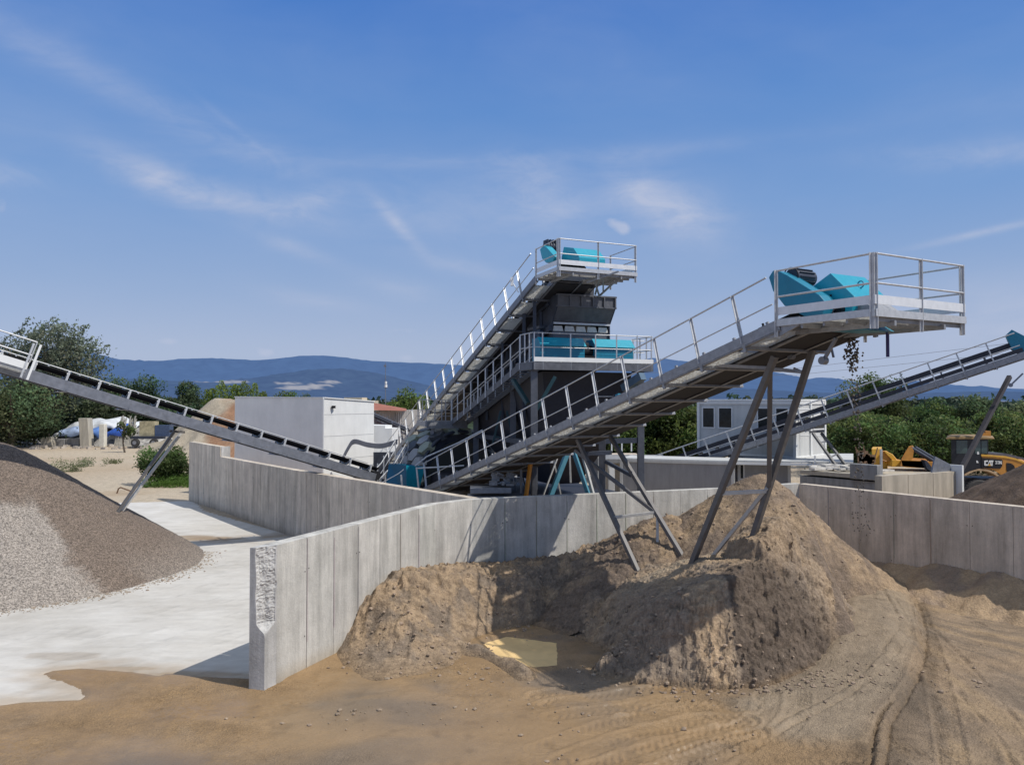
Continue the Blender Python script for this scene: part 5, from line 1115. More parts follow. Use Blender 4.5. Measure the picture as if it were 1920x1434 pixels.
# hoppers under the screen
mb = MB(); R0 = [T(.9, .8, 7.28), T(.9, 4.9, 7.28), T(10.2, 4.9, 6.2), T(10.2, .8, 6.2)]; R1 = [T(1.3, 1.2, 5.0), T(1.3, 4.5, 5.0), T(9.4, 4.5, 4.6), T(9.4, 1.2, 4.6)]; R2 = [T(2.6, 2.0, 2.6), T(2.6, 3.3, 2.6), T(7.0, 3.3, 2.6), T(7.0, 2.0, 2.6)]
mb.loft(R0, R1, True, False); mb.loft(R1, R2, False, True); mb.build('hopper', mat('very_dark_hopper', (.022, .023, .032), rough=.6, var=.3), tw)
mb = MB()
for z in (4.6, 5.0, 5.4, 5.8): mb.beam(T(1.2, 2.3, z), T(1.2, 4.0, z), .05, .05)
mb.beam(T(.3, .1, 4.5), T(.3, WD-.4, 4.5), .16, .2); mb.beam(T(.3, .1, 4.5), T(9, .9, 4.4), .16, .2); mb.build('cross_beam', DARK, tw)
mb = MB(); tbox(mb, 2.0, 12, .3, 5.0, 0.0, 2.2); tbox(mb, 3, 11, -1.2, .3, 0, 2.6); mb.build('base_housing', mat('very_dark_hopper', (0, 0, 0)), tw)
# stairs down the right-hand side
def stairs(u0, u1, s0, z0, s1, z1, n, nm, rail=True, m=GALV, sm=MIDG):
    mb = MB()
    for u in (u0, u1): mb.beam(T(s0, u, z0-.12), T(s1, u, z1-.12), .05, .26)
    o = mb.build(nm, sm, tw); mb = MB()
    for i in range(n):
        t = (i+.5)/n; s_ = s0+(s1-s0)*t; z = z0+(z1-z0)*t; tbox(mb, s_-.13, s_+.13, min(u0, u1)+.03, max(u0, u1)-.03, z-.03, z)
    mb.build('treads', m, o)
    if rail:
        for u in rail:
            mb = MB()
            for h_ in (.5, 1.05): mb.tube([T(s0, u, z0+h_), T(s1, u, z1+h_)], .02, 6)
            r_o = mb.build('handrail', GALVW, o); mb = MB(); mb.beam(T(s0, u, z0-.25), T(s0, u, z0+1.07), .055, .05); p = mb.build('post', GALVW, r_o); k = max(3, int(abs(s1-s0)/.95))
            for i in range(1, k+1): dup(p, T(s0+(s1-s0)*i/k, u, z0+(z1-z0)*i/k)-T(s0, u, z0), r_o)
    return o
stairs(4.25, 5.0, 1.7, 7.3, 4.6, 5.6, 9, 'right_stair', rail=None, m=GALVW); stairs(3.3, 4.1, 1.0, 6.4, 3.0, 5.1, 7, 'right_stair', rail=None, m=GALVW)
stairs(-.02, .78, 1.2, ZD-.02, 10.0, 5.15, 26, 'side_stair', rail=(-.05, .8), m=GALV)
mb = MB(); tbox(mb, 10.0, 11.6, -1.35, .8, 5.05, 5.10); ld = mb.build('landing', GRATE, tw); mb = MB(); tbox(mb, 9.95, 10.0, -1.35, .8, 4.75, 5.12); tbox(mb, 10, 11.6, -1.4, -1.35, 4.85, 5.1); mb.build('deck_beam', GALV, ld)
mb = MB()
for z in (.25, .55, 1.05): mb.tube([T(10, .0, 5.1+z), T(10, -1.35, 5.1+z), T(11.5, -1.35, 5.1+z)], .02, 6)
g_ = mb.build('guard_rail', GALV, ld); mb = MB(); mb.beam(T(10, -1.35, 4.85), T(10, -1.35, 6.17), .05, .05); p = mb.build('post', GALV, g_)
for u in (.45, .8, 1.0, 1.35): dup(p, pT*u, g_)
for s_ in (.7, 1.5): dup(p, bT*s_, g_)
tleg(10.4, -.9, 0, 10.4, -.9, 4.8, .16, GALVD, 'column')
# small conveyors below the hoppers
mb = MB(); tbox(mb, -.4, .3, 0, 3.3, 2.2, 2.34)
mb = MB(); mb.beam(W(1170, 728, 31.5), W(1205, 705, 30.8), .35, .3); mb.build('cable_duct', mat('blue_grey_steel', (.10, .16, .22), rough=.5, metal=.2), tw)
# ---------------------------------------------------------------- pump set low under the big conveyor
ps = thing('pump_skid', 'grey skid-mounted pump and engine just behind the front wall under the big conveyor', 'pump', (-.3, 28.6, 0))
cx = W(930, 905, 28.6); e1 = V((1, .05, 0)).normalized(); e2 = V((-.05, 1, 0)).normalized()
mb = MB(); mb.box(V((cx.x, cx.y, 2.55)), e1*1.05, e2*.5, UPZ*.09); mb.box(V((cx.x-.2, cx.y, 2.85)), e1*.75, e2*.4, UPZ*.10); mb.build('bed_frame', GALV, ps, bevel=.01)
mb = MB(); mb.box(V((cx.x-.1, cx.y, 1.2)), e1*1.0, e2*.45, UPZ*1.25); mb.build('tank', MIDG, ps, bevel=.03)
mb = MB(); rr = random.Random(5)
for i in range(16): c_ = V((cx.x+rr.uniform(-.1, .9), cx.y+rr.uniform(-.3, .3), 3.05+rr.uniform(0, .35))); mb.box(c_, rr.uniform(.08, .3), rr.uniform(.1, .3), rr.uniform(.05, .2))
for i in range(5): c_ = V((cx.x+rr.uniform(0, .8), cx.y-.3, 3.0+rr.uniform(0, .3))); mb.tube([c_, c_+V((rr.uniform(-.2, .2), 0, .2)), c_+V((.25, .1, .1))], .025, 6)
mb.build('engine', mat('engine_grey', (.25, .25, .26), rough=.5, metal=.4, var=.4, scale=14), ps)
mb = MB(); mb.beam(W(977, 880, 28.2), W(977, 925, 28.2), .09, .09); mb.beam(W(940, 872, 28.3), W(988, 868, 28.3), .10, .12); mb.build('stand', LEGM, ps)
# ---------------------------------------------------------------- bucket wheel
bw = thing('bucket_wheel', 'sand washing bucket wheel with rows of olive and grey hexagonal buckets', 'bucket wheel', (W(835, 880, 40).x, 40, 0))
C0 = W(838, 893, 40.0); ax = V((.62, -.78, 0)).normalized(); hx_ = V((.78, .62, 0)).normalized(); Rw = 2.5; Ww = 2.3
mb = MB(); mb.tube([C0-ax*Ww/2, C0+ax*Ww/2], Rw-.28, 48); mb.build('drum', DARK, bw)
OL = [mat('olive_paint', (.27, .29, .215), rough=.5, var=.12), mat('pale_grey_paint', (.30, .30, .30), rough=.5, var=.1), mat('slate_paint', (.05, .055, .065), rough=.5, var=.2)]
rows = 4; nb = 17; hxr = 2*math.pi*Rw/nb/1.78
for r_w in range(rows):
    for k in range(nb):
        t = 2*math.pi*(k+.5*(r_w % 2))/nb
        if math.sin(t) < -.25: continue
        rd = hx_*math.cos(t)+UPZ*math.sin(t); tg = -hx_*math.sin(t)+UPZ*math.cos(t); c_ = C0+rd*(Rw-.28)+ax*((r_w-(rows-1)/2)*Ww/rows*1.02)
        lo = [c_+(ax*math.cos(a)+tg*math.sin(a))*hxr*.90 for a in [i*math.pi/3+.0 for i in range(6)]]; hi = [q+rd*(.34)+tg*(.12) for q in [c_+(ax*math.cos(a)+tg*math.sin(a))*hxr*.74 for a in [i*math.pi/3 for i in range(6)]]]
        mb = MB(); mb.loft(lo, hi); mb.build('bucket', OL[(k*7+r_w*5+(k*r_w) % 3) % 3 if k % 4 else 0], bw)
mb = MB(); mb.tube([C0+ax*(Ww/2+.02)+(hx_*math.cos(t)+UPZ*math.sin(t))*(Rw-.15) for t in np.linspace(0, 2*math.pi, 40)], .10, 6, caps=False); mb.build('rim', DARK, bw)
mb = MB(); mb.tube([C0+ax*(Ww/2-.1), C0+ax*(Ww/2+.05)], Rw-.6, 40); mb.build('face_plate', mat('dark_olive_face', (.06, .06, .05), rough=.6), bw)
mb = MB(); mb.box(C0+ax*.2-UPZ*2.4, ax*1.6, hx_*2.6, UPZ*.9); mb.build('trough', MIDG, bw)
# ---------------------------------------------------------------- turquoise hopper behind the left wall
th = thing('feed_hopper', 'turquoise painted feed hopper with tapering sides behind the left wall', 'hopper', (W(762, 900, 33).x, 33, 0))
q0, q1, q2, q3 = W(729, 869, 33.6), W(762, 872, 32.6), W(797, 875, 33.4), W(765, 870, 34.4)
bot = lambda q, k: V((q1.x*(k)+q.x*(1-k), q1.y*k+q.y*(1-k)+.15, 1.6))
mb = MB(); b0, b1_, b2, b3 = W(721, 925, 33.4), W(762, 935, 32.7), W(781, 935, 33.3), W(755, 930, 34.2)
mb.quad(q0, q1, b1_, b0); mb.quad(q0, q3, b3, b0); mb.quad(q3, q2, b2, b3); mb.build('shaded_side', mat('painted_shade_blue', (.01, .12, .22), rough=.4, var=.1), th)  # shade painted in: darker blue copy of the turquoise on these sides
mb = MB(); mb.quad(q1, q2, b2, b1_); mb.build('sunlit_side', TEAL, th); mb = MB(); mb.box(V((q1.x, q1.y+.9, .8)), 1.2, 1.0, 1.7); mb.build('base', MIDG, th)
mb = MB(); mb.beam(W(752, 890, 32.0), W(756, 930, 32.0), .10, .06); mb.beam(W(781, 876, 31.9), W(786, 925, 31.9), .12, .06); mb.build('guard_post', GALVW, th)
mb = MB(); mb.tube([W(716, 905, 32), W(747, 888, 32), W(757, 880, 32)], .02, 6); mb.tube([W(780, 878, 31.9), W(870, 873, 32.2)], .035, 6); mb.tube([W(778, 874, 33), W(800, 856, 33), W(860, 830, 33), W(905, 806, 33)], .035, 6); mb.build('guard_tube', GALVW, th)
# stair handrail in front of the steep conveyor's foot
sr = thing('access_stair', 'galvanised access stair with tube handrails at the foot of the steep conveyor', 'stair', (W(720, 900, 36).x, 36, 0))
a0, a1, a2 = W(684, 900, 35.4), W(715, 868, 36.8), W(741, 826, 38.8)
mb = MB()
for o in (V((0, 0, 0)), V((.62, .2, 0))):
    mb.tube([a0+o, a1+o, a2+o], .028, 6); mb.tube([a0+o-UPZ*.45, a1+o-UPZ*.45, a2+o-UPZ*.45], .02, 6)
mb.build('handrail', GALVW, sr)
mb = MB()
for i in range(6):
    t = i/5
    for o in (V((0, 0, 0)), V((.62, .2, 0))): mb = MB(); q = a0.lerp(a2, t)+o; mb.beam(q-UPZ*1.0, q, .05, .05); mb.build('post', GALVW, sr)
mb = MB()
for i in range(14): t = i/13; q = a0.lerp(a2, t)-UPZ*1.0; mb.box(q+V((.31, .1, 0)), .6, .24, .04)
mb.beam(a0-UPZ*1.1, a2-UPZ*1.1, .05, .2); mb.beam(a0-UPZ*1.1+V((.62, .2, 0)), a2-UPZ*1.1+V((.62, .2, 0)), .05, .2); mb.build('treads', GALVD, sr)
# ================================================================== BUILDINGS
def panel_mat(name, c, ln, axis=2, sc=1.0, dark=.8):
    m = bpy.data.materials.new(name); m.use_nodes = True; nt = m.node_tree; L = nt.links; b = nt.nodes['Principled BSDF']; tc = nn(nt, 'ShaderNodeTexCoord')
    w = nn(nt, 'ShaderNodeTexNoise', Scale=.8, Detail=6.0, Roughness=.65); L.new(tc.outputs['Object'], w.inputs['Vector'])
    r = nn(nt, 'ShaderNodeMapRange'); r.inputs[1].default_value = .3; r.inputs[2].default_value = .7; r.inputs[3].default_value = .93; r.inputs[4].default_value = 1.05; L.new(w.outputs['Fac'], r.inputs[0])
    mp = nn(nt, 'ShaderNodeMapping'); mp.inputs['Scale'].default_value = (3, 3, .5); L.new(tc.outputs['Object'], mp.inputs[0]); s = nn(nt, 'ShaderNodeTexNoise', Scale=1.0, Detail=6.0, Roughness=.7); L.new(mp.outputs[0], s.inputs['Vector'])
    r2 = nn(nt, 'ShaderNodeMapRange'); r2.inputs[1].default_value = .35; r2.inputs[2].default_value = .65; r2.inputs[3].default_value = dark; r2.inputs[4].default_value = 1.03; L.new(s.outputs['Fac'], r2.inputs[0])
    q = nn(nt, 'ShaderNodeMath', operation='MULTIPLY'); L.new(r.outputs[0], q.inputs[0]); L.new(r2.outputs[0], q.inputs[1]); sc_ = nn(nt, 'ShaderNodeVectorMath', operation='SCALE'); sc_.inputs[0].default_value = c; L.new(q.outputs[0], sc_.inputs['Scale'])
    L.new(sc_.outputs[0], b.inputs['Base Color']); b.inputs['Roughness'].default_value = .6; return m
PW = panel_mat('white_panel', (.74, .74, .72), 0, dark=.96); PG = panel_mat('site_cabin_panel', (.56, .56, .54), 0, dark=.93); CONC = panel_mat('stained_concrete', (.52, .45, .35), 0, dark=.72); CONG = panel_mat('grey_stained_concrete', (.30, .295, .29), 0, dark=.6)
GLASS = mat('dark_window_glass', (.02, .024, .026), rough=.12, var=.5, scale=2, spec=.3)
FRAME = mat('window_frame_white', (.70, .70, .69), rough=.45, var=.05)
def rectbox(name, C, e, n, ln, dp, z0, z1, m, par=None, bevel=.02, **k):
    """C: plan point of the corner nearest the camera; e: direction of the left face going away to the left; n: direction of the right face going away to the right"""
    mb = MB(); c = V((C[0], C[1], 0)); mb.box(c+e*ln/2+n*dp/2+UPZ*(z0+z1)/2, e*ln/2, n*dp/2, UPZ*(z1-z0)/2); return mb.build(name, m, par, bevel=bevel, **k)
# --- white hall
C = V((-11.2, 46.0, 0)); e = V((-.85, .53, 0)).normalized(); n = V((.53, .85, 0)).normalized()
hall = thing('white_hall', 'large plain white clad hall with shaded grey long side above the left wall', 'building', C)
mb = MB(); lA = 8.0; lB = 4.4; zt = 6.28
def hp(s, t, z): q = C+e*s+n*t; return V((q.x, q.y, z))
ztl = zt
mb.loft([hp(0, 0, 0), hp(lA, 0, 0), hp(lA, lB, 0), hp(0, lB, 0)], [hp(0, 0, zt), hp(lA, 0, zt+.08), hp(lA, lB, zt-.12), hp(0, lB, zt-.22)]); mb.build('wall', PW, hall)
mb = MB(); mb.box(hp(lA/2, -.012, zt/2+.02), e*lA/2*.995, n*.01, UPZ*zt/2*.995); mb.build('shade_lift_side', panel_mat('shade_lift_panel', (.80, .78, .74), 0, dark=.98), hall)  # paler colour on this panel lifts the hall's shaded long side
mb = MB()
for z in (1.2, 2.6, 4.0, 5.3):
    mb.box(hp(-.004+0, lB/2, z)-e*.0, n*lB/2*.99, e*.004, UPZ*.012); mb.box(hp(lA/2, -.004, z), e*lA/2*.99, n*.004, UPZ*.008)
mb.build('panel_joints', mat('joint_grey', (.42, .42, .42), rough=.7), hall)
mb = MB(); mb.beam(hp(0, -.03, zt+.03), hp(lA, -.03, zt+.10), .07, .06); mb.beam(hp(-.03, 0, zt+.03), hp(-.03, lB, zt-.19), .07, .06); mb.beam(hp(-.03, -.03, 0), hp(-.03, -.03, zt), .06, .06); mb.build('edge_trim', WHITEP, hall)
mb = MB(); mb.box(hp(-.12, .7, 5.75), .2, .2, .16); mb.build('wall_lamp', RUB, hall)
# --- annex
an = thing('white_annex', 'low white panelled annex attached to the right of the white hall', 'building', C+n*4.6)
A0 = W(661, 806, 49.0); q0, q1, q2, q3 = W(661, 796, 49.8), W(722, 798, 49.9), W(735, 803, 49.9), W(733, 852, 49.9); q4 = W(655, 856, 49.5)
mb = MB(); mb.prism([q0, q1, W(722, 803, 49.9), q2, q3, q4], V((.2, 1.6, 0))); mb.build('wall', PW, an); mb = MB(); q = [W(735, 848, 49.7), W(655, 848, 49.3)]; mb.box((q[0]+q[1])/2+V((0, .8, -1.1)), 3.0, 1.2, 2.2); mb.build('base', DARK, an)
mb = MB()
for k in range(5):
    dz = -.06*k; mb.tube([p+V((0, 0, dz)) for p in [V(q) for q in smooth_path([tuple(W(640, 862, 46)), tuple(W(652, 838, 46)), tuple(W(664, 824, 46)), tuple(W(690, 830, 46)), tuple(W(716, 832, 46)), tuple(W(745, 824, 46))], 6)]], .035, 6)
tag(mb.build('cable_bundle', GALVD, None), 'bundle of sagging grey cables slung in front of the white annex', 'cables')
# --- red roofed shed, small far conveyor, mast
rs = thing('red_roof_shed', 'corrugated grey shed with a rust red roof behind the white hall', 'building', (-17, 78, 0))
a, b = W(661, 772, 74), W(758, 770, 70); mb = MB(); mb.box(V(((a.x+b.x)/2, 75, 2.6)), (b-a)/2, V((1, 5, 0)), UPZ*2.6); mb.build('wall', panel_mat('corrugated_grey', (.36, .34, .32), 0, dark=.6), rs)
mb = MB(); mb.loft([W(655, 768, 69), W(762, 770, 66), W(762, 766, 80), W(655, 764, 83)], [W(668, 756, 76), W(700, 755, 75), W(700, 755, 76), W(668, 756, 77)]); mb.build('roof', mat('rust_red_roof', (.33, .12, .075), rough=.8, var=.2, scale=1), rs)
mb = MB()
for x in range(690, 757, 4): q = W(x, 785, 69.2); mb.box(V((q.x, q.y-.2, 2.6)), .06, .1, 5.0)
mb.build('wall_ribs', CONG, rs)
fh = thing('cream_farm_building', 'distant cream building with stepped flat roofs beyond the red roofed shed', 'building', (W(660, 750, 160).x, 160, 0))
mb = MB(); 
for x0, x1, y in ((641, 675, 745), (675, 697, 751), (641, 655, 748)): a, b = W(x0, y, 160), W(x1, y, 160); mb.box(V(((a.x+b.x)/2, 163+x0*.003, a.z/2)), b.x-a.x, 6, a.z)
mb.build('wall', mat('cream_render', (.58, .50, .38), rough=.9), fh)
sc = thing('small_conveyor', 'small distant lattice conveyor sloping down beside the red roofed shed', 'conveyor', (W(720, 800, 62).x, 62, 0))
mb = MB(); 
for o in (0, .5, 1.0): mb.beam(W(683, 768, 62)+V((0, 0, -o)), W(766, 804, 60)+V((0, 0, -o)), .12, .12)
for i in range(12): t = i/11; q = W(683, 768, 62).lerp(W(766, 804, 60), t); mb.beam(q, q+V((.2, 0, -1.0)), .07, .07); mb.beam(q+V((0, 0, -1)), q+V((.6, 0, 0)), .05, .05)
mb.build('frame', GALVD, sc); mb = MB(); mb.beam(W(690, 774, 61), W(766, 808, 59.5), .8, .1); mb.build('belt', RUB, sc); mb = MB(); mb.beam(W(735, 790, 60), W(738, 840, 60), .12, .12); mb.build('leg', GALVD, sc); mb = MB(); mb.beam(W(706, 780, 61), W(702, 840, 61), .12, .12); mb.build('leg', GALVD, sc)
rc = thing('red_container', 'small red and white container behind the white annex', 'container', (W(680, 790, 60).x, 60, 0))
mb = MB(); a, b = W(669, 787, 60), W(688, 787, 60); mb.box(V(((a.x+b.x)/2, 61, (a.z+0)/2)), b.x-a.x, 2, a.z); mb.build('body', mat('red_paint', (.55, .03, .04), rough=.5), rc); mb = MB(); mb.box(V(((a.x+b.x)/2, 61, a.z+.12)), b.x-a.x, 2, .28); mb.build('top', WHITEP, rc)
vent = MB(); vent.tube([W(668, 792, 58), W(668, 776, 58), W(671, 770, 58), W(674, 773, 58)], .22, 8); tag(vent.build('vent_pipe', WHITEP, None), 'white gooseneck vent pipe rising behind the white annex', 'vent pipe')
ms = thing('mast', 'thin mast with white antenna drums in front of the hills', 'mast', (W(723, 750, 110).x, 110, 0))
mb = MB(); q = W(723, 680, 110); mb.tube([V((q.x, q.y, 0)), q], .07, 6, r1=.04); mb.build('pole', GALVD, ms)
for y0, y1 in ((715, 720), (721, 726)):
    mb = MB(); mb.tube([W(723.5, y0, 110), W(723.5, y1, 110)], .16 if y0 < 720 else .2, 10); mb.build('antenna', WHITEP, ms)
mb = MB(); mb.box(W(722, 686, 110), .35, .1, .3); mb.beam(W(719, 727, 110), W(728, 727, 110), .06, .06); mb.build('bracket', GALVD, ms)
# --- stacked site cabins
e = V((-.7, .71, 0)).normalized(); n = V((.71, .70, 0)).normalized(); C = V((16.6, 45.4, 0)); 
cb_ = thing('site_cabin', 'upper white site cabin with dark windows resting on stacked grey containers', 'site cabin', C)
def cp(s, t, z): q = C+e*s+n*t; return V((q.x, q.y, z))
ZC0, ZC1, LC_, DC_ = 2.78, 6.12, 6.45, 4.0
mb = MB(); mb.box(cp(LC_/2, DC_/2, (ZC0+ZC1)/2), e*LC_/2, n*DC_/2, UPZ*(ZC1-ZC0)/2); mb.build('wall', PG, cb_)
mb = MB()
mb.box(cp(LC_/2, DC_/2, ZC1+.03), e*(LC_/2+.08), n*(DC_/2+.08), UPZ*.06); mb.box(cp(LC_/2, DC_/2, ZC0-.02), e*(LC_/2+.05), n*(DC_/2+.05), UPZ*.09)
mb.build('roof', PW, cb_, bevel=.02)
mb = MB()
for s_, t_ in ((0, 0), (LC_, 0), (0, DC_), (0, DC_/2)): mb.box(cp(s_, t_, (ZC0+ZC1)/2), e*.09, n*.09, UPZ*(ZC1-ZC0)/2)
mb.beam(cp(0, -.03, ZC1-.12), cp(LC_, -.03, ZC1-.12), .06, .16); mb.beam(cp(-.03, 0, ZC1-.12), cp(-.03, DC_, ZC1-.12), .06, .16)
mb.build('corner_frame', PW, cb_)
def window(par, c, ex, ez, w_, h_, out, blind=False):
    mb = MB(); b_ = .07
    for s_ in (-1, 1): mb.box(c+ex*s_*(w_/2-b_/2)+out*.02, ex*b_/2, ez*h_/2, out*.035); mb.box(c+ez*s_*(h_/2-b_/2)+out*.02, ez*b_/2, ex*(w_/2-b_), out*.035)
    f = mb.build('window', FRAME, par); mb = MB(); mb.box(c+out*.012, ex*(w_/2-b_), ez*(h_/2-b_), out*.012); mb.build('pane', GLASS, f)
    if blind: mb = MB(); mb.box(c+out*.018+ez*h_*.28, ex*(w_/2-b_), ez*h_*.17, out*.012); mb.build('blind', FRAME, f)
for x0, x1 in ((1317, 1341), (1347, 1374), (1420, 1442), (1454, 1480)):
    a = hit(x0, 787, C, n); b = hit(x1, 787, C, n); c_ = (a+b)/2; w_ = (b-a).length; window(cb_, V((c_.x, c_.y, 5.05)), e, UPZ, w_, 1.35, -n)
for x0, x1 in ((1497, 1520), (1524, 1546)):
    a = hit(x0, 787, C, e); b = hit(x1, 787, C, e); c_ = (a+b)/2; w_ = (b-a).length; window(cb_, V((c_.x, c_.y, 5.0)), n, UPZ, w_, 1.3, -e, True)
mb = MB(); a = hit(1500, 835, C, e); b = hit(1545, 835, C, e)
for k in range(3): q = a.lerp(b, k/2); mb.box(V((q.x, q.y, 3.55))-e*.012, n*.02, UPZ*.65, e*.012)
mb.box((a+b)/2-e*.012+UPZ*.6, (b-a)/2, e*.012, UPZ*.02); mb.build('panel_seams', FRAME, cb_)
# lower containers
def container(nm, lbl, C, e, n, ln, dp, z0, z1, m, seam=True, grp=None):
    r = thing(nm, lbl, 'container', C, grp); rectbox('body', C, e, n, ln, dp, z0, z1, m, r, 0)
    mb = MB(); c = V((C[0], C[1], 0))
    for s_, t_ in ((0, 0), (ln, 0), (0, dp)): mb.box(c+e*s_+n*t_+UPZ*(z0+z1)/2, e*.08, n*.08, UPZ*(z1-z0)/2)
    mb.beam(c-n*.03+UPZ*(z1-.06), c+e*ln-n*.03+UPZ*(z1-.06), .06, .16); mb.beam(c-e*.03+UPZ*(z1-.06), c+n*dp-e*.03+UPZ*(z1-.06), .06, .16); mb.box(c+e*ln/2+n*dp/2+UPZ*(z1+.03), e*ln/2, n*dp/2, UPZ*.05)
    mb.build('corner_frame', PG, r); return r
GREY = panel_mat('grey_container_panel', (.30, .30, .31), 0, dark=.85)
c_ = W(1374, 900, 42.5); container('container', 'long low grey container under the slim conveyor left of the sand cone', (c_.x, c_.y, 0), V((-.93, .36, 0)).normalized(), V((.36, .93, 0)).normalized(), 6.2, 2.4, .1, 2.75, GREY)
c_ = W(1480, 900, 43.5); r_c = container('container', 'low grey container partly hidden behind the tall sand cone', (c_.x, c_.y, 0), V((-.95, .3, 0)).normalized(), V((.3, .95, 0)).normalized(), 2.7, 2.4, .1, 2.7, GREY)
w_ = hit(1390, 884, (c_.x, c_.y, 0), V((.3, .95, 0)).normalized()); window(r_c, w_, V((-.95, .3, 0)).normalized(), UPZ, .35, .9, -V((.3, .95, 0)).normalized())
pt = thing('site_pallet_deck', 'flat white steel deck between the upper site cabin and the lower containers', 'deck', (17.5, 44.5, 0))
mb = MB(); a, b, c2, d2 = W(1365, 862, 43.5), W(1600, 866, 42), W(1600, 858, 49), W(1365, 856, 49)
mb.prism([V((q.x, q.y, 2.72)) for q in (a, b, c2, d2)], UPZ*.07); mb.build('deck_plate', PG, pt)
mb = MB(); mb.beam(W(1360, 868, 43.3), W(1600, 872, 41.9), .1, .14); 
for x in (1528,): mb.beam(W(x, 854, 42.2), W(x, 882, 42.2), .08, .08)
mb.build('edge_beam', PW, pt)
# truck bed with side rails behind the middle support
tb = thing('truck_bed', 'rusty white truck bed with open rail sides behind the lower leg frame', 'truck', (W(1175, 850, 50).x, 50, 0))
mb = MB(); a, b = W(1146, 849, 50), W(1201, 851, 50); mb.box(V(((a.x+b.x)/2, 51, a.z-.4)), b.x-a.x, 2.2, .5); mb.build('bed', mat('dirty_white_board', (.55, .47, .38), rough=.8, var=.3, scale=4, dirt=((.25, .13, .07), 3, .5, .7)), tb)
mb = MB(); mb.beam(W(1146, 829, 50), W(1202, 829, 50), .08, .08)
for x in (1147, 1166, 1184, 1201): mb.beam(W(x, 829, 50), W(x, 846, 50), .08, .08)
mb.build('side_rail', PW, tb); mb = MB(); mb.box(V(((a.x+b.x)/2, 51, .9)), 2.0, 1.8, 1.6); mb.build('chassis', DARK, tb)
rk = thing('concrete_block_store', 'pale flat-topped concrete store behind the lower end of the slim conveyor', 'shed', (W(1240, 880, 47).x, 47, 0))
mb = MB(); a, b = W(1140, 868, 47.5), W(1255, 870, 46.0); mb.box(V(((a.x+b.x)/2, 48.5, 1.15)), (b-a)/2*V((1, 1, 0)), V((.1, 1.5, 0)), UPZ*1.2); mb.build('wall', CONC, rk); mb = MB(); mb.box(V(((a.x+b.x)/2, 48.5, 2.5)), V(((b.x-a.x)/2+.3, 0, 0)), V((0, 1.9, 0)), UPZ*.12); mb.build('slab_roof', CONG, rk)
mb = MB(); q = W(1241, 905, 45); mb.box(V((q.x, q.y, .9)), .5, .5, 1.2); tag(mb.build('timber_box', mat('raw_timber', (.42, .28, .14), rough=.8, var=.2), None), 'small raw timber box behind the front wall under the slim conveyor', 'box')
for i, (x, y0, y1, w_, lb) in enumerate(((1120, 852, 884, 9, 'white chemical drum rack panel left of the dark column'), (1140, 872, 905, 12, 'white open switch cabinet right of the dark column'))):
    t_ = thing('switch_cabinet', lb, 'cabinet', (W(x, y1, 38).x, 38, 0)); mb = MB(); a = W(x, y0, 38); b = W(x+w_, y1, 38); mb.box(V(((a.x+b.x)/2, 38, (a.z+.6)/2)), b.x-a.x, .3, a.z-.6); mb.build('case', PG, t_, bevel=.01); mb = MB(); mb.box(V(((a.x+b.x)/2, 37.84, a.z-.4)), (b.x-a.x)*.75, .02, .5); mb.build('door', WHITEP, t_)
# --- right: beams, blocks, beige wall
bw_ = thing('beige_wall', 'stained beige concrete wall of a bay behind the right wall with a white end post', 'wall', (W(1720, 930, 33).x, 33, 0))
A_ = W(1653, 892, 29.5); B_ = W(1794, 884, 32.0); dd = (V((B_.x, B_.y, 0))-V((A_.x, A_.y, 0))); nd = V((-dd.y, dd.x, 0)).normalized()
mb = MB(); 
for k in range(3):
    a = V((A_.x, A_.y, 0))+dd*(k/3+.003); b = V((A_.x, A_.y, 0))+dd*((k+1)/3-.003); zt_ = A_.z+(B_.z-A_.z)*(k+.5)/3; mb.box((a+b)/2+nd*.15+UPZ*zt_/2, (b-a)/2, nd*.15, UPZ*zt_/2)
mb.build('wall_panel', CONC, bw_); mb = MB(); b = V((B_.x, B_.y, 0)); mb.box(b+UPZ*1.72+nd*.1, dd.normalized()*.06, nd*.35, UPZ*1.75); mb.build('end_post', WHITEP, bw_)
mb = MB(); pr = [b+nd*.2+UPZ*3.2-dd.normalized()*1.4, b+nd*.2+UPZ*3.85-dd.normalized()*1.15, b+nd*.2+UPZ*3.5-dd.normalized()*.15, b+nd*.2+UPZ*3.2]; mb.prism(pr, nd*.06); mb.build('steel_plate', GALVD, bw_)
pd = thing('plank_deck', 'weathered plank deck on dark beams in front of the orange buckets', 'deck', (W(1700, 885, 37).x, 37, 0))
mb = MB(); P4 = [W(1652, 888, 37.0), W(1770, 882, 34.0), W(1745, 874, 40.0), W(1655, 873, 42)]
zt = P4[0].z; P4 = [V((q.x, q.y, zt)) for q in P4]; mb.prism(P4, UPZ*-.10); mb.build('planks', mat('grey_timber', (.42, .36, .27), rough=.85, var=.2, scale=3), pd); mb = MB(); mb.prism([q-UPZ*.12 for q in P4], UPZ*-.35); mb.build('beam', DARK, pd)
mb = MB(); q = W(1652, 842, 36.5); mb.beam(q, V((q.x, q.y, 1.5)), .09, .09); mb.build('post', LEGL, pd)
tk = thing('precast_tank', 'dark stained precast concrete tank behind the right wall left of the beige wall', 'tank', (W(1590, 900, 37).x, 37, 0))
mb = MB(); a, b = W(1500, 902, 39.5), W(1652, 896, 36.2); d3 = V((b.x-a.x, b.y-a.y, 0)); n3 = V((-d3.y, d3.x, 0)).normalized()
a_ = V((a.x, a.y, 0)); mb.box(a_+d3*.5+n3*1.2+UPZ*1.1, d3*.5, n3*1.2, UPZ*1.2); mb.build('wall', CONG, tk)
mb = MB(); mb.box(a_+d3*.5+n3*1.4+UPZ*2.5, d3*.5, n3*1.4, UPZ*.10); mb.build('slab', panel_mat('pale_slab', (.42, .38, .31), 0, dark=.8), tk)
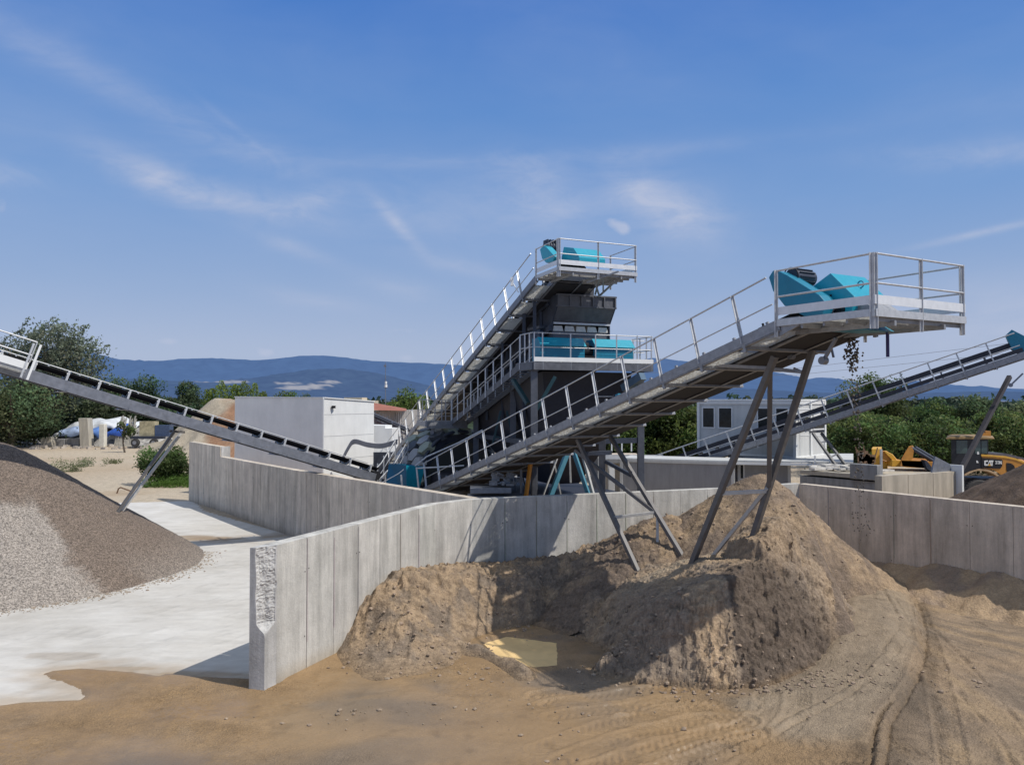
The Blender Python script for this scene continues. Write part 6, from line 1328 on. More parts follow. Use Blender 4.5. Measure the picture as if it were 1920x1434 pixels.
mb = MB(); mb.box(a_+d3*.82+n3*.0+UPZ*2.75, d3*.16, n3*.2, UPZ*.36); mb.build('block', CONG, tk, bevel=.03)
mb = MB(); rr = random.Random(2)
for i in range(26): q = a_+d3*rr.uniform(0, .8)+n3*rr.uniform(.3, 2.2)+UPZ*(2.66+rr.uniform(0, .12)); an_ = rr.uniform(0, 3); mb.box(q, rr.uniform(.3, 1.3), rr.uniform(.1, .4), rr.uniform(.04, .16), (V((math.cos(an_), math.sin(an_), 0)), V((-math.sin(an_), math.cos(an_), 0)), UPZ))
tag(mb.build('scrap_sheets', mat('mixed_scrap', (.55, .52, .47), rough=.7, var=.5, scale=2), None, kind='stuff'), 'jumble of pale sheets and scrap lying on the tank', 'scrap')
mb = MB()
for k in range(6): q = W(1608+rr.uniform(0, 30), 864, 39); mb.tube([q-UPZ*.4, q+V((rr.uniform(-.3, .3), 0, rr.uniform(.3, .8)))], .03, 5)
for k in range(40): q = W(1612+rr.uniform(0, 26), 850+rr.uniform(0, 20), 39); mb.box(q, rr.uniform(.04, .3), .1, rr.uniform(.05, .3))
tag(mb.build('rusty_scrap', mat('rusty_brown', (.20, .12, .07), rough=.8, var=.4, scale=9), None, kind='stuff'), 'heap of rusty scrap metal left of the yellow bucket', 'scrap')
# ================================================================== MACHINES
YEL = mat('machine_yellow', (.72, .40, .055), rough=.45, var=.12, scale=4, dirt=((.30, .20, .12), 4, .55, .6)); OCH = mat('machine_orange', (.50, .22, .035), rough=.5, var=.15, scale=4, dirt=((.22, .13, .08), 3, .52, .6))
TYRE = mat('dusty_tyre', (.055, .052, .050), rough=.9, var=.2, scale=10, bump=.01, bscale=20)
yb = thing('yellow_bucket', 'bright yellow loader bucket and curved arm lying on the plank deck', 'loader bucket', (W(1680, 880, 39.5).x, 39.5, 0))
D = 39.5
def pxp(pts, d): return [W(x, y, d) for x, y in pts]
mb = MB(); mb.prism(pxp([(1634, 841), (1652, 841), (1652, 862), (1664, 866), (1664, 880), (1637, 876)], D), V((.8, 1.6, 0))); mb.build('back_plate', YEL, yb, bevel=.02)
mb = MB(); mb.prism(pxp([(1653, 846), (1660, 846), (1670, 853), (1680, 862), (1688, 863), (1688, 874), (1672, 874), (1668, 866), (1653, 861)], D-.3), V((.3, .5, 0))); mb.build('curved_arm', OCH, yb, bevel=.02)
mb = MB(); mb.prism(pxp([(1657, 845), (1661, 846), (1673, 852), (1680, 861), (1673, 862), (1665, 854)], D-.4), V((.1, .15, 0))); mb.build('arm_edge', YEL, yb)
mb = MB(); mb.prism(pxp([(1673, 862), (1690, 863), (1688, 875), (1672, 875)], D-.5), V((0, .6, 0))); mb.prism(pxp([(1612, 848), (1621, 846), (1623, 856), (1616, 858)], D), V((0, .3, 0))); mb.build('lip', YEL, yb, bevel=.02)
ob = thing('orange_bucket', 'open ochre excavator bucket with a pointed hitch standing right of the yellow bucket', 'excavator bucket', (W(1720, 885, 38).x, 38, 0))
mb = MB(); pr = pxp([(1688, 874), (1690, 862), (1698, 848), (1704, 839), (1710, 838), (1713, 845), (1709, 862), (1736, 864), (1742, 878), (1700, 876)], 38.2); mb.prism(pr, V((.1, .12, 0))); mb.prism([q+V((.68, 1.3, 0)) for q in pr], V((.1, .12, 0))); mb.build('side_plate', OCH, ob, bevel=.01)
mb = MB(); mb.prism(pxp([(1690, 863), (1735, 865), (1741, 878), (1692, 874)], 38.2), V((.68, 1.3, 0))); mb.build('shell', OCH, ob); mb = MB(); 
for dx in (0, .4): mb.tube([W(1708, 840, 38.3)+V((dx, dx, 0)), W(1722, 848, 38.3)+V((dx, dx, 0)), W(1752, 866, 38.3)+V((dx, dx, 0))], .10, 8)
mb.build('hydraulic_ram', DARK, ob); mb = MB(); mb.prism(pxp([(1736, 866), (1752, 866), (1756, 876), (1742, 880)], 38.0), V((.45, .9, 0))); mb.build('tip_plate', OCH, ob); mb = MB(); mb.prism(pxp([(1733, 862), (1738, 864), (1752, 882), (1746, 884), (1738, 878)], 37.9), V((0, .3, 0))); mb.build('cutting_edge', DARK, ob)
# --- wheel loader (seen side-on behind the right wall)
WLD = 40.0
wl = thing('wheel_loader', 'yellow wheel loader with black cab and CAT badge behind the dark soil pile', 'wheel loader', (W(1860, 930, WLD).x, WLD, 0))
def pl_(pts, off=0): return pxp(pts, WLD+off)
Zx = 7.97
def c8(pts): return [(1760+x/Zx, 780+y/Zx) for x, y in pts]
ext = V((1.3, 2.2, 0))
mb = MB(); mb.prism(pl_(c8([(640, 575), (820, 590), (1000, 605), (1150, 640), (1300, 700), (1500, 770), (1500, 1150), (1020, 1150), (960, 905), (830, 810), (640, 775)])), ext); hd_ = mb.build('engine_hood', OCH, wl, bevel=.03)
mb = MB(); mb.prism(pl_(c8([(636, 570), (820, 584), (1000, 596), (1150, 630), (1500, 765), (1500, 790), (1150, 655), (1000, 625), (820, 608), (640, 598)]), -.03), V((0, .1, 0))); mb.build('hood_edge', YEL, hd_)
mb = MB(); mb.prism(pl_(c8([(1015, 700), (1080, 705), (1130, 740), (1145, 800), (1110, 845), (1030, 850), (1015, 800)]), -.02), V((0, .03, 0))); mb.build('side_vent', RUB, hd_)
mb = MB(); mb.prism(pl_(c8([(640, 625), (945, 650), (958, 665), (948, 750), (920, 785), (640, 775)]), -.025), V((0, .03, 0))); bd_ = mb.build('badge_panel', RUB, hd_)
# lettering
def letters(par, polys, m, nm, off): 
    mb = MB()
    for p in polys: mb.prism(pl_(c8(p), off), V((0, .012, 0)))
    return mb.build(nm, m, par)
BW = mat('badge_white', (.75, .75, .72), rough=.5)
letters(bd_, [[(682, 665), (735, 660), (737, 680), (703, 684), (703, 718), (733, 718), (733, 740), (690, 740), (682, 730)],
              [(755, 662), (772, 662), (782, 700), (770, 706), (763, 682), (752, 708), (738, 714)], [(733, 718), (738, 714), (750, 708), (742, 742), (728, 742)], [(770, 706), (781, 700), (792, 742), (780, 742)],
              [(776, 662), (818, 662), (818, 682), (806, 682), (806, 742), (790, 742), (790, 682), (776, 682)]], BW, 'lettering', -.045)
letters(bd_, [[(762, 712), (784, 742), (735, 742)]], YEL, 'lettering_triangle', -.06)
for k, x in enumerate((846, 880, 912)):
    if k < 2: polys = [[(x, 668), (x+28, 670), (x+28, 678), (x, 677)], [(x+21, 678), (x+28, 678), (x+28, 714), (x+21, 714)], [(x+4, 689), (x+21, 690), (x+21, 697), (x+4, 696)], [(x, 707), (x+21, 708), (x+21, 715), (x, 714)]]
    else: polys = [[(x, 669), (x+8, 669), (x+8, 716), (x, 716)], [(x+8, 669), (x+24, 705), (x+24, 716), (x+20, 716), (x+8, 690)], [(x+24, 670), (x+32, 670), (x+32, 718), (x+24, 718)]]
    letters(bd_, polys, BW, 'lettering', -.045)
# cab
mb = MB(); mb.prism(pl_(c8([(185, 345), (740, 345), (740, 570), (640, 575), (635, 780), (400, 850), (190, 820)])), ext); cab = mb.build('cab', mat('cab_black', (.012, .014, .018), rough=.4, var=.2), wl, bevel=.02)
for p in ([(265, 365), (430, 365), (430, 560), (265, 560)], [(545, 370), (625, 370), (625, 560), (545, 560)], [(640, 370), (725, 370), (725, 560), (640, 560)]):
    mb = MB(); mb.prism(pl_(c8(p), -.012), V((0, .01, 0))); mb.build('window', mat('cab_glass', (.05, .085, .085), rough=.08, var=.4, scale=2, spec=.7), cab)
mb = MB(); mb.prism(pl_(c8([(110, 325), (180, 303), (530, 303), (830, 325), (835, 345), (110, 345)]), -.15), ext*1.1); mb.build('cab_roof', mat('ochre_roof', (.30, .20, .09), rough=.7, var=.3, scale=3), cab, bevel=.02)
mb = MB(); mb.prism(pl_(c8([(640, 255), (705, 250), (705, 222), (780, 222), (780, 300), (640, 292)]), .3), V((0, .4, 0))); mb.build('roof_beacon', OCH, cab)
letters(cab, [[(575, 530), (600, 530), (606, 572), (575, 572)], [(562, 662), (585, 665), (596, 700), (566, 698)]], BW, 'decal', -.02)
mb = MB(); mb.prism(pl_(c8([(640, 560), (760, 548), (1020, 560), (1275, 625), (1275, 650), (1000, 600), (820, 584), (640, 575)]), .4), V((0, 1.2, 0))); mb.build('hood_cover', MIDG, wl)
# fender + wheels
cw = W(*c8([(640, 1190)])[0], WLD); rw = 1.06*.0+ (W(*c8([(640, 950)])[0], WLD)-cw).length
def arc(r, a0, a1, n_, off=0): return [cw+V((math.cos(t)*r, off, math.sin(t)*r)) for t in np.linspace(a0, a1, n_)]
Ro = (W(*c8([(640, 785)])[0], WLD)-cw).length
mb = MB(); o = arc(Ro, math.radians(48), math.radians(128), 14); i_ = arc(Ro*.93, math.radians(48), math.radians(128), 14); mb.prism(o+i_[::-1], V((.05, .9, 0))); mb.build('fender', mat('dusty_fender', (.48, .33, .19), rough=.7, var=.2), wl)
def wheel(c, r):
    mb = MB(); n_ = 36; prof = [(r*.55, -.02), (r*.9, -.04), (r, .06), (r, .62), (r*.9, .7), (r*.55, .68)]
    for (ra, ya), (rb, yb_) in zip(prof[:-1], prof[1:]):
        A = [c+V((math.cos(2*math.pi*k/n_)*ra, ya, math.sin(2*math.pi*k/n_)*ra)) for k in range(n_)]; B = [c+V((math.cos(2*math.pi*k/n_)*rb, yb_, math.sin(2*math.pi*k/n_)*rb)) for k in range(n_)]; mb.loft(A, B, False, False)
    for k in range(n_): t = 2*math.pi*k/n_; mb.box(c+V((math.cos(t)*r, .34, math.sin(t)*r)), V((-math.sin(t), 0, math.cos(t)))*.05, V((0, .3, 0)), V((math.cos(t), 0, math.sin(t)))*.03)
    w = mb.build('wheel', TYRE, wl); mb = MB(); mb.tube([c+V((0, .04, 0)), c+V((0, .6, 0))], r*.56, 24); mb.build('rim', YEL, w)
wheel(cw+V((0, .1, 0)), rw); wheel(cw+V((3.6, .1, 0)), rw)
mb = MB(); mb.box(cw+V((2.2, 1.5, .45)), 4.0, 1.5, .7); mb.build('chassis', DARK, wl)
# ================================================================== VEGETATION
def leaf_mat():
    m = bpy.data.materials.new('foliage'); m.use_nodes = True; nt = m.node_tree; L = nt.links; b = nt.nodes['Principled BSDF']; out = nt.nodes['Material Output']
    at = nn(nt, 'ShaderNodeAttribute', attribute_name='Col'); L.new(at.outputs['Color'], b.inputs['Base Color']); b.inputs['Roughness'].default_value = .6; b.inputs['Specular IOR Level'].default_value = .25
    tr = nn(nt, 'ShaderNodeBsdfTranslucent'); sc = nn(nt, 'ShaderNodeVectorMath', operation='SCALE'); L.new(at.outputs['Color'], sc.inputs[0]); sc.inputs['Scale'].default_value = 1.3; L.new(sc.outputs[0], tr.inputs[0])
    ms = nn(nt, 'ShaderNodeMixShader'); ms.inputs[0].default_value = .35; L.new(b.outputs[0], ms.inputs[1]); L.new(tr.outputs[0], ms.inputs[2]); L.new(ms.outputs[0], out.inputs[0]); return m
LEAF = leaf_mat(); BARK = mat('bark', (.10, .08, .06), rough=.9, var=.3, scale=6)
def lobes_leaves(C, R, n, leaf, col, seed, k=26, lr=.42, flat=1.0, hollow=.55):
    r = np.random.default_rng(seed); C = np.array(C, float); R = np.array(R, float)
    u = r.normal(size=(k, 3)); u /= np.linalg.norm(u, axis=1)[:, None]; lc = C + u*R*(r.random((k, 1))**.45)*.80
    lrad = R.mean()*lr*r.uniform(.6, 1.25, k)
    per = np.maximum(1, (n*lrad**2/np.sum(lrad**2)).astype(int)); P = []; Cc = []
    for i in range(k):
        v = r.normal(size=(per[i], 3)); v /= np.linalg.norm(v, axis=1)[:, None]; rad = lrad[i]*(hollow+(1-hollow)*r.random(per[i])**.5)*(1+.18*r.normal(size=per[i]))
        p = lc[i]+v*rad[:, None]*np.array([1, 1, flat]); P.append(p)
        t = .72+.42*v[:, 2]+.12*r.normal(size=per[i]); g = r.uniform(.72, 1.3)  # lobe tops lighter, undersides darker: shade put into the leaf colour
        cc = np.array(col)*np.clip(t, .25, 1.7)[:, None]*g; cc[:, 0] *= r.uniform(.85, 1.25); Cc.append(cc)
    P = np.concatenate(P); Cc = np.concatenate(Cc); ok = P[:, 2] > .1; P, Cc = P[ok], Cc[ok]
    return P, leaf*r.uniform(.6, 1.4, len(P)), Cc
def tree(name, label, px, ytop, d, wpx, col, seed, z0=None, n=6000, leaf=.16, k=26, lr=.42, style='round', cat='tree', trunk=True, grp=None):
    top = W(px, ytop, d); rx = wpx/F*d/2*1.22; zb = z0 if z0 is not None else top.z*.22; H = top.z-zb; C = (top.x, d, zb+H*.5)
    t = thing(name, label, cat, (top.x, d, 0), grp)
    if style == 'plume':
        r = np.random.default_rng(seed); P = []; Cc = []
        for i in range(300):
            u = r.normal(size=3); u /= np.linalg.norm(u); q = np.array(C)+u*np.array([rx*.78, rx*.6, H*.42])*r.random()**.4+np.array([-.3, 0, -.4])
            dr = np.array([.62+.3*r.normal(), .2*r.normal(), .85+.25*r.normal()]); dr /= np.linalg.norm(dr); ln = r.uniform(1.2, 3.4); m_ = 46
            s = r.random(m_); pp = q+dr*(s*ln)[:, None]+np.array([.25, 0, -.12])*((s**2)*ln)[:, None]+r.normal(size=(m_, 3))*(.34*(1-s*.75))[:, None]; P.append(pp); Cc.append(np.array(col)*((.62+.5*s+.1*r.normal(size=m_))*r.uniform(.7, 1.3))[:, None])  # strand bases darker than tips: inner shade put into the colour
        P2, S2, C2 = lobes_leaves(C, (rx*.85, rx*.7, H*.46), n, leaf, np.array(col)*.75, seed, k, lr); P = np.concatenate(P+[P2]); Cc = np.concatenate(Cc+[C2]); S = leaf*RNG.uniform(.6, 1.3, len(P))
    elif style == 'column':
        r = np.random.default_rng(seed); P = []; Cc = []; nb = 16
        for i in range(nb):
            x = top.x+(-1+2*(i+.5)/nb)*rx*1.0+r.normal()*.3; h = H*(.72+.28*math.cos((i+.5)/nb*math.pi-math.pi/2))*r.uniform(.86, 1.06); m_ = n//nb; s = r.random(m_)
            rad = 1.15*(1-s**2.5*.75)*rx/6; a = r.uniform(0, 6.28, m_); P.append(np.stack([x+np.cos(a)*rad*1.3*r.random(m_)**.4, d+np.sin(a)*rad*1.3+r.normal()*.8, zb+s*h], -1)); Cc.append(np.array(col)*((.6+.5*np.sin(a*.5)+.15*r.normal(size=m_))*r.uniform(.75, 1.25))[:, None])
        P = np.concatenate(P); Cc = np.clip(np.concatenate(Cc), .004, 1); S = leaf*RNG.uniform(.6, 1.3, len(P))
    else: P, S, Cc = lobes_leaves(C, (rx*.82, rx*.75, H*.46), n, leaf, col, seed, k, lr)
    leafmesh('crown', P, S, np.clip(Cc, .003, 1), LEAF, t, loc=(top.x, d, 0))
    if trunk:
        r = random.Random(seed); mb = MB(); b = V((top.x, d, -.1)); c1 = V((top.x+r.uniform(-.3, .3), d, zb+H*.35)); mb.tube([b, b.lerp(c1, .5)+V((r.uniform(-.2, .2), 0, 0)), c1, c1+V((.1, 0, H*.3))], max(.12, rx*.07), 8, r1=max(.04, rx*.02))
        for i in range(6): a = r.uniform(0, 6.28); s_ = b.lerp(c1, r.uniform(.55, 1)); mb.tube([s_, s_+V((math.cos(a)*rx*.3, math.sin(a)*rx*.3, H*.18)), s_+V((math.cos(a)*rx*.6, math.sin(a)*rx*.6, H*.42))], max(.06, rx*.03), 6, r1=.03)
        mb.build('trunk', BARK, t)
    return t
def mass(name, label, prof, d, depth, col, seed, n=14000, leaf=.2, zlow=0, lob=70, rad=(1.2, 2.4), cat='hedge', kind='stuff'):
    r = np.random.default_rng(seed); P = []; Cc = []; S = []; xs_ = [p[0] for p in prof]; ys_ = [p[1] for p in prof]
    for i in range(lob):
        px = r.uniform(xs_[0], xs_[-1]); dd = d+depth*r.random()**1.3; top = W(px, np.interp(px, xs_, ys_)+r.uniform(-2, 8), dd); rr = r.uniform(*rad); zc = zlow+rr*.4+(top.z-rr*.9-zlow-rr*.4)*(r.random()**.6 if dd < d+depth*.6 else 1)
        m_ = n//lob; v = r.normal(size=(m_, 3)); v /= np.linalg.norm(v, axis=1)[:, None]; v[:, 1] = -np.abs(v[:, 1])*.9+.1*v[:, 1]
        P.append(np.array([top.x, dd, zc])+v*(rr*(.72+.33*r.random(m_)))[:, None]*np.array([1.15, 1, .95])); t = .62+.5*v[:, 2]+.16*r.normal(size=m_); c_ = np.array(col)*np.clip(t, .2, 1.6)[:, None]*r.uniform(.6, 1.35); c_[:, 0] *= r.uniform(.8, 1.3); Cc.append(c_)  # hedge lobes darken downwards: shade painted into the leaves
    P = np.concatenate(P); Cc = np.concatenate(Cc); ok = P[:, 2] > 0; P, Cc = P[ok], Cc[ok]
    # outline of the dark sheet that paints the inner shade
    X_ = np.linspace(xs_[0], xs_[-1], 60); mb = MB(); 
    o = leafmesh(name, P, leaf*r.uniform(.6, 1.4, len(P)), np.clip(Cc, .003, 1), LEAF, loc=(float(P[:, 0].mean()), d, 0)); tag(o, label, cat, kind=kind)
    vs = []; 
    for x in X_: q = W(x, np.interp(x, xs_, ys_)+9+5*math.sin(x*.21), d+depth*.75); vs.append(q)
    return o, vs
def core(par, vs):  # dark sheet behind the leaves stands for their inner shade
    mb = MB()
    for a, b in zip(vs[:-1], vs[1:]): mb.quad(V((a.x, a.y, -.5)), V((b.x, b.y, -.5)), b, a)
    return mb.build('shade_backing', mat('foliage_shade_backing', (.012, .020, .009), rough=1, var=.6, scale=1.5), par)
G1 = (.125, .17, .080); G2 = (.080, .125, .060); G3 = (.13, .18, .045); G4 = (.070, .105, .052); GW = (.20, .235, .165)
tree('willow_tree', 'tall windblown grey green willow behind the left conveyor end', 88, 588, 108, 205, GW, 1, z0=3.0, n=9000, leaf=.20, k=34, style='plume')
tree('dark_tree', 'broad dark green tree at the left edge below the windblown willow', 20, 700, 100, 190, G1, 2, z0=0, n=11000, leaf=.20, k=34)
tree('dark_tree', 'dense dark tree between the left edge and the blue tarpaulins', 66, 742, 104, 66, G1, 3, z0=0, n=6000, leaf=.18)
tree('pointed_tree', 'dark pointed tree standing right of the low dark row behind the left conveyor', 348, 701, 128, 66, G2, 4, z0=1, n=6000, leaf=.18, k=20)
tree('round_tree', 'dark round tree rising above the middle of the left conveyor', 283, 707, 126, 90, G2, 5, z0=1, n=6000, leaf=.2)
tree('round_tree', 'low dark tree touching the willow on its right side', 205, 700, 130, 80, G2, 6, z0=1, n=5000, leaf=.2)
tree('poplar_clump', 'bright yellow green clump of upright poplars above the earth mound', 440, 714, 135, 94, (.20, .26, .05), 7, z0=3, n=9000, leaf=.16, style='column')
tree('round_tree', 'small green tree just above the left half of the white hall roof', 540, 727, 150, 52, G3, 8, z0=2, n=3000, leaf=.2)
tree('round_tree', 'small low tree above the right half of the white hall roof', 578, 738, 155, 40, G2, 9, z0=2, n=2000, leaf=.2)
tree('round_tree', 'full green tree behind the red roofed shed left of the steep conveyor', 764, 722, 98, 84, G3, 10, z0=1.5, n=9000, leaf=.15, k=30)
tree('round_tree', 'small green tree in the gap at the foot of the steep conveyor', 800, 755, 86, 60, G3, 11, z0=.5, n=4000, leaf=.15)
tree('tall_tree', 'tall mid green tree rising above the slim conveyor behind the falling gravel', 1640, 681, 82, 118, (.085, .13, .045), 12, z0=1.5, n=15000, leaf=.14, k=46, lr=.34)
tree('tall_tree', 'darker tree leaning beside the taller one left of the falling gravel', 1600, 716, 80, 50, (.085, .10, .05), 13, z0=1.5, n=4000, leaf=.14, k=20)
tree('round_tree', 'rounded dark green tree beyond the loader cab at the right', 1838, 731, 84, 86, G1, 14, z0=1, n=8000, leaf=.15, k=30)
tree('round_tree', 'dark green tree cut by the right edge of the picture', 1922, 744, 80, 90, G1, 15, z0=1, n=7000, leaf=.15, k=26)
tree('round_tree', 'mid green tree between the tall tree and the loader cab', 1745, 750, 86, 90, (.10, .155, .045), 16, z0=1, n=6000, leaf=.15)
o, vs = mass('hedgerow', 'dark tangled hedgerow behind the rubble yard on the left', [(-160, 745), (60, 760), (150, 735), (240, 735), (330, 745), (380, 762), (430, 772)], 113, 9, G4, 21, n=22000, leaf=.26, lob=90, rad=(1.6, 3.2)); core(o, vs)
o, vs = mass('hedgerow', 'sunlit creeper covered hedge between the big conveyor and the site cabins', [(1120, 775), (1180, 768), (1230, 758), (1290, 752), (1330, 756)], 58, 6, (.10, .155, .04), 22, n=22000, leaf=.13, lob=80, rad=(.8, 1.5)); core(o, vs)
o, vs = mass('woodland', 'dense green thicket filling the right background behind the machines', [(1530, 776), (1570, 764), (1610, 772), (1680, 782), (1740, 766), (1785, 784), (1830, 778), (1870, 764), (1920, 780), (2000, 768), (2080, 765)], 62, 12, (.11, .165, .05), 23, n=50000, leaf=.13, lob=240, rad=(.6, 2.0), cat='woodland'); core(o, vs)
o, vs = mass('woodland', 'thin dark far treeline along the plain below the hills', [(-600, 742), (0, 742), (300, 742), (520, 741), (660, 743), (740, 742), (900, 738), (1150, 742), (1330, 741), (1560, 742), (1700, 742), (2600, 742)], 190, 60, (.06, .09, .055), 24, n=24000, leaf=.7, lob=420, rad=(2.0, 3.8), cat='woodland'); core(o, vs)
tree('bush', 'large dark leafy bush beside the taller end of the left wall', 312, 836, 57, 96, (.085, .14, .04), 31, z0=0, n=9000, leaf=.09, k=34, cat='bush', trunk=False)
tree('bush', 'sparse young sapling in front of the parked chassis', 235, 786, 92, 34, (.10, .14, .05), 32, z0=1.5, n=500, leaf=.14, k=10, cat='sapling')
def weeds(name, label, px, py, wpx, hpx, n, col, seed, leaf=.07, cat='weeds'):
    c = G(px, py); d = c.y; r = np.random.default_rng(seed); w = wpx/F*d; h = hpx/F*d; k = 14; P = []
    for i in range(k): cx = c.x+r.normal()*w*.3; cy = d+r.normal()*w*.25; hh = h*r.uniform(.4, 1); m_ = n//k; s = r.random(m_); P.append(np.stack([cx+r.normal(size=m_)*.10*w*(.4+s), cy+r.normal(size=m_)*.1*w, s*hh], -1))
    P = np.concatenate(P); cc = np.array(col)*r.uniform(.6, 1.5, (len(P), 1)); o = leafmesh(name, P, leaf*r.uniform(.5, 1.4, len(P)), cc, LEAF, loc=(c.x, d, 0), aspect=.4); return tag(o, label, cat)
weeds('weed_clump', 'straggly pale green weeds beside the gravel cone on the dirt yard', 128, 884, 60, 28, 1600, (.16, .18, .09), 1)
weeds('weed_clump', 'second patch of weeds right of the straggly ones on the dirt yard', 166, 874, 40, 20, 700, (.13, .16, .08), 2)
weeds('weed_clump', 'small round tuft of weeds alone in the middle of the dirt yard', 212, 869, 26, 11, 500, (.11, .13, .05), 3)
weeds('weed_clump', 'pale dry weeds just left of the large bush', 268, 876, 26, 26, 500, (.22, .22, .12), 4)
c_ = G(322, 914); r = np.random.default_rng(8); n_ = 6000; P = np.stack([c_.x+r.uniform(-2.2, 1.8, n_), c_.y+r.uniform(-.3, 5.0, n_), r.random(n_)*.75], -1); P[:, 2] *= (.5+.5*np.sin(P[:, 0]*5)**2)
o = leafmesh('grass', P, .16*r.uniform(.5, 1.3, n_), np.array((.09, .16, .03))*r.uniform(.6, 1.5, (n_, 1)), LEAF, loc=(c_.x, c_.y, 0), aspect=.14, up=0); tag(o, 'bright green long grass below the large bush', 'grass', kind='stuff')
# ================================================================== RUBBLE YARD ON THE LEFT
BL = panel_mat('weathered_block', (.50, .46, .38), 0, dark=.75); LT_ = mat('pale_block', (.66, .63, .54), rough=.8, var=.15, scale=2)
def yardbox(name, label, x0, x1, y0, y1, d, dp, m, cat, lean=0, par=None):
    a = W(x0, y1, d); b = W(x1, y1, d); zt = W(x0, y0, d).z; zb = max(0, a.z-.05) if y1 < 834 else 0; mb = MB()
    mb.loft([V((a.x, d, zb)), V((b.x, d, zb)), V((b.x, d+dp, zb)), V((a.x, d+dp, zb))], [V((a.x+lean, d, zt)), V((b.x+lean, d, zt)), V((b.x+lean, d+dp, zt)), V((a.x+lean, d+dp, zt))])
    o = mb.build(name, m, par, bevel=.06)
    if label: tag(o, label, cat)
    return o
yardbox('concrete_pillar', 'leaning beige stack of square concrete elements standing before the white sheets', 150, 168, 784, 836, 103, 1.2, BL, 'concrete element', -.3)
yardbox('concrete_pillar', 'slim pale concrete pillar standing right of the leaning stack', 185, 195, 795, 837, 103, .8, LT_, 'concrete element')
yardbox('concrete_block', 'square beige concrete block at the left of the rubble row', 76, 96, 820, 835, 103, 1.4, BL, 'block')
yardbox('concrete_block', 'low grey block right of the square beige one', 98, 121, 823, 835, 104, 1.4, CONG, 'block')
yardbox('concrete_block', 'wide grey slab stack in front of the leaning pillar', 122, 148, 822, 836, 104, 1.6, CONG, 'block')
yardbox('concrete_block', 'grey ribbed block right of the slim pale pillar', 197, 216, 817, 836, 106, 1.6, mat('light_grey_block', (.42, .42, .40), rough=.8, var=.2), 'block')
def f_rub(X, Y):
    q = 3.0*np.exp(-(((X+57)/9.5)**2+((Y-109)/2.8)**2)) ; return q*(1+.5*fbm(X*.5, Y*.5, 4)) + .5*(ridged(X*1.2, Y*1.2, 3)-.4) - .25
heap('rubble_heap', 'grey heap of broken concrete below the plastic sheets on the left', (-72, -42), (104.6, 116), .3, f_rub, lambda X, Y, Z: (lerp3(full(X, np.array([.22, .21, .20])), full(X, np.array([.55, .53, .49])), sstep(-.2, .3, fbm(X*1.3, Y*1.3, 4))), X*0), cat='rubble heap')
# tarpaulins
def tarp(name, label, pts, d, m, seed):
    mb = MB(); r = random.Random(seed); n = len(pts); base = [W(x, y, d) for x, y in pts]; rows = []
    for j in range(7):
        t = j/6; rows.append([V((p.x, p.y+t*4-1.5*math.sin(t*math.pi)+0, max(0.2, p.z*(1-.0*t)-(1-t)**1.5*1.5+.25*math.sin(i*1.9+j)))) for i, p in enumerate(base)])
    vs = [q for rw in rows for q in rw]; fs = [(j*n+i, j*n+i+1, (j+1)*n+i+1, (j+1)*n+i) for j in range(6) for i in range(n-1)]; mb.add(vs, fs, True); o = mb.build(name, m, None); o.modifiers.new('s', 'SUBSURF').render_levels = 1; return tag(o, label, 'tarpaulin')
WT = mat('white_tarp', (.62, .64, .66), rough=.6, var=.25, scale=.9, bump=.05, bscale=2); BT = mat('blue_tarp', (.03, .10, .42), rough=.5, var=.3, scale=1, bump=.05, bscale=2); LB_ = mat('pale_blue_tarp', (.30, .38, .55), rough=.55, var=.35, scale=.8, bump=.05, bscale=2)
tarp('tarpaulin', 'white plastic sheet draped over the long heap in the rubble yard', [(100, 806), (114, 797), (128, 790), (145, 784), (160, 786), (170, 790), (185, 783), (202, 781), (215, 787), (222, 792), (236, 789), (248, 796)], 106.5, WT, 1)
tarp('tarpaulin', 'pale blue plastic sheet sagging left of the leaning pillar', [(110, 799), (118, 798), (130, 797), (140, 796), (150, 797)], 105, LB_, 2)
tarp('tarpaulin', 'bright blue plastic sheet right of the slim pale pillar', [(198, 803), (206, 796), (216, 794), (228, 795), (232, 803)], 104.6, BT, 3)
tarp('tarpaulin', 'small mid blue sheet between the two concrete pillars', [(167, 797), (174, 795), (182, 797), (187, 802)], 105, mat('mid_blue_tarp', (.10, .2, .48), rough=.5, var=.3, scale=1), 4)
mb = MB(); r = random.Random(12)
for i in range(70): x = r.uniform(60, 300); q = W(x, 836, r.uniform(98, 104)); s = r.uniform(.1, .5); a = r.uniform(0, 3); mb.box(V((q.x, q.y, s*.3)), s*r.uniform(.8, 2.4), s, s*.7, (V((math.cos(a), math.sin(a), 0)), V((-math.sin(a), math.cos(a), 0)), V((.1, 0, 1)).normalized()))
tag(mb.build('rubble', mat('rubble_mix', (.45, .40, .34), rough=.9, var=.5, scale=1.2), None, kind='stuff'), 'scattered broken concrete and boards along the edge of the dirt yard', 'rubble')
mb = MB()
for i in range(60): x = r.uniform(221, 250); y0 = r.uniform(778, 800); q0 = W(x+6, y0, 105+r.random()); q1 = W(x-6+r.uniform(-5, 5), 837, 104.5); mb.beam(q0, V((q1.x, q1.y, 0)), .10, .06)
tag(mb.build('pole_bundle', mat('grey_weathered_poles', (.40, .38, .33), rough=.85, var=.3, scale=3), None, kind='stuff'), 'sheaf of pale weathered poles leaning together beside the blue sheet', 'poles')
ch = thing('truck_chassis', 'grey truck chassis with exposed black wheels parked in the rubble yard', 'truck', (W(275, 836, 100).x, 100, 0))
def tw_(x, y, r_, dd=100):
    c = W(x, y, dd); mb = MB(); mb.tube([c, c+V((0, .5, 0))], r_, 20); w = mb.build('wheel', TYRE, ch); mb = MB(); mb.tube([c-V((0, .03, 0)), c], r_*.5, 14); mb.build('rim', GALV, w)
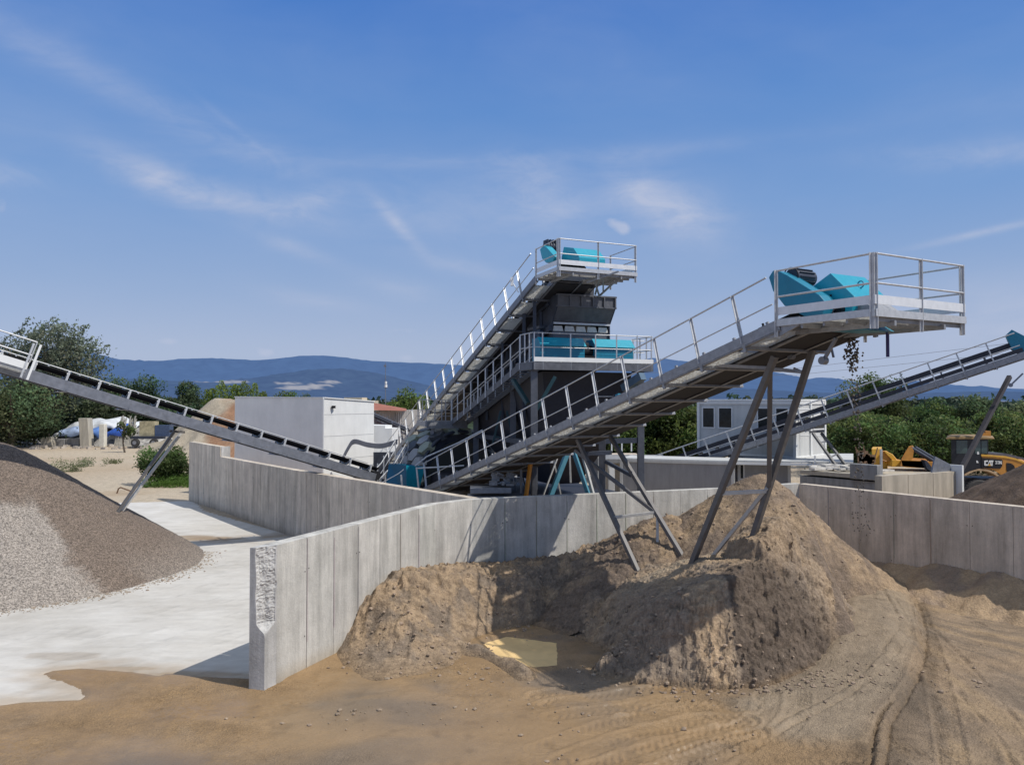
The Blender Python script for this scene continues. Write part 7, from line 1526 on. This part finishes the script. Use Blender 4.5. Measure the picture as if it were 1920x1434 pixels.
for x in (252, 287): tw_(x, 830, .5)
mb = MB(); a = W(246, 820, 100.6); b = W(308, 820, 100.6); mb.box((a+b)/2, b.x-a.x, .8, .35); mb.build('frame', DARK, ch); mb = MB(); a = W(262, 790, 101); b = W(290, 822, 101); mb.box(V(((a.x+b.x)/2, 101.5, (a.z+b.z)/2)), b.x-a.x, 1.2, a.z-b.z); mb.build('hopper_body', mat('rusty_cream', (.42, .36, .22), rough=.8, var=.4, scale=2), ch)
mb = MB(); a = W(291, 797, 101); b = W(318, 818, 101); mb.box(V(((a.x+b.x)/2, 101.5, (a.z+b.z)/2)), b.x-a.x, 1.2, a.z-b.z); mb.build('blue_tank', mat('slate_blue_paint', (.06, .09, .16), rough=.5, var=.3), ch)
mb = MB(); q = G(222, 925); mb.tube([q+V((-.1, 0, 0)), q+V((0, 0, .32)), q+V((.15, 0, .40)), q+V((1.1, -.3, .15))], .05, 8); tag(mb.build('bent_pipe', mat('rusty_pipe', (.20, .12, .07), rough=.8), None), 'bent rusty pipe lying on the dirt by the left conveyor leg', 'pipe')
# overhead wires on the right
mb = MB()
for dy in (0, 12): mb.tube([W(1180, 700+dy, 120), W(1500, 690+dy, 112), W(1960, 636+dy*1.6, 96)], .022, 4)
tag(mb.build('overhead_wires', GALVD, None), 'pair of thin overhead wires crossing the sky behind the turquoise head', 'wires')
# ================================================================== GROUPS OF LOOK-ALIKES
GR = {'belt_conveyor': 'belt conveyors of the gravel plant', 'sand_pile': 'sand piles dumped in the walled yard', 'concrete_wall': 'formed concrete retaining walls', 'round_tree': 'trees beyond the yard', 'dark_tree': 'trees beyond the yard',
      'tall_tree': 'trees beyond the yard', 'pointed_tree': 'trees beyond the yard', 'willow_tree': 'trees beyond the yard', 'concrete_block': 'concrete blocks in the rubble yard', 'concrete_pillar': 'upright concrete elements in the rubble yard',
      'tarpaulin': 'plastic sheets over the rubble heap', 'weed_clump': 'weeds on the dirt yard', 'container': 'grey containers below the site cabin', 'switch_cabinet': 'cabinets under the screening tower'}
for o in scene.objects:
    if o.parent is None and 'label' in o and not o.get('kind'):
        g = GR.get(o.name.split('.')[0])
        if g: o['group'] = g
